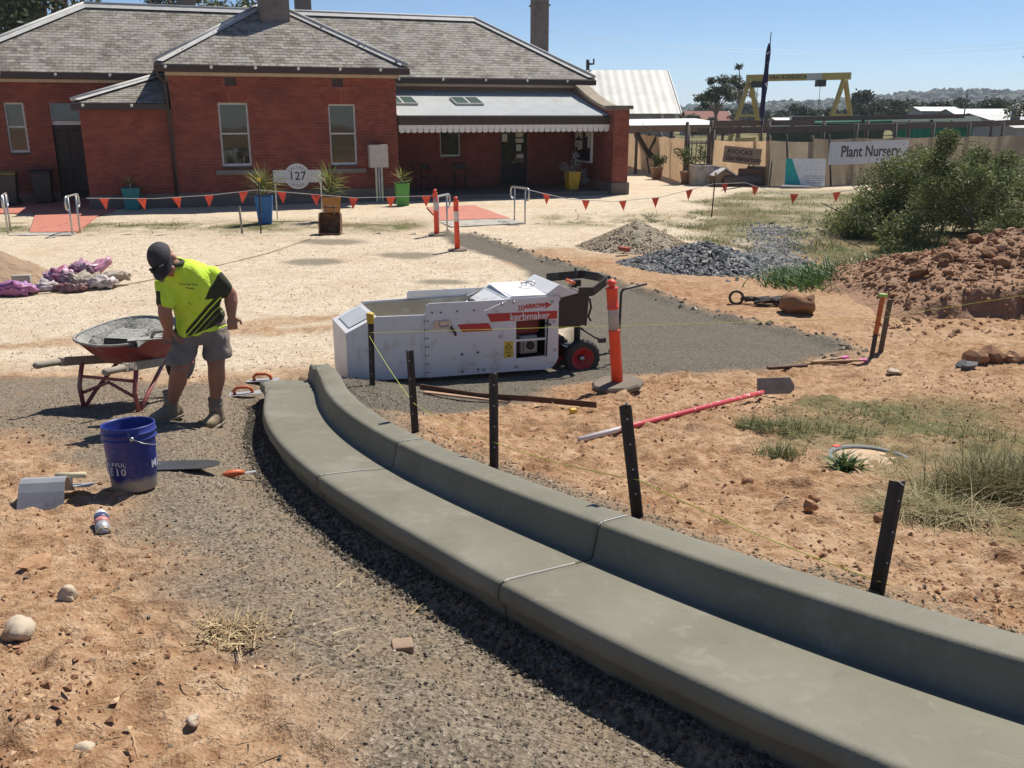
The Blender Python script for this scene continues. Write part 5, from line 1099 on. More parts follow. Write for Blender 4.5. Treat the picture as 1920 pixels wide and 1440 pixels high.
rockobj('stone',14,.026,(-1.55,2.25),mk('quartz',(.52,.47,.43),.6,(.4,.36,.33),7,.6),'flat glassy grey stone bottom left',(1.5,.9,.45),smooth=True)
tag(MB().box(gp(-.385,2.83,.02),(.075,.06,.035),(.1,.05,.25)).build('brick_fragment',mk('fired_clay',(.36,.25,.17),.9,(.27,.18,.12),14,.6,bmp=.4),bevel=.006),'square fragment of brown brick on the gravel by the gutter','brick')
rockobj('stone',21,.10,(4.9,9.55),M_BLUEMETAL,'pale grey stone on the dirt right of the marker stake',(1.3,.9,.6),cat='stone'); rockobj('stone',23,.06,(4.05,9.35),M_PALEROCK,'small white stone below the orange marker stake',(1.4,1,.6),sub=3,smooth=True)
rockobj('boulder',31,.19,(4.06,12.75),M_BROWNCLOD,'round brown boulder of clay sitting on the orange dirt',(1.15,1,.85),cat='boulder',sub=3,smooth=True,sink=.25)
for i,(x,y,r) in enumerate(((1.83,4.15,.045),(1.55,4.4,.035),(1.62,4.55,.028),(2.05,4.3,.03),(5.35,9.95,.14),(5.6,9.9,.1),(5.15,9.85,.12),(1.35,4.9,.03))):
    rockobj('clod',40+i,r,(x,y),M_CLOD if i<4 or i==7 else M_BROWNCLOD,['dark reddish clod on the verge, biggest near the nearest pickets','clod left of the biggest verge clod','little clod behind the verge clods','clod right of the biggest verge clod','lump of brown clay in the hollow by the slack string','right hand lump of clay in the hollow','left hand lump of clay in the hollow','lone small clod behind the leaning picket'][i],(1,1,.75),'clod',2)
# pegs with pink tape
pg=thing('survey_pegs','bundle of timber survey pegs with pink ends lying on the dirt','pegs',(3.45,9.78,TZ(3.45,9.78)),R(12))
M_PEG=mk('survey_peg_timber',(.42,.27,.15),.85,(.3,.18,.1),9,.6); M_PINK=mk('pink_paint',(.75,.16,.42),.6)
for i,(dx,dy,a,l) in enumerate(((0,0,.05,.5),(.05,.05,.25,.45),(.1,-.06,-.08,.55))): b=MB(); b.box((dx,dy,.03+.012*i),(l,.035,.02),(0,0,a)); o=b.build('peg',M_PEG,pg); b=MB(); b.box((dx+l/2*math.cos(a)+.04,dy+l/2*math.sin(a),.03+.012*i),(.10,.037,.022),(0,0,a)); b.build('pink_end',M_PINK,o)
strip([gp(2.75,9.5,.03),gp(3.2,9.62,.03)],.05,.03,M_RUST,'short dark board lying on the dirt left of the pegs','board','short_board')
# strap / harness heap
sp=thing('lifting_strap','heap of black webbing strap and shackles on the dirt','strap',(3.62,13.3,TZ(3.6,13.3)))
M_WEB=mk('black_webbing',(.035,.03,.026),.85,(.07,.055,.042),9,.6)
rr=random.Random(4)
for i in range(5):
    pts=[(rr.uniform(-.25,.05)+.07*k+.12*math.sin(k*1.3+i),.10*math.cos(k*.9+i*1.7)+rr.uniform(-.05,.05),.04+.05*abs(math.sin(k*1.1+i))) for k in range(8)]; b=MB(); b.tube(pts,[.022]*8,6); b.build('strap_loop',M_WEB,sp)
b=MB(); b.tube([(-.32+.1*math.cos(t),.02*math.sin(t),.1+.09*math.sin(t)) for t in np.linspace(0,6.28,13)[:-1]],.02,7,closed=True); b.build('shackle_ring',M_WEB,sp); MB().box((.55,.05,.06),(.34,.1,.05),(0,.1,.2)).build('ratchet',M_WEB,sp,bevel=.01)
MB().box((.35,-.12,.06),(.1,.08,.12),(0,.2,.2)).build('hook',M_WEB,sp,bevel=.02)
# manhole
mh=thing('manhole_cover','round dirt-filled concrete manhole cover with grey ring in the grass','manhole',(2.30,5.50,TZ(2.3,5.5)-.042),0,rot=(R(-1),R(2),0))
MB().lathe([(.23,-.06),(.272,-.06),(.272,.036),(.265,.044),(.245,.044),(.238,.03)],40,caps=False).build('ring',mk('grey_poly_ring',(.22,.22,.22),.7,(.15,.15,.15),9,.5),mh); MB().lathe([(0,.034),(.12,.03),(.235,.026),(.235,-.05)],36).build('lid',mk('dusty_lid',(.52,.385,.25),.95,(.42,.29,.18),6,.6,bmp=.6,bscale=40),mh)
MB().box((-.15,.218,.047),(.05,.035,.006),(0,0,.6)).build('orange_mark',M_ORANGE,mh)
rockobj('stone',61,.05,(3.32,5.35),M_PALEROCK,'cream stone half hidden right of the tussock',(1.5,.9,.7),sub=3,smooth=True)
# ---------------------------------------------------------------- things in front of the building
# foliage helpers
def leafmat(name,stops,trans=.25,rough=.55):
    m,nt,bs=nodes(name); bs.inputs['Roughness'].default_value=rough; bs.inputs['Specular IOR Level'].default_value=.35
    a=N(nt,'Attribute',attribute_name='rnd').outputs['Fac']; c=ramp(nt,a,stops); L(nt,c,bs.inputs['Base Color'])
    tr=N(nt,'BsdfTranslucent'); L(nt,c,tr.inputs[0]); mx=N(nt,'MixShader'); mx.inputs[0].default_value=trans
    L(nt,bs.outputs[0],mx.inputs[1]); L(nt,tr.outputs[0],mx.inputs[2]); L(nt,mx.outputs[0],nt.nodes['Material Output'].inputs[0]); return m
def blades(P,D,Ln,W,rnd,bend,seed=0,seg=3):
    """grass / strap leaves: tapered strips. P base, D direction, Ln length, W width, bend droop"""
    r=np.random.default_rng(seed); n=len(P); D=D/np.linalg.norm(D,axis=1,keepdims=True)
    side=np.cross(D,np.array([0,0,1.])); nn=np.linalg.norm(side,axis=1,keepdims=True); side=np.where(nn<1e-3,np.array([[1.,0,0]]),side/np.maximum(nn,1e-3))
    a=r.uniform(-.8,.8,n)[:,None]; side=side*np.cos(a)+np.cross(D,side)*np.sin(a)
    hor=D.copy(); hor[:,2]=0; hn=np.linalg.norm(hor,axis=1,keepdims=True); hor=np.where(hn<1e-3,r.normal(size=(n,3))*np.array([1,1,0]),hor); hor/=np.maximum(np.linalg.norm(hor,axis=1,keepdims=True),1e-3)
    V=[];k=seg+1
    for i in range(k):
        t=i/seg; c=P+D*(Ln*t)[:,None]+hor*((bend*Ln*t*t)*.6)[:,None]-np.array([0,0,1.])*((bend*Ln*t*t)*.55)[:,None]; w=(W*(1-t**1.5)*.5+.0002)[:,None]
        V+= [c-side*w,c+side*w]
    V=np.stack(V,1).reshape(-1,3); bf=np.array([(2*i,2*i+1,2*i+3,2*i+2) for i in range(seg)]); F=(bf[None]+(np.arange(n)*2*k)[:,None,None]).reshape(-1,4)
    return V,F,np.repeat(rnd,seg)
def leaves(C,S,seed,asp=.45,up=.3):
    """single-quad leaves (diamond) at C with size S"""
    r=np.random.default_rng(seed); n=len(C); d=r.normal(size=(n,3)); d[:,2]=d[:,2]*.7+up; d/=np.linalg.norm(d,axis=1,keepdims=True)
    e=np.cross(d,r.normal(size=(n,3))); e/=np.linalg.norm(e,axis=1,keepdims=True); s=S[:,None]
    V=np.stack([C,C+d*s*.55+e*s*asp*.5,C+d*s,C+d*s*.55-e*s*asp*.5],1).reshape(-1,3); F=np.arange(n*4).reshape(n,4); return V,F
def clumped(n,cl,rad,seed,shell=.55):
    """points in ellipsoidal clumps: cl list of (c, r)"""
    r=np.random.default_rng(seed); k=r.integers(0,len(cl),n); c=np.array([q[0] for q in cl])[k]; rr=np.array([q[1] for q in cl])[k]
    d=r.normal(size=(n,3)); d/=np.linalg.norm(d,axis=1,keepdims=True); t=(shell+(1-shell)*r.random(n))**.6
    return c+d*t[:,None]*rr[:,None]*np.array(rad),k
M_YUCCA=leafmat('yucca_leaf',[(0,(.10,.135,.03)),(.5,(.19,.22,.055)),(.85,(.34,.33,.10)),(1,(.50,.42,.16))])
def yucca(parent,z,h,n,seed,w=.035,name='plant'):
    r=np.random.default_rng(seed); a=r.uniform(0,6.28,n); el=r.uniform(-.25,1.45,n); D=np.stack([np.cos(a)*np.cos(el),np.sin(a)*np.cos(el),np.sin(el)],-1)
    P=np.stack([.02*np.cos(a),.02*np.sin(a),z+h*.35+r.uniform(-.25,.15,n)*h],-1); V,F,rn=blades(P,D,h*r.uniform(.5,.75,n),np.full(n,w),r.random(n),r.uniform(.05,.45,n),seed)
    o=link(name,npmesh(name,V,F,M_YUCCA,attr={'rnd':('FACE',rn)}),parent); b=MB(); b.tube([(0,0,z-.1),(0,0,z+h*.4)],.035,7); b.build('stem',M_GREYTIMBER,o); return o
M_SOIL=mk('potting_soil',(.06,.045,.032),.95)
def planter(x,y,w0,w1,h,col,rz,label,py=True,ph=.75,n=70,seed=1,z=None):
    t=thing('planter',label,'planter',(x,y,TZ(x,y)+.012 if z is None else z),rz,'tapered square planters in front of the building'); b=MB(); a,c=w0/2,w1/2
    b.add([(-a,-a,0),(a,-a,0),(a,a,0),(-a,a,0),(-c,-c,h),(c,-c,h),(c,c,h),(-c,c,h)],[(0,1,5,4),(1,2,6,5),(2,3,7,6),(3,0,4,7),(3,2,1,0)]); d=c-.025; b.add([(-c,-c,h),(c,-c,h),(c,c,h),(-c,c,h),(-d,-d,h),(d,-d,h),(d,d,h),(-d,d,h),(-d,-d,h-.06),(d,-d,h-.06),(d,d,h-.06),(-d,d,h-.06)],[(0,1,5,4),(1,2,6,5),(2,3,7,6),(3,0,4,7),(4,5,9,8),(5,6,10,9),(6,7,11,10),(7,4,8,11)])
    b.build('pot',mk('pot_glaze',col,.5,tuple(q*.85 for q in col),6,.5),t); MB().bx(-d,d,-d,d,h-.07,h-.05).build('soil',M_SOIL,t)
    if py: yucca(t,h-.06,ph,n,seed)
    return t
def bg(px_u,px_v): p=bw(px_u,px_v); return p.x,p.y
planter(-11.16,27.35,.36,.5,.62,(.02,.23,.22),BTH,'teal planter with small spiky plant against the brick annexe',ph=.5,n=30,seed=2)
planter(-6.31,23.7,.32,.44,.68,(.03,.16,.42),.2,'blue planter with large yucca left of the gallery sign',ph=.95,n=110,seed=3)
planter(-4.72,24.3,.36,.46,.62,(.50,.21,.045),.3,'orange planter with large yucca behind the excavator bucket',ph=.95,n=110,seed=4)
planter(-3.35,28.5,.34,.42,.66,(.10,.36,.06),.25,'bright green planter with spiky plant at the bay corner',ph=.6,n=45,seed=5)
yp=planter(2.13,33.2,.34,.46,.62,(.60,.36,.015),BTH,'yellow planter with trailing silver shrub in the verandah shade',py=False,z=.135+.0)
r=np.random.default_rng(8); cl=[((.1,0,.85),.24),((-.35,-.05,.75),.2),((.35,-.1,.55),.18),((.5,0,.3),.12),((.15,.1,1.15),.16),((-.1,-.1,.6),.25)]
C,k=clumped(700,cl,(1,1,.9),8,.2); V,F=leaves(C,r.uniform(.04,.08,700),8,.5); link('silver_shrub',npmesh('silver_shrub',V,F,leafmat('silver_leaf',[(0,(.22,.25,.24)),(1,(.42,.46,.46))]),attr={'rnd':('FACE',r.random(700))}),yp)
# gallery sign
gs=thing('gallery_sign','white GALLERY 127 AVOCA sign on two thin posts','sign',(-5.66,24.76,0),R(12))
M_SIGNW=mk('sign_white',(.70,.68,.67),.5,(.62,.60,.6),4,.4); M_SIGNK=mk('sign_black',(.03,.03,.032),.6)
P=[]; rC,zC,hw,hh=.33,1.12,.62,.16
a0=math.asin(hh/rC)
P+=[(-hw,zC-hh),(-rC*math.cos(a0),zC-hh)]+[(-rC*math.cos(t),zC-rC*math.sin(t)) for t in np.linspace(a0,math.pi-a0,17)[1:-1]]+[(rC*math.cos(a0),zC-hh),(hw,zC-hh),(hw,zC+hh),(rC*math.cos(a0),zC+hh)]+[(rC*math.cos(t),zC+rC*math.sin(t)) for t in np.linspace(a0,math.pi-a0,17)[1:-1]]+[(-rC*math.cos(a0),zC+hh),(-hw,zC+hh)]
Pb=[(x*1.02,zC+(z-zC)*1.035) for x,z in P]; MB().prism(Pb,.003,.02).build('sign_edge',M_SIGNK,gs); MB().prism(P,-.012,.001).build('sign_board',M_SIGNW,gs)
for x in (-.59,.59): b=MB(); b.tube([(x,.035,-.1),(x,.035,zC+hh)],.016,8); b.build('sign_post',M_WHITEP,gs)
text('127',.30,M_SIGNK,gs,(0,-.0135,zC),depth=.001,bold=.002)
for w_,rad,sgn in (('GALLERY',.245,1),('AVOCA',.255,-1)):
    for i,ch in enumerate(w_):
        a=(i-(len(w_)-1)/2)*.30*(1 if sgn>0 else .9); x=rad*math.sin(a); z=zC+sgn*rad*math.cos(a); text(ch,.085,M_SIGNK,gs,(x,-.0135,z-.01*sgn),(R(90),a*sgn,0),depth=.001)
# meter box
mb_=thing('meter_box','beige metal meter cabinet on two steel legs against the wall','meter box',bw(6.0,-.32,0),BTH)
MB().bx(-.3,.3,-.12,.14,1.08,1.78).build('cabinet',mk('beige_enamel',(.52,.47,.40),.5,(.46,.41,.35),5,.4),mb_,bevel=.012); MB().bx(-.28,.28,-.127,-.121,1.1,1.76).build('cabinet_door',mk('beige_enamel_door',(.55,.50,.43),.5),mb_)
for x in (-.09,.09): MB().bx(x-.03,x+.03,-.03,.03,-.1,1.08).build('leg',M_CHROME,mb_)
b=MB(); b.tube([(.0,-.02,0),(0,-.02,1.08)],.03,8); b.build('conduit',M_GREYP,mb_)
# handrail hoops
M_STEEL=mk('galvanised_tube',(.52,.52,.50),.35,(.44,.44,.43),8,.5,metal=.6)
def hoop(x,y,rz,label):
    t=thing('handrail',label,'handrail',(x,y,0),rz,'galvanised loop handrails at the path ends')
    L_=.46; h=.88; d=.2; P=[]
    for a in np.linspace(R(-80),R(90),8): P.append((-L_+ -.0-.10*math.cos(a)*1.0,0,h-.1+.1*math.sin(a)*1.0))
    P=[(-.36+.02,0,h-.3),(-.42,0,h-.29),(-.46,0,h-.22),(-.46,0,h-.08),(-.42,0,h-.01),(-.36,0,h),(.36,0,h),(.42,0,h-.01),(.46,0,h-.08),(.46,0,h-.22),(.42,0,h-.29),(.34,0,h-.3)]
    b=MB(); b.tube(P,.024,8); b.build('rail',M_STEEL,t)
    for x_ in (-.27,.27): b=MB(); b.tube([(x_,0,-.1),(x_,0,h)],.022,8); b.build('post',M_STEEL,t)
hoop(-11.95,21.95,R(112),'leftmost loop handrail at the left edge of the photograph'); hoop(-10.23,21.67,R(97),'loop handrail right of the left red path')
hoop(-1.62,21.67,R(72),'loop handrail left of the central red path'); hoop(.2,24.07,R(-60),'loop handrail right of the central red path')
# excavator bucket
eb=thing('excavator_bucket','rusty small excavator bucket standing open towards the yard','excavator bucket',(-4.23,21.55,0),R(4))
M_EXB=mk('rusty_bucket_steel',(.20,.095,.04),.8,(.12,.06,.03),6,.8,bmp=.4,bscale=25,dirt=(.34,.2,.1),dscale=5)
pr_=[(-.20,.0),(.05,.0),(.18,.08),(.22,.25),(.18,.42),(.06,.5)]
b=MB()
for x in (-.24,.24): b.prism([(-.27,.02)]+pr_[1:]+[(-.08,.48)],x-.012,x+.012,'yz')
for p,q in zip(pr_[:-1],pr_[1:]): b.add([(-.24,p[0],p[1]),(.24,p[0],p[1]),(.24,q[0],q[1]),(-.24,q[0],q[1])],[(0,1,2,3)])
b.build('shell',M_EXB,eb); MB().box((0,-.24,.03),(.5,.1,.025),(R(-12),0,0)).build('cutting_edge',M_EXB,eb)
for x in (-.18,0,.18): MB().box((x,-.31,.045),(.05,.08,.02),(R(-12),0,0)).build('tooth',M_EXB,eb)
for x in (-.1,.1): MB().prism([(-.02,.46),(.16,.44),(.14,.66),(.04,.68)],x-.012,x+.012,'yz').build('lug',M_EXB,eb)
b=MB(); b.tube([(-.17,.08,.62),(.17,.08,.62)],.022,8); b.build('pin',M_EXB,eb)
# bunting
M_FLAG=mk('bunting_orange',(.85,.10,.045),.6,(.78,.09,.04),5,.4); M_CORD=mk('white_cord',(.62,.60,.56),.8)
M_THINP=mk('thin_black_steel',(.03,.026,.022),.7)
def stake(x,y,h,label,cap=None,lean=0,wood=False,r_=.018):
    t=thing('bunting_stake',label,'stake',(x,y,TZ(x,y)),0,'stakes in front of the building',rot=(0,lean,0)); b=MB(); b.tube([(0,0,-.1),(0,0,h)],r_,6); b.build('post',M_THINP if not wood else mk('bleached_post',(.30,.26,.22),.9),t)
    if cap: MB().bx(-.03,.03,-.03,.03,h-.03,h+.05).build('cap',cap,t,bevel=.008)
stake(-5.93,21.8,1.22,'thin dark stake with yellow cap in front of the blue planter',M_YCAP,R(2)); stake(-6.36,21.75,.62,'short bleached post left of the blue planter',None,R(-1.5),True,.026)
stake(5.53,25.7,1.15,'thin black stake with pale cap holding the bunting by the grass',mk('pale_cap',(.5,.42,.25),.7),R(2))
def bunting(pts,fl,label,rs=5):
    t=thing('bunting',label,'bunting',(0,0,0),0,'orange safety bunting strung across the yard'); rr=random.Random(rs); b=MB(); Q=[Vector(p) for p in pts]; D=[]
    for a,c in zip(Q[:-1],Q[1:]):
        for s_ in np.linspace(0,1,7)[:-1]: D.append(a.lerp(c,s_))
    D.append(Q[-1]); b.tube(D,.008,5); b.build('cord',M_CORD,t)
    lens=[0]
    for a,c in zip(Q[:-1],Q[1:]): lens.append(lens[-1]+(c-a).length)
    s_=fl*.5
    while s_<lens[-1]-.1:
        i=max(k for k in range(len(lens)-1) if lens[k]<=s_); a,c=Q[i],Q[i+1]; p=a.lerp(c,(s_-lens[i])/(lens[i+1]-lens[i])); d=(c-a).normalized(); w=.115
        sw=rr.uniform(-.05,.05); tip=p+Vector((0,0,-.27))+d*sw+Vector((-d.y,d.x,0))*rr.uniform(-.06,.06); off=Vector((-d.y,d.x,0))*.004
        A,B_,=p-d*w,p+d*w; mid=(A+B_+tip)/3+Vector((-d.y,d.x,0))*rr.uniform(-.03,.03)
        V=[A+off,B_+off,tip+off,mid+off,A-off,B_-off,tip-off,mid-off]
        MB().add(V,[(0,1,3),(1,2,3),(2,0,3),(5,4,7),(6,5,7),(4,6,7),(0,4,5,1),(1,5,6,2),(2,6,4,0)]).build('flag',M_FLAG,t); s_+=fl*rr.uniform(.92,1.08)
bunting([(-10.0,21.9,.80),(-8.4,21.9,.79),(-7.0,21.85,.88),(-5.93,21.8,1.0),(-5.0,21.85,.92),(-3.7,22.0,.80),(-2.5,22.0,.83),(-1.85,21.9,.86)],.83,'orange bunting from the left handrail past the gallery sign to the bollards')
bunting([(.42,23.85,.84),(1.5,24.3,.56),(2.7,24.6,.48),(4.0,25.1,.55),(5.53,25.7,.86),(6.5,26.1,.86),(7.3,25.6,.60),(8.4,25.2,.62),(9.3,24.5,.85),(10.2,23.6,1.25)],1.05,'orange bunting from the right handrail past the thin stake into the bush')
# chairs and bins in the shade
M_CHAIR=mk('black_chair_metal',(.018,.017,.017),.5)
ch=thing('cafe_chair','dark metal cafe chair left in the verandah shade','chair',bw(8.4,2.45,.135),BTH+R(200),'chairs in the verandah shade')
b=MB(); b.box((0,0,.45),(.4,.4,.03)); b.build('seat',M_CHAIR,ch)
for x in (-.18,.18):
    for y in (-.18,.18): b=MB(); b.tube([(x,y,.44),(x*1.1,y*1.1,0)],.014,6); b.build('leg',M_CHAIR,ch)
b=MB(); b.tube([(-.19,-.19,.45),(-.19,-.24,.86),(0,-.26,.9),(.19,-.24,.86),(.19,-.19,.45)],.014,6); b.box((0,-.25,.76),(.36,.015,.16)); b.build('backrest',M_CHAIR,ch)
c2=copy_tree(ch); c2.location=bw(9.55,2.4,.135); c2['label']='dark metal cafe chair below the verandah window, right of the other'; c2.rotation_euler=(0,0,BTH+R(170))
M_BIN=mk('wheelie_bin_plastic',(.022,.026,.024),.5,(.03,.034,.032),5,.4)
def bin_(u,v,label,lid):
    t=thing('wheelie_bin',label,'bin',bw(u,v,0),BTH,'wheelie bins by the left door'); b=MB(); b.add([(-.22,-.22,.05),(.22,-.22,.05),(.22,.24,.05),(-.22,.24,.05),(-.28,-.3,.95),(.28,-.3,.95),(.28,.32,.95),(-.28,.32,.95)],[(0,1,5,4),(1,2,6,5),(2,3,7,6),(3,0,4,7),(3,2,1,0),(4,5,6,7)]); b.build('bin_body',M_BIN,t,bevel=.02)
    b=MB(); b.prism([(-.34,.95),(.34,.97),(.34,1.04),(-.2,1.05),(-.34,.99)],-.29,.29,'yz'); b.build('lid',lid,t,bevel=.015); b=MB(); b.tube([(-.25,.33,.98),(.25,.33,.98)],.015,6); b.build('handle',M_BIN,t)
    for x in (-.25,.25): o=MB().lathe([(0,-.025),(.1,-.025),(.1,.025),(0,.025)],14).build('wheel',M_RUBBER,t); o.location=(x,.22,.1); o.rotation_euler=(0,R(90),0)
bin_(-3.95,2.75,'black wheelie bin in the shade beside the dark left door',M_BIN); bin_(-4.85,2.3,'wheelie bin with yellow-brown lid at the left edge of the frame',mk('ochre_lid',(.30,.2,.05),.6))
# sacks and sand heap at the left
def heap(name,cx,cy,rx,ry,h,mat,label,cat,seed,n=44,rough=.25,kind=None,pw=1.0,parent=None):
    V=[];F=[]
    gxs=np.linspace(-1,1,n); XX,YY=np.meshgrid(gxs,gxs); rr=np.sqrt(XX**2+YY**2); base=np.clip(1-rr,0,1)**pw; x=cx+XX*rx; y=cy+YY*ry
    z=T(x,y)-.03+h*base*(1+rough*fbm(x*2.5+seed,y*2.5,4))+np.where(base>0,.10*h*fbm(x*9+seed,y*9,3),-.03)*np.minimum(1,base*4); z=np.where(rr>=1,T(x,y)-.06,z)
    ii=np.arange(n*n).reshape(n,n); Fq_=np.stack([ii[:-1,:-1],ii[:-1,1:],ii[1:,1:],ii[1:,:-1]],-1).reshape(-1,4)
    o=link(name,npmesh(name,np.stack([x.ravel(),y.ravel(),z.ravel()],-1),Fq_,mat,True),parent)
    if label: tag(o,label,cat)
    return o,(lambda px,py:np.interp(np.sqrt(((px-cx)/rx)**2+((py-cy)/ry)**2),[0,1],[h,0]))
M_SANDH=mk('damp_sand',(.36,.25,.155),.95,(.27,.18,.11),3,.7,bmp=.8,bscale=14,bdist=.05)
heap('sand_heap',-9.0,15.4,1.35,1.1,.62,M_SANDH,'brown sand heap cut off by the left edge of the photo','sand heap',5)
M_SACKP=mk('purple_printed_sack',(.24,.035,.10),.5,(.52,.40,.48),9,.25,dirt=(.12,.03,.05),dscale=6); M_SACKW=mk('white_plastic_sack',(.52,.48,.46),.5,(.3,.22,.2),9,.3); M_SACKB=mk('dusty_paper_sack',(.40,.34,.27),.8,(.3,.24,.19),7,.7); M_SACKM=mk('red_blue_printed_sack',(.20,.14,.40),.5,(.45,.12,.16),3,.9)
def sack(x,y,z,l,w,h,rz,mat,label,seed,rot=None):
    bm=bmesh.new(); bmesh.ops.create_icosphere(bm,subdivisions=4,radius=1); r_=np.random.default_rng(seed); ph=r_.uniform(0,90)
    cv=np.array([v.co[:] for v in bm.verts]); nzs=1.5*fbm(cv[:,0]*4+ph,cv[:,1]*4+cv[:,2]*3+ph,4,.65)
    for v,nz in zip(bm.verts,nzs):
        c=v.co; s_=[math.copysign(abs(q)**.55,q) for q in c]; nz=float(nz); v.co=Vector((s_[0]*l/2*(1+.15*nz),s_[1]*w/2*(1+.2*nz),s_[2]*h/2*(1+.9*nz)*(1-.3*abs(s_[0]))))
    me=bpy.data.meshes.new('sack'); bm.to_mesh(me); bm.free(); me.materials.append(mat)
    for p in me.polygons: p.use_smooth=True
    o=link('sack',me,None,(x,y,TZ(x,y)+z),rot or (0,0,rz)); return tag(o,label,'sack','empty and full sacks dumped by the sand heap')
sack(-7.75,14.0,.09,.75,.4,.17,.1,M_SACKM,'full red, blue and white printed sack lying flat in front',1); sack(-7.28,14.75,.14,.6,.42,.24,.3,M_SACKP,'crumpled purple sack at the left of the pile',2); sack(-7.0,14.95,.26,.5,.36,.2,-.4,M_SACKP,'purple and white sack on top of the pile',3)
sack(-6.85,14.6,.13,.5,.36,.22,.8,M_SACKB,'dusty brown paper sack in the middle of the pile',4); sack(-6.55,14.55,.1,.45,.3,.16,.2,M_SACKW,'crumpled white plastic sack at the right end of the pile',5); sack(-6.75,15.0,.3,.42,.16,.14,0,mk('pink_rolled_sack',(.50,.14,.25),.5,(.6,.35,.42),9,.6),'rolled pink sack pointing up at the back of the pile',6,(0,R(-28),R(60)))
sack(-7.35,14.35,.08,.35,.25,.14,.5,M_SACKW,'small white plastic sack at the foot of the pile',7); sack(-6.95,14.3,.07,.5,.22,.12,-.1,mk('maroon_sack',(.17,.04,.05),.5,(.3,.2,.2),9,.6),'dark maroon sack low at the front of the pile',8); sack(-6.45,14.8,.16,.45,.2,.14,.5,M_SACKB,'paper sack sticking out to the right of the pile',9)
tag(MB().box(gp(-7.95,14.75,.12),(.28,.1,.14),(0,0,.2)).build('cement_block',M_CONC,bevel=.01),'white block beside the sand heap and the sacks','block')
# thin rope across the yard
string([gp(-7.6,13.8,.02),gp(-6.4,14.5,.03),gp(-5.6,16.2,.02),gp(-4.9,18.3,.02),gp(-4.5,20.6,.02)],'thin brown rope lying across the pale yard',0,.007,mk('jute_rope',(.22,.16,.09),.9),'rope','rope')
# gravel and rock piles
gpile,_=heap('gravel_pile',2.62,19.35,1.3,1.1,.58,mk('crushed_granite',(.42,.355,.26),.95,(.33,.27,.19),5,.7,bmp=1,bscale=28,bdist=.05),'pale crushed gravel pile behind the dark rock pile','gravel pile',9,50,.15)
r=np.random.default_rng(5); n=2600; a=r.uniform(0,6.28,n); q=np.sqrt(r.random(n)); x=2.62+1.38*q*np.cos(a); y=19.35+1.15*q*np.sin(a); z=T(x,y)+np.maximum(0,.58*(1-q*1.05))-.015; V,F,rn=blobs(np.stack([x,y,z],-1),r.uniform(.012,.03,n),6); o=link('loose_gravel',npmesh('loose_gravel',V,F,M_PALESTONE,attr={'rnd':('FACE',rn)}),gpile); o['kind']='stuff'
rp,_=heap('rock_pile',3.55,16.9,1.4,1.05,.46,M_BLUEMETAL,'pile of dark blue-grey crushed rock beside the path','rock pile',13,44,.2)
r=np.random.default_rng(15); n=2300; a=r.uniform(0,6.28,n); q=np.sqrt(r.random(n)); x=3.55+1.5*q*np.cos(a)*(1+.15*np.sin(3*a)); y=16.9+1.12*q*np.sin(a); z=T(x,y)+np.maximum(0,.46*(1-q*1.06))+.0; V,F,rn=blobs(np.stack([x,y,z],-1),r.uniform(.025,.062,n),16,flat=.65); o=link('loose_rock',npmesh('loose_rock',V,F,M_BLUEMETAL,attr={'rnd':('FACE',rn)}),rp); o['kind']='stuff'
n=3000; t=r.random(n); cx=np.interp(t,[0,.25,.5,.75,1],[4.2,4.9,5.3,5.9,6.6]); cy=np.interp(t,[0,.25,.5,.75,1],[16.2,16.9,18.6,21,23.5]); x=cx+r.normal(0,.36,n); y=cy+r.normal(0,.4,n); V,F,rn=blobs(np.stack([x,y,T(x,y)+.0],-1),r.uniform(.025,.065,n),17,flat=.55)
tag(link('drain_rock',npmesh('drain_rock',V,F,M_BLUEMETAL,attr={'rnd':('FACE',rn)})),'blue-grey crushed rock lining the shallow drain','rock',kind='stuff')
tag(MB().box((2.22,18.2,TZ(2.22,18.2)+.13),(.23,.11,.076),(.2,.15,.2)).build('loose_brick',mk('loose_red_brick',(.33,.09,.055),.9),bevel=.005),'single red brick lying on the pale gravel pile','brick')
# ---- excavated dirt mound with cut face
def mound_h(x,y):
    n1=fbm(x*1.2+3,y*1.2,4); n2=fbm(x*5,y*5,3)
    edge=sstep(4.7,6.2,x+n1*.6)
    cut=sstep(12.2,12.55,y+.12*n2)*.46*sstep(4.9,6.6,x+.3*n1)+sstep(12.3,14.2,y)*.10*edge
    hx=np.clip(1-((x-10.4)/4.9)**2,0,1)*sstep(5.3,8.8,x); hy=np.clip(1-((y-15.0)/2.6)**2,0,1); hp_=(hx*hy)**.8*.92*(1+.25*n1)
    return np.maximum(cut*np.clip(1-(np.maximum(0,y-15))/2.5,0,1),hp_+.3*cut*(hp_>0)*(y<15))+.05*n2*edge-.05
xx=np.linspace(4.2,14.5,150); yy=np.linspace(11.9,18.6,120); XX,YY=np.meshgrid(xx,yy); mz=T(XX.ravel(),YY.ravel())+mound_h(XX.ravel(),YY.ravel()); bo=np.minimum.reduce([XX.ravel()-4.2,14.5-XX.ravel(),YY.ravel()-11.9,18.6-YY.ravel()]); mz=np.where(bo<.1,T(XX.ravel(),YY.ravel())-.08,mz)
ii=np.arange(len(xx)*len(yy)).reshape(len(yy),len(xx)); Fq_=np.stack([ii[:-1,:-1],ii[:-1,1:],ii[1:,1:],ii[1:,:-1]],-1).reshape(-1,4)
M_MOUND=mk('dug_red_brown_soil',(.34,.195,.108),.95,(.235,.125,.07),2.2,.7,bmp=.9,bscale=14,bdist=.06)
md=tag(link('dirt_mound',npmesh('dirt_mound',np.stack([XX.ravel(),YY.ravel(),mz],-1),Fq_,M_MOUND,True)),'long mound of dug red-brown earth and clods on the right','dirt mound')
protos=[]
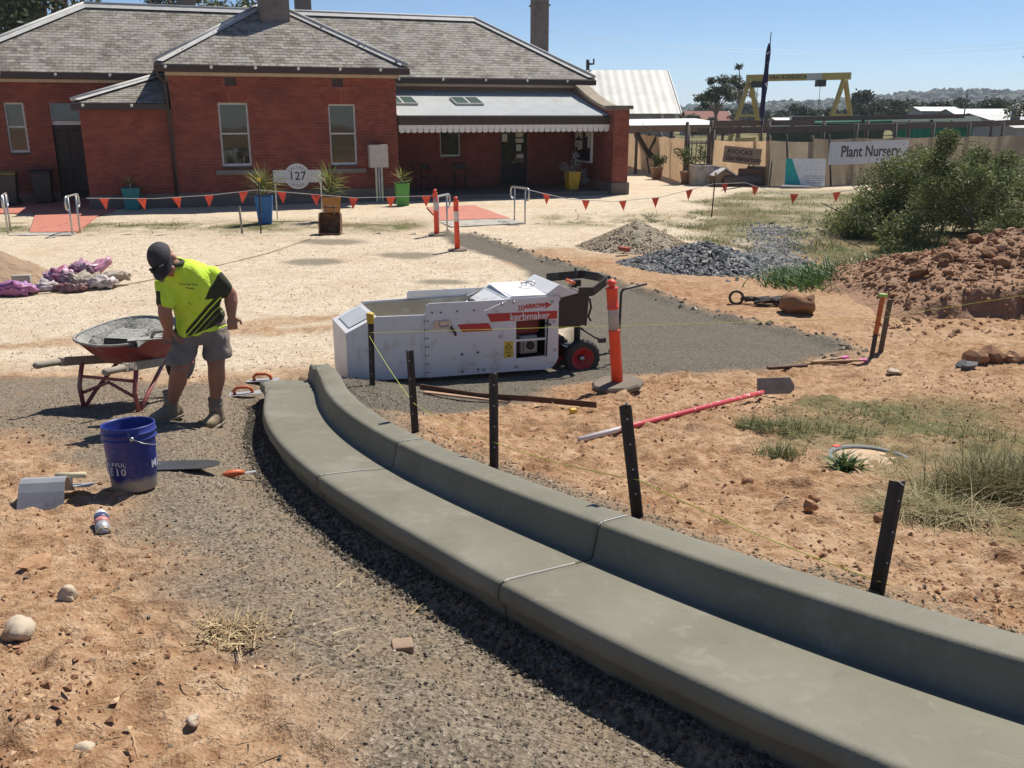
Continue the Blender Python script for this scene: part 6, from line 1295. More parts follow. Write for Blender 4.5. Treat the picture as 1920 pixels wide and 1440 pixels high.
for i in range(7):
    bm=rock(100+i,1,(1.15,1,.8),2,.3); me=bpy.data.meshes.new('clod'); bm.to_mesh(me); bm.free(); me.materials.append(M_BROWNCLOD); protos.append(me)
rr=np.random.default_rng(77); cnt=0
while cnt<295:
    x=rr.uniform(5.0,11.5); y=rr.uniform(12.6,16.4); hgt=float(mound_h(np.array([x]),np.array([y]))[0])
    if hgt<.22 or (y<13.1 and rr.random()<.7): continue
    s_=.035*(4.0)**(rr.random()**2.4); o=link('clod',protos[cnt%7],md,(x,y,TZ(x,y)+hgt+s_*.3),(rr.uniform(-.6,.6),rr.uniform(-.6,.6),rr.uniform(0,6)),(s_*rr.uniform(.8,1.3),s_*rr.uniform(.8,1.2),s_*rr.uniform(.7,1.1))); cnt+=1
n=9000; x=rr.uniform(4.6,12,n); y=rr.uniform(11.2,17,n); hgt=mound_h(x,y); k=(hgt>.08)|((y<12.4)&(rr.random(n)<.35)); x,y,hgt=x[k],y[k],np.maximum(hgt[k],0); V,F,rn=blobs(np.stack([x,y,T(x,y)+hgt+.005],-1),.012*(5)**(rr.random(len(x))**2),78,'oct',.75)
o=link('clod_crumbs',npmesh('clod_crumbs',V,F,M_BROWNCLOD,attr={'rnd':('FACE',rn)}),md); o['kind']='stuff'
# ---------------------------------------------------------------- nursery fence and yard
M_SHADE=None
def cloth_mat(name,c1,c2,trans=.2):
    m,nt,bs=nodes(name); tc=N(nt,'NewGeometry').outputs['Position']; bs.inputs['Roughness'].default_value=.9
    mp=N(nt,'Mapping'); mp.inputs['Scale'].default_value=(1.2,1.2,.45); mp.inputs['Rotation'].default_value=(.2,.5,0); L(nt,tc,mp.inputs[0])
    c=mixc(nt,ramp(nt,noise(nt,mp.outputs[0],2.2,5,.6,dist=1),[(.35,(0,0,0)),(.68,(1,1,1))]),c1,c2); L(nt,c,bs.inputs['Base Color'])
    bump(nt,noise(nt,mp.outputs[0],4,4,.5,dist=1.5),.5,.05,bs); tr=N(nt,'BsdfTranslucent'); L(nt,c,tr.inputs[0]); mx=N(nt,'MixShader'); mx.inputs[0].default_value=trans; L(nt,bs.outputs[0],mx.inputs[1]); L(nt,tr.outputs[0],mx.inputs[2]); L(nt,mx.outputs[0],nt.nodes['Material Output'].inputs[0]); return m
M_HESS=cloth_mat('hessian_shade_cloth',(.60,.43,.27),(.47,.33,.20),.55); M_GREYCLOTH=cloth_mat('grey_brown_shade_cloth',(.33,.275,.205),(.25,.21,.155),.4); M_GREENCLOTH=cloth_mat('green_shade_cloth',(.015,.16,.10),(.01,.09,.06)); M_DKGREEN=cloth_mat('dark_green_shade_cloth',(.035,.06,.045),(.02,.04,.03))
M_OLDPOST=mk('weathered_timber',(.15,.12,.10),.9,(.10,.08,.065),9,.7,bmp=.3)
fence=thing('nursery_fence','hessian shade cloth fence of the plant nursery on timber posts','fence',(0,0,0))
def panel_cloth(a,c,h0,h1,mat,seed,sag=.05,nm='cloth_panel'):
    a=Vector((a[0],a[1],0)); c=Vector((c[0],c[1],0)); d=(c-a); ln=d.length; d.normalize(); nrm=Vector((-d.y,d.x,0)); nu_=max(6,int(ln/.12)); nz=14; r_=np.random.default_rng(seed); ph=r_.uniform(0,50); V=[]
    IU,JW=np.meshgrid(np.arange(nu_+1)/nu_,np.arange(nz+1)/nz,indexing='ij'); OFF=.09*fbm(IU*ln*1.6+ph,JW*1.3+IU*ln*.6+ph,3)
    for i in range(nu_+1):
        for j in range(nz+1):
            u_=i/nu_; w=j/nz; off=float(OFF[i,j]); z=h0+(h1-h0)*w-(sag*math.sin(math.pi*((u_*ln/2.4)%1))*w); V.append(a+d*(u_*ln)+nrm*off+Vector((0,0,z)))
    F=[(i*(nz+1)+j,(i+1)*(nz+1)+j,(i+1)*(nz+1)+j+1,i*(nz+1)+j+1) for i in range(nu_) for j in range(nz)]
    b=MB(); b.smooth=True; b.add(V,F); return b.build(nm,mat,fence)
FA,FB,FC,FD,FE=(6.3,52.),(7.05,38.4),(7.9,37.6),(10.0,36.7),(11.6,36.5); FF=(23.8,43.2)
panel_cloth(FA,FB,.0,1.75,M_HESS,1); panel_cloth(FC,FD,.0,1.72,M_HESS,2); panel_cloth(FD,FE,.0,1.72,M_GREYCLOTH,3); panel_cloth(FE,FF,.0,1.8,M_GREYCLOTH,4)
def post(x,y,h,r_=.06,mat=M_OLDPOST,nm='fence_post'):
    b=MB(); b.tube([(x,y,-.2),(x+random.uniform(-.03,.03),y,h*.5),(x+random.uniform(-.05,.05),y,h)],r_,7); return b.build(nm,mat,fence)
for t in np.linspace(0,1,6): post(FA[0]*(1-t)+FB[0]*t+.1,FA[1]*(1-t)+FB[1]*t+.1,1.8)
for x,y,h in ((7.0,38.3,2.4),(7.15,38.35,2.2),(7.8,37.65,2.2),(7.95,37.6,2.1),(10.0,36.8,1.9)): post(x,y,h,.07)
for t in np.linspace(0,1,7): post(FE[0]*(1-t)+FF[0]*t,FE[1]*(1-t)+FF[1]*t+.12,2.35 if t not in (0,) else 1.9,.07)
for x,y,zt,lean in ((10.75,36.35,1.95,-.25),(12.55,36.85,1.95,-.25)): b=MB(); b.tube([(x+.0,y,0),(x+lean,y,zt)],.035,6); b.build('steel_prop',M_BLACK,fence)
b=MB(); b.tube([(9.95,36.2,0),(9.98,36.2,.95)],.025,6); b.build('steel_prop',M_BLACK,fence)
# gate of poles
gt=thing('nursery_gate','rough pole gate between the hessian fence panels','gate',(0,0,0))
for z in (.5,1.0,1.55): b=MB(); b.tube([(7.05,38.2,z),(7.85,37.6,z+.05)],.025,6); b.build('rail',M_OLDPOST,gt)
for t in (.2,.4,.6,.8): b=MB(); b.tube([(7.05+.8*t,38.2-.6*t,.1),(7.08+.8*t,38.2-.6*t,1.7)],.02,6); b.build('picket',M_OLDPOST,gt)
# pergola rails over the nursery
pg_=thing('nursery_pergola','weathered timber pergola rails above the nursery fence','pergola',(0,0,0))
def rail(p,q,w=.06,h=.22,nm='rail'): MB().bar(p,q,w,h).build(nm,M_OLDPOST,pg_)
rail((7.5,38.5,2.05),(11.8,38.0,2.12),.08,.25); rail((11.8,38.0,2.12),(24.5,44.6,2.35),.08,.25); rail((8.5,41,2.32),(13,41,2.36)); rail((12.2,41.5,2.5),(22.,46.5,2.62),.08,.2)
for x,y in ((8.6,41),(10.3,38.2),(12.6,38.5),(14.8,39.7),(17.0,40.8),(19.4,42.1),(21.8,43.3),(12.2,41.5),(16,43.5),(20,45.5)): b=MB(); b.tube([(x,y,-.1),(x,y,2.45)],.075,7); b.build('post',M_OLDPOST,pg_)
b=MB(); b.add([(12.0,41.2,2.30),(23.2,46.8,2.30),(23.6,48.5,2.62),(13.2,45.5,2.62)],[(0,1,2,3)]); b.build('shade_roof',M_DKGREEN,pg_)
b=MB(); b.add([(11.4,41.0,2.22),(17.5,44.0,2.25),(17.8,44.6,2.55),(13.0,42.8,2.55)],[(0,1,2,3)]); b.build('green_valance',M_GREENCLOTH,pg_)
b=MB(); b.add([(16.6,41.4,1.5),(21.2,43.8,1.5),(21.2,43.8,2.2),(16.6,41.4,2.2)],[(0,1,2,3)]); b.build('green_screen',M_GREENCLOTH,pg_)
b=MB(); b.add([(11.0,40.5,1.2),(17.,43.5,1.2),(17.,43.5,2.1),(11.0,40.5,2.1)],[(0,1,2,3)]); b.build('dark_screen',M_DKGREEN,pg_)
# flat-roofed timber shelter behind the left fence
sh_=thing('timber_shelter','low timber shelter with flat white roof behind the hessian fence','shelter',(0,0,0))
MB().add([(5.5,44,2.18),(10.2,44,2.25),(9.4,49,2.5),(5.5,49,2.45)],[(0,1,2,3)]).build('roof_sheet',M_WHITEP,sh_); MB().bar((5.3,43.95,2.05),(10.2,43.95,2.1),.08,.3).build('fascia',mk('brown_board',(.24,.17,.11),.85,(.17,.12,.08),6,.6),sh_)
for x in (5.8,7.4,9.8): b=MB(); b.tube([(x,44.2,-.1),(x,44.2,2.0)],.07,7); b.build('post',M_OLDPOST,sh_)
# ant-like timber sculpture on the fence
an_=thing('timber_insect','dark timber insect sculpture fixed to the hessian fence','sculpture',(6.38,44.6,0),R(-15)); an_.scale=(.62,.62,1); M_ANT=mk('charred_timber',(.05,.035,.028),.85,(.09,.06,.045),8,.6)
for pts,r0,r1,nm in (([(-.75,-.12,1.75),(-.2,-.12,1.2),(.3,-.12,.75)],.16,.13,'body'),([(.7,-.1,1.72),(.15,-.1,1.05)],.1,.07,'wing'),([(.1,-.12,1.0),(.75,-.12,.62)],.14,.1,'tail'),([(.0,-.1,.75),(.25,-.1,.0)],.06,.05,'support'),([(-.65,-.1,1.8),(-.35,-.1,2.3)],.03,.02,'feeler')): b=MB(); b.tube(pts,[r0]+[(r0+r1)/2]*(len(pts)-2)+[r1],8); b.build(nm,M_ANT,an_)
b=MB(); b.sphere((-.85,-.12,1.78),.2,10,7); b.build('head',M_ANT,an_)
for i in range(6): b=MB(); b.tube([(-.6+.13*i,-.14,1.5-.13*i),(-.68+.13*i,-.2,1.32-.13*i)],.025,5); b.build('leg',M_ANT,an_)
# banner and signs
fd=(Vector((*FF,0))-Vector((*FE,0))).normalized(); fang=math.atan2(fd.y,fd.x)
bn=thing('nursery_banner','white Plant Nursery banner tied along the shade cloth fence','banner',Vector((*FE,0))+fd*.68+Vector((.10,-.2,0)),fang); M_BANNER=mk('banner_white',(.47,.49,.54),.7,(.40,.42,.47),3,.5)
for u0,u1,zz in ((-.02,2.22,0),(2.26,4.5,.03)): MB().bx(u0,u1,-.01,.01,.80+zz,1.66+zz).build('banner_sheet',M_BANNER,bn)
text('Plant Nursery',.60,M_SIGNK,bn,(2.3,-.014,1.27),depth=.002,bold=.012)
inf=thing('information_sign','teal and white information sign propped upside down against the fence','sign',(11.2,35.85,.05),R(-4),rot=(R(-8),0,R(-4)))
MB().bx(-.75,.75,-.012,.012,.0,1.03).build('sign_board',M_WHITEV,inf); MB().prism([(-.75,.0),(-.12,.0),(-.52,1.03),(-.75,1.03)],-.016,-.0125).build('teal_panel',mk('teal_print',(.03,.40,.36),.5),inf)
for i,tx in enumerate(('Revitalising Avoca','Railway Line Linear Park','and beautification of Avoca\'s','arts and Garden Precinct')): text(tx,.075,M_SIGNK,inf,(.33,-.0135,.12+.085*i),(R(90),R(180),0),depth=.0008)
for i in range(3): MB().bx(.0,.62,-.0135,-.0125,.62+.1*i,.635+.1*i).build('small_print',M_GREYP,inf)
gsn=thing('garden_sign','hand painted garden sign with dark lettering on the hessian fence','sign',(9.0,36.95,1.15),R(-22)); MB().box((0,0,0),(1.45,.03,.62),(0,R(5),0)).build('board',mk('weathered_board',(.30,.225,.17),.9,(.22,.16,.12),5,.6),gsn); text("AVOCA'S",.24,M_ANT,gsn,(-.1,-.02,.12),(R(90),R(5),0),depth=.002,bold=.008); text('Gardenarium',.26,M_ANT,gsn,(.05,-.02,-.13),(R(90),R(5),0),depth=.002,bold=.008)
b=MB(); b.tube([(.3,.02,-.3),(.2,.02,-1.1)],.03,6); b.build('support',M_OLDPOST,gsn)
# flag
fp_=thing('flagpole','leaning flagpole with a furled dark blue flag hanging down','flagpole',(9.78,37.4,0),0,rot=(0,R(.6),0))
b=MB(); b.tube([(0,0,.0),(.02,0,2.6)],.035,8); b.build('lower_pole',M_OLDPOST,fp_); b=MB(); b.tube([(.02,0,2.3),(.06,0,5.7)],[.028,.02],8); b.build('pole',mk('navy_pole',(.03,.03,.09),.6),fp_)
V=[];F=[];n=10
for i in range(22):
    t=i/21; z=5.3-3.1*t; w=.035+.06*math.sin(math.pi*min(1,t*1.0))**.7+.015*math.sin(t*17); cx=.02+.04*(z-2.6)/3.15-.02-.04*math.sin(math.pi*t)
    for k in range(n): a=2*math.pi*k/n; V.append((cx+w*math.cos(a)*(1+.3*math.sin(3*a+t*6)),.09*math.sin(a)*(1+.35*math.cos(2*a+t*5)),z))
for i in range(21):
    for k in range(n): F.append((i*n+k,i*n+(k+1)%n,(i+1)*n+(k+1)%n,(i+1)*n+k))
F.append(tuple(range(n))); F.append(tuple(21*n+k for k in range(n))); b=MB(); b.smooth=True; b.add(V,F)
m,nt,bs=nodes('furled_flag'); tc=N(nt,'TexCoord').outputs['Object']; c=mixc(nt,ramp(nt,noise(nt,tc,3.2,2),[(.60,(0,0,0)),(.64,(1,1,1))]),(.012,.012,.06),(.45,.45,.5)); c=mixc(nt,ramp(nt,noise(nt,tc,2.1,2),[(.64,(0,0,0)),(.67,(1,1,1))]),c,(.35,.03,.05)); L(nt,c,bs.inputs['Base Color']); bs.inputs['Roughness'].default_value=.8; b.build('flag',m,fp_)
st_=thing('tree_stump','cut timber stump planter at the foot of the flagpole','stump',(9.78,37.25,0)); b=MB(); b.lathe([(.48,-.05),(.46,.3),(.47,.62),(.55,.66),(.55,.74),(0,.76)],14); b.build('trunk',mk('stump_timber',(.24,.175,.115),.9,(.16,.12,.08),5,.7,bmp=.5),st_)
kn=thing('toy_house','small timber kennel-like house with striped tin roof','kennel',(8.15,36.8,0),R(15)); b=MB(); b.prism([(-.35,0),(.35,0),(.35,.4),(0,.62),(-.35,.4)],-.4,.4); b.build('walls',mk('brown_kennel',(.26,.18,.11),.9),kn)
for k in (-1,1):
    b=MB(); b.box((k*.22,0,.56),(.56,1.0,.03),(0,R(32)*k,0)); b.build('roof_sheet',M_GREYP,kn)
MB().prism([(-.12,0),(.12,0),(.12,.28),(0,.38),(-.12,.28)],-.41,-.402).build('doorway',M_BLACK,kn)
for i in range(5): MB().box((.22,-.42+.2*i,.58),(.52,.05,.035),(0,R(32),0)).build('roof_stripe',M_BLACK,kn)
cb=thing('concrete_planter','pale concrete block planter beside the toy house','planter',(7.5,37.2,0),R(5)); MB().bx(-.4,.4,-.4,.4,-.05,.78).build('block',M_CONC,cb,bevel=.03); MB().bx(-.32,.32,-.32,.32,.74,.80).build('soil',M_SOIL,cb)
lg=thing('log','grey log lying in front of the hessian fence','log',(9.0,36.55,.22),R(4)); b=MB(); b.tube([(-.8,0,0),(0,.03,.02),(.75,0,0)],[.22,.2,.19],10); b.build('log_body',M_OLDPOST,lg)
tag(MB().box((9.35,36.75,.5),(.95,.3,.32)).build('rusty_trough',M_RUST,bevel=.02),'dark rusty trough behind the log by the stump','trough')
tag(MB().box((10.75,35.5,.08),(1.1,.3,.06),(0,.03,.05)).build('plank',M_GREYP),'grey plank lying in front of the upside-down sign','plank')
M_LEAF=leafmat('shrub_leaf',[(0,(.035,.055,.015)),(.5,(.085,.12,.03)),(.85,(.16,.19,.055)),(1,(.30,.30,.12))])
def potplant(x,y,h,w,label,seed,pot=(.35,.2,.12)):
    t=thing('potted_plant',label,'plant',(x,y,0)); b=MB(); b.lathe([(.18,0),(.26,.45),(.28,.45),(.28,.5),(.24,.5),(.22,.42)],14); b.build('pot',mk('terracotta',pot,.8),t)
    r_=np.random.default_rng(seed); cl=[((r_.normal(0,w*.4),r_.normal(0,w*.3),.5+r_.uniform(.1,1)*h),w*.45) for _ in range(9)]; C,k=clumped(900,cl,(1,1,1),seed,.2); V,F=leaves(C,r_.uniform(.06,.13,900),seed); link('foliage',npmesh('foliage',V,F,M_LEAF,attr={'rnd':('FACE',r_.random(900))}),t)
potplant(7.0,37.7,1.0,.5,'bushy potted plant beside the nursery gate post',3); potplant(6.25,40.6,.4,.3,'low green plant at the foot of the side fence',4)
# ---------------------------------------------------------------- shed, crane, town
def gable(name,label,cat,x0,x1,y0,y1,ze,zr,wall,roofm,group=None,ridge='x'):
    t=thing(name,label,cat,(0,0,0),0,group); ym=(y0+y1)/2
    if ridge=='x':
        b=MB(); b.prism([(y0,-.2),(y1,-.2),(y1,ze),(ym,zr),(y0,ze)],x0,x1,'yz'); b.build('walls',wall,t); e=.35
        b=MB(); s_=(zr-ze)/(ym-y0)
        b.add([(x0-e,y0-e,ze-e*s_+.06),(x1+e,y0-e,ze-e*s_+.06),(x1+e,ym,zr+.06),(x0-e,ym,zr+.06)],[(0,1,2,3)]); b.add([(x0-e,y1+e,ze-e*s_+.06),(x1+e,y1+e,ze-e*s_+.06),(x1+e,ym,zr+.06),(x0-e,ym,zr+.06)],[(0,1,2,3)]); b.build('roof',roofm,t)
        MB().bar((x1+e+.02,y0-e,ze-e*s_+.02),(x1+e+.02,ym,zr+.02),.05,.2).build('barge_board',M_WHITEP,t)
    else:
        xm=(x0+x1)/2; b=MB(); b.prism([(x0,-.2),(x1,-.2),(x1,ze),(xm,zr),(x0,ze)],y0,y1,'xz'); b.build('walls',wall,t); e=.3; s_=(zr-ze)/(xm-x0); b=MB(); b.add([(x0-e,y0-e,ze-e*s_+.05),(xm,y0-e,zr+.05),(xm,y1+e,zr+.05),(x0-e,y1+e,ze-e*s_+.05)],[(0,1,2,3)]); b.add([(x1+e,y0-e,ze-e*s_+.05),(xm,y0-e,zr+.05),(xm,y1+e,zr+.05),(x1+e,y1+e,ze-e*s_+.05)],[(0,1,2,3)]); b.build('roof',roofm,t)
    return t
def ribbed(name,c,c2,sc=8,ax=0):
    m,nt,bs=nodes(name); tc=N(nt,'TexCoord').outputs['Object']; w=N(nt,'TexWave'); w.inputs['Scale'].default_value=sc; w.bands_direction='X' if ax==0 else 'Y'; L(nt,tc,w.inputs[0]); cc=mixc(nt,ramp(nt,noise(nt,tc,.6,4),[(.4,(0,0,0)),(.65,(1,1,1))]),c,c2); L(nt,mixc(nt,mathn(nt,'MULTIPLY',w.outputs['Fac'],.22),cc,tuple(q*.6 for q in c)),bs.inputs['Base Color']); bs.inputs['Roughness'].default_value=.6; bump(nt,w.outputs['Fac'],.4,.03,bs); return m
M_RIB=ribbed('ribbed_cream_roof',(.55,.53,.47),(.45,.43,.38),.55); M_GALV=mk('galvanised_wall',(.27,.28,.28),.5,(.2,.21,.215),1.2,.6)
gs_=gable('goods_shed','long goods shed with pale ribbed iron roof behind the verandah','shed',-12,10.3,60.5,72,2.85,5.55,M_GALV,M_RIB)
for x in (4.8,7.2,9.5): MB().bx(x-.08,x+.08,60.3,60.48,0,2.7).build('post',M_GREYP,gs_)
b=MB(); b.tube([(5.2,66.5,5.5),(5.2,66.5,6.3)],.12,8); b.tube([(5.2,66.5,6.0),(5.6,66.5,6.02),(5.6,66.5,6.35)],.07,8); b.build('roof_pipe',M_BLACK,gs_)
cr=thing('gantry_crane','yellow gantry crane with A-frame legs standing beyond the nursery','crane',(0,0,0)); M_CRANE=mk('crane_yellow',(.55,.40,.11),.6,(.46,.33,.10),.8,.7)
A,B_=Vector((22.9,93,0)),Vector((30.3,88,0)); dv=(B_-A).normalized(); nv=Vector((-dv.y,dv.x,0)); zb=6.05
bm_=MB().bar(A+Vector((0,0,zb))-dv*.3,B_+Vector((0,0,zb))+dv*.5,.5,.62).build('bridge_beam',M_CRANE,cr)
for q,sp in ((A,1.7),(B_,1.7)):
    for k in (-1,1):
        ft=q+nv*(k*2.1)+dv*(k*.9); MB().bar(q+Vector((0,0,zb-.35))+nv*(.25*k),ft,.32,.32).build('leg',M_CRANE,cr)
    MB().bar(q+nv*1.2+dv*.5+Vector((0,0,2.6)),q-nv*1.2-dv*.5+Vector((0,0,2.6)),.2,.25).build('tie',M_CRANE,cr); MB().bar(q+nv*2.3+Vector((0,0,.3)),q-nv*2.3+Vector((0,0,.3)),.4,.5).build('bogie',M_CRANE,cr)
for t,w in ((.09,1.1),(.76,.8)): b=MB(); p=A.lerp(B_,t)+Vector((0,0,zb-.6)); b.box(p,(w,.8,.55)); b.tube([p,p-Vector((0,0,2.4))],.025,5); b.build('hoist',M_BLACK,cr)
MB().bar(A.lerp(B_,.62)+Vector((0,0,zb))-nv*.27,A.lerp(B_,.78)+Vector((0,0,zb))-nv*.27,.03,.55).build('grey_panel',M_GREYP,cr)
ta=math.atan2(dv.y,dv.x); text('VAN RONDSCAA',.5,M_SIGNK,cr,A.lerp(B_,.44)+Vector((0,0,zb))-nv*.27,(R(90),0,ta),depth=.004,bold=.01)
M_TILE=mk('red_tile_far',(.25,.10,.07),.9); M_WALLF=mk('cream_wall_far',(.48,.44,.38),.9); M_WHR=mk('white_iron_far',(.66,.66,.64),.6); M_GRR=mk('grey_iron_far',(.42,.42,.40),.6,(.33,.32,.30),.7,.6)
gable('house','small house with red tiled roof between trees left of the crane','house',24.0,29.5,128,136,1.9,3.1,M_WALLF,M_TILE,'houses beyond the nursery'); gable('house','low white building seen under the crane beam','house',30.2,35.2,108,112,2.0,2.3,M_WHR,M_WHR,'houses beyond the nursery')
gable('shed','small white peaked tent-like shed right of the crane leg','shed',38.2,40.6,118,121,1.5,2.6,M_WHR,M_WHR,'sheds beyond the nursery',ridge='y'); gable('shed','grey box shed with skillion roof among the far trees','shed',47.2,51.3,110,114,3.1,3.5,M_GALV,M_WHR,'sheds beyond the nursery')
gable('house','broad white roofed house beyond the green shade cloth','house',49,57,103,112,2.2,3.25,M_GALV,M_WHR,'houses beyond the nursery'); cw=gable('shed','large grey iron roofed shed with roof cowl at the right edge','shed',29.2,42,55,66,1.95,2.72,M_GALV,M_GRR,'sheds beyond the nursery')
b=MB(); b.tube([(30.3,57.5,2.2),(30.3,57.5,3.0)],.28,8); b.lathe([(.55,3.1),(.5,3.2),(.1,3.4),(0,3.42)],10,(30.3,57.5,-.1)); b.build('cowl',M_GALV,cw)
for k in (0,1): MB().bar((30.6+2.2*k,54.9,1.95),(33.+2.2*k,60,2.8),.35,.03).build('roof_strip',M_WHR,cw)
# poles and wires
def pole(x,y,h,r_,mat,label,arm=False):
    t=thing('power_pole',label,'pole',(x,y,0)); b=MB(); b.tube([(0,0,-.3),(.03*h/8,0,h)],[r_,r_*.75],8); b.build('shaft',mat,t)
    if arm: MB().bar((-1.1,0,h-.5),(1.1,0,h-.5),.09,.11).build('crossarm',M_OLDPOST,t)
pole(24.45,44.0,4.9,.13,M_GREYP,'pale slim pole at the far right edge'); pole(-26.2,47,8.2,.17,mk('pale_power_pole',(.42,.32,.22),.9,(.34,.25,.17),3,.6),'timber pole at the upper left corner beside the big gum'); pole(43.5,92,4.9,.08,M_OLDPOST,'thin dark pole among the trees left of the white roofed house'); pole(64,118,6.2,.1,M_OLDPOST,'thin dark pole right of the white roofed house')
for k,(z0,z1) in enumerate(((12.2,11.9),(12.8,12.6))):
    P=[]
    for t in np.linspace(0,1,24): P.append((4+72*t,118+4*k,z0*(1-t)+z1*t-4*2.4*t*(1-t)))
    b=MB(); b.tube(P,.014,4); tag(b.build('power_line',M_CHROME),'%s power line sagging across the sky on the right'%('lower' if k==0 else 'upper'),'power line')
# ---------------------------------------------------------------- trees
M_GUM=leafmat('gum_leaf',[(0,(.028,.042,.018)),(.45,(.065,.085,.034)),(.8,(.125,.145,.065)),(1,(.26,.26,.16))],.2,.5); M_GUM2=leafmat('far_gum_leaf',[(0,(.028,.042,.022)),(.5,(.058,.078,.038)),(1,(.115,.13,.066))],.15,.7)
M_BARK=mk('gum_bark',(.30,.24,.19),.9,(.17,.135,.11),2.5,.8)
def tree(x,y,h,w,label,seed,nl,ls,name='gum_tree',trunk_h=.35,group=None,mat=None,ncl=16,asp=.3,vz=1.0,loose=.3,rc=.3):
    t=thing(name,label,'tree',(x,y,0),0,group); r_=np.random.default_rng(seed); cl=[]
    limbs=MB(); limbs.tube([(0,0,-.3),(w*.02,0,h*trunk_h*.5),(0,w*.02,h*trunk_h)],[h*.03,h*.024,h*.02],8)
    for i in range(ncl):
        a=r_.uniform(0,6.28); q=np.sqrt(r_.random())*w*.5*(1-rc*.6); z=h*(trunk_h+.08)+(h*(1-trunk_h-.2))*r_.random()**.8*vz; q*=math.sin(math.pi*min(1,.25+.75*(z-h*trunk_h)/(h*(1-trunk_h))))**.6
        c=(q*math.cos(a),q*math.sin(a),z); cl.append((c,w*rc*r_.uniform(.45,.85)*.6))
        limbs.tube([(0,0,h*trunk_h*r_.uniform(.7,1)),(c[0]*.45,c[1]*.45,h*trunk_h+(z-h*trunk_h)*.6),c],[h*.013,h*.009,h*.003],5)
    limbs.build('trunk',M_BARK,t); C,k=clumped(nl,cl,(1.15,1.15,.75),seed+1,loose); V,F=leaves(C,ls*r_.uniform(.6,1.4,nl),seed,asp,-.25)
    rv=np.clip(r_.random(nl)*.6+.4*r_.random(len(cl))[k],0,1); link('crown',npmesh('crown',V,F,mat or M_GUM,attr={'rnd':('FACE',rv)}),t); return t
tree(-24.0,50,13.5,9.5,'tall dense gum tree behind the left end of the roof',1,16000,.34,ncl=34,trunk_h=.22,loose=.15,rc=.34); tree(-19.0,56,12.5,6,'gum tree showing between the first two chimneys',2,6000,.32,ncl=16,loose=.2); tree(-15.4,55,10.5,5.5,'thin-leaved gum top just above the ridge by the chimney',3,3500,.3,ncl=12,loose=.3)
tree(25.2,44.6,6.3,4.2,'dark gum tree at the right edge beside the pale pole',4,6000,.2,ncl=18,trunk_h=.25,loose=.2)
tree(21.3,100,7.2,4.8,'spreading gum tree just left of the crane',5,4500,.34,ncl=14,trunk_h=.4,loose=.2); tree(25.2,106,9.2,4.0,'slender open gum tree touching the left crane leg',6,1900,.32,ncl=10,trunk_h=.45,loose=.3)
protos=[]
for i in range(4): protos.append(tree(0,-300,6.5,7.5,'proto',20+i,2600,.55,'bush_tree',.12,'trees beyond the nursery',M_GUM2,22,.55,1,.1,.36))
rr=np.random.default_rng(9); spots=[]
for i in range(46):
    px=1290+i*14.2+rr.uniform(-10,10); Y=rr.uniform(128,215) if i%3 else rr.uniform(112,135); spots.append(((px-960)/1720*Y*.97,Y,rr.uniform(.75,1.3)*(Y/150)**.5*(.72 if px>1600 else .55)))
spots.sort(key=lambda q:q[0]/q[1])
used=set()
def desc(px,Y,k): 
    a='left of the crane' if px<1390 else 'framed by the crane legs' if px<1510 else 'between crane and white roof' if px<1740 else 'behind the white roof' if px<1830 else 'at the right edge'
    return a
cnt={}
ordn=['first','second','third','fourth','fifth','sixth','seventh','eighth','ninth','tenth','eleventh','twelfth','thirteenth','fourteenth','fifteenth','sixteenth','seventeenth','eighteenth','nineteenth','twentieth']
for i,(x,Y,s_) in enumerate(spots):
    o=protos[i] if i<4 else copy_tree(protos[i%4]); o.location=(x,Y,0); o.scale=(s_,s_,s_*rr.uniform(.8,1.1)); o.rotation_euler=(0,0,rr.uniform(0,6)); px=960+x/Y*1720/.97; a=desc(px,Y,i); cnt[a]=cnt.get(a,0)+1
    o['label']='dark round far tree %s, %s from the left of its row'%(a,ordn[min(19,cnt[a]-1)])
# hills
def hill(name,x0,x1,y0,y1,hf,mat,nx=90,ny=24):
    xx=np.linspace(x0,x1,nx); yy=np.linspace(y0,y1,ny); XX,YY=np.meshgrid(xx,yy); t=(YY-y0)/(y1-y0); Z=hf(XX)*np.sin(np.pi*np.clip(t,0,1)*.5)**1.2-.5; ii=np.arange(nx*ny).reshape(ny,nx); F=np.stack([ii[:-1,:-1],ii[:-1,1:],ii[1:,1:],ii[1:,:-1]],-1).reshape(-1,4)
    tag(link(name,npmesh(name,np.stack([XX.ravel(),YY.ravel(),Z.ravel()],-1),F,mat,True)),kind='structure'); return xx,yy,hf
M_HILLW=mk('wooded_hill',(.075,.095,.055),.95,(.05,.066,.04),.02,.8,bmp=1,bscale=.12,bdist=6); M_FIELD=mk('dry_paddock',(.40,.31,.19),.95,(.30,.24,.14),.01,.7)
def hR(x): return 2+19*np.exp(-((x-480)/150)**2)+7*np.exp(-((x-290)/140)**2)+3*fbm(x*.02,x*0+2,3)
def hL(x): return 12+6*np.exp(-((x-420)/200)**2)+5*fbm(x*.008,x*0+5,3)
hill('hill_wooded',60,1100,620,1000,hR,M_HILLW); hill('hill_paddock',-900,1500,1100,1700,hL,M_FIELD)
r=np.random.default_rng(31); n=5200; x=r.uniform(70,1050,n); y=r.uniform(560,1000,n); t=np.clip((y-620)/380,0,1); z=hR(x)*np.sin(np.pi*t*.5)**1.2; z=np.where(y<620,0,z); s_=r.uniform(2.2,4.6,n); V,F,rn=blobs(np.stack([x,y,z+s_*.35],-1),s_,32,'ico',.8)
tag(link('forest',npmesh('forest',V,F,leafmat('forest_canopy',[(0,(.05,.064,.042)),(.5,(.085,.103,.066)),(1,(.125,.14,.09))],.0,.9),attr={'rnd':('FACE',rn)})),'dark wooded mass covering the far hill','forest',kind='stuff')
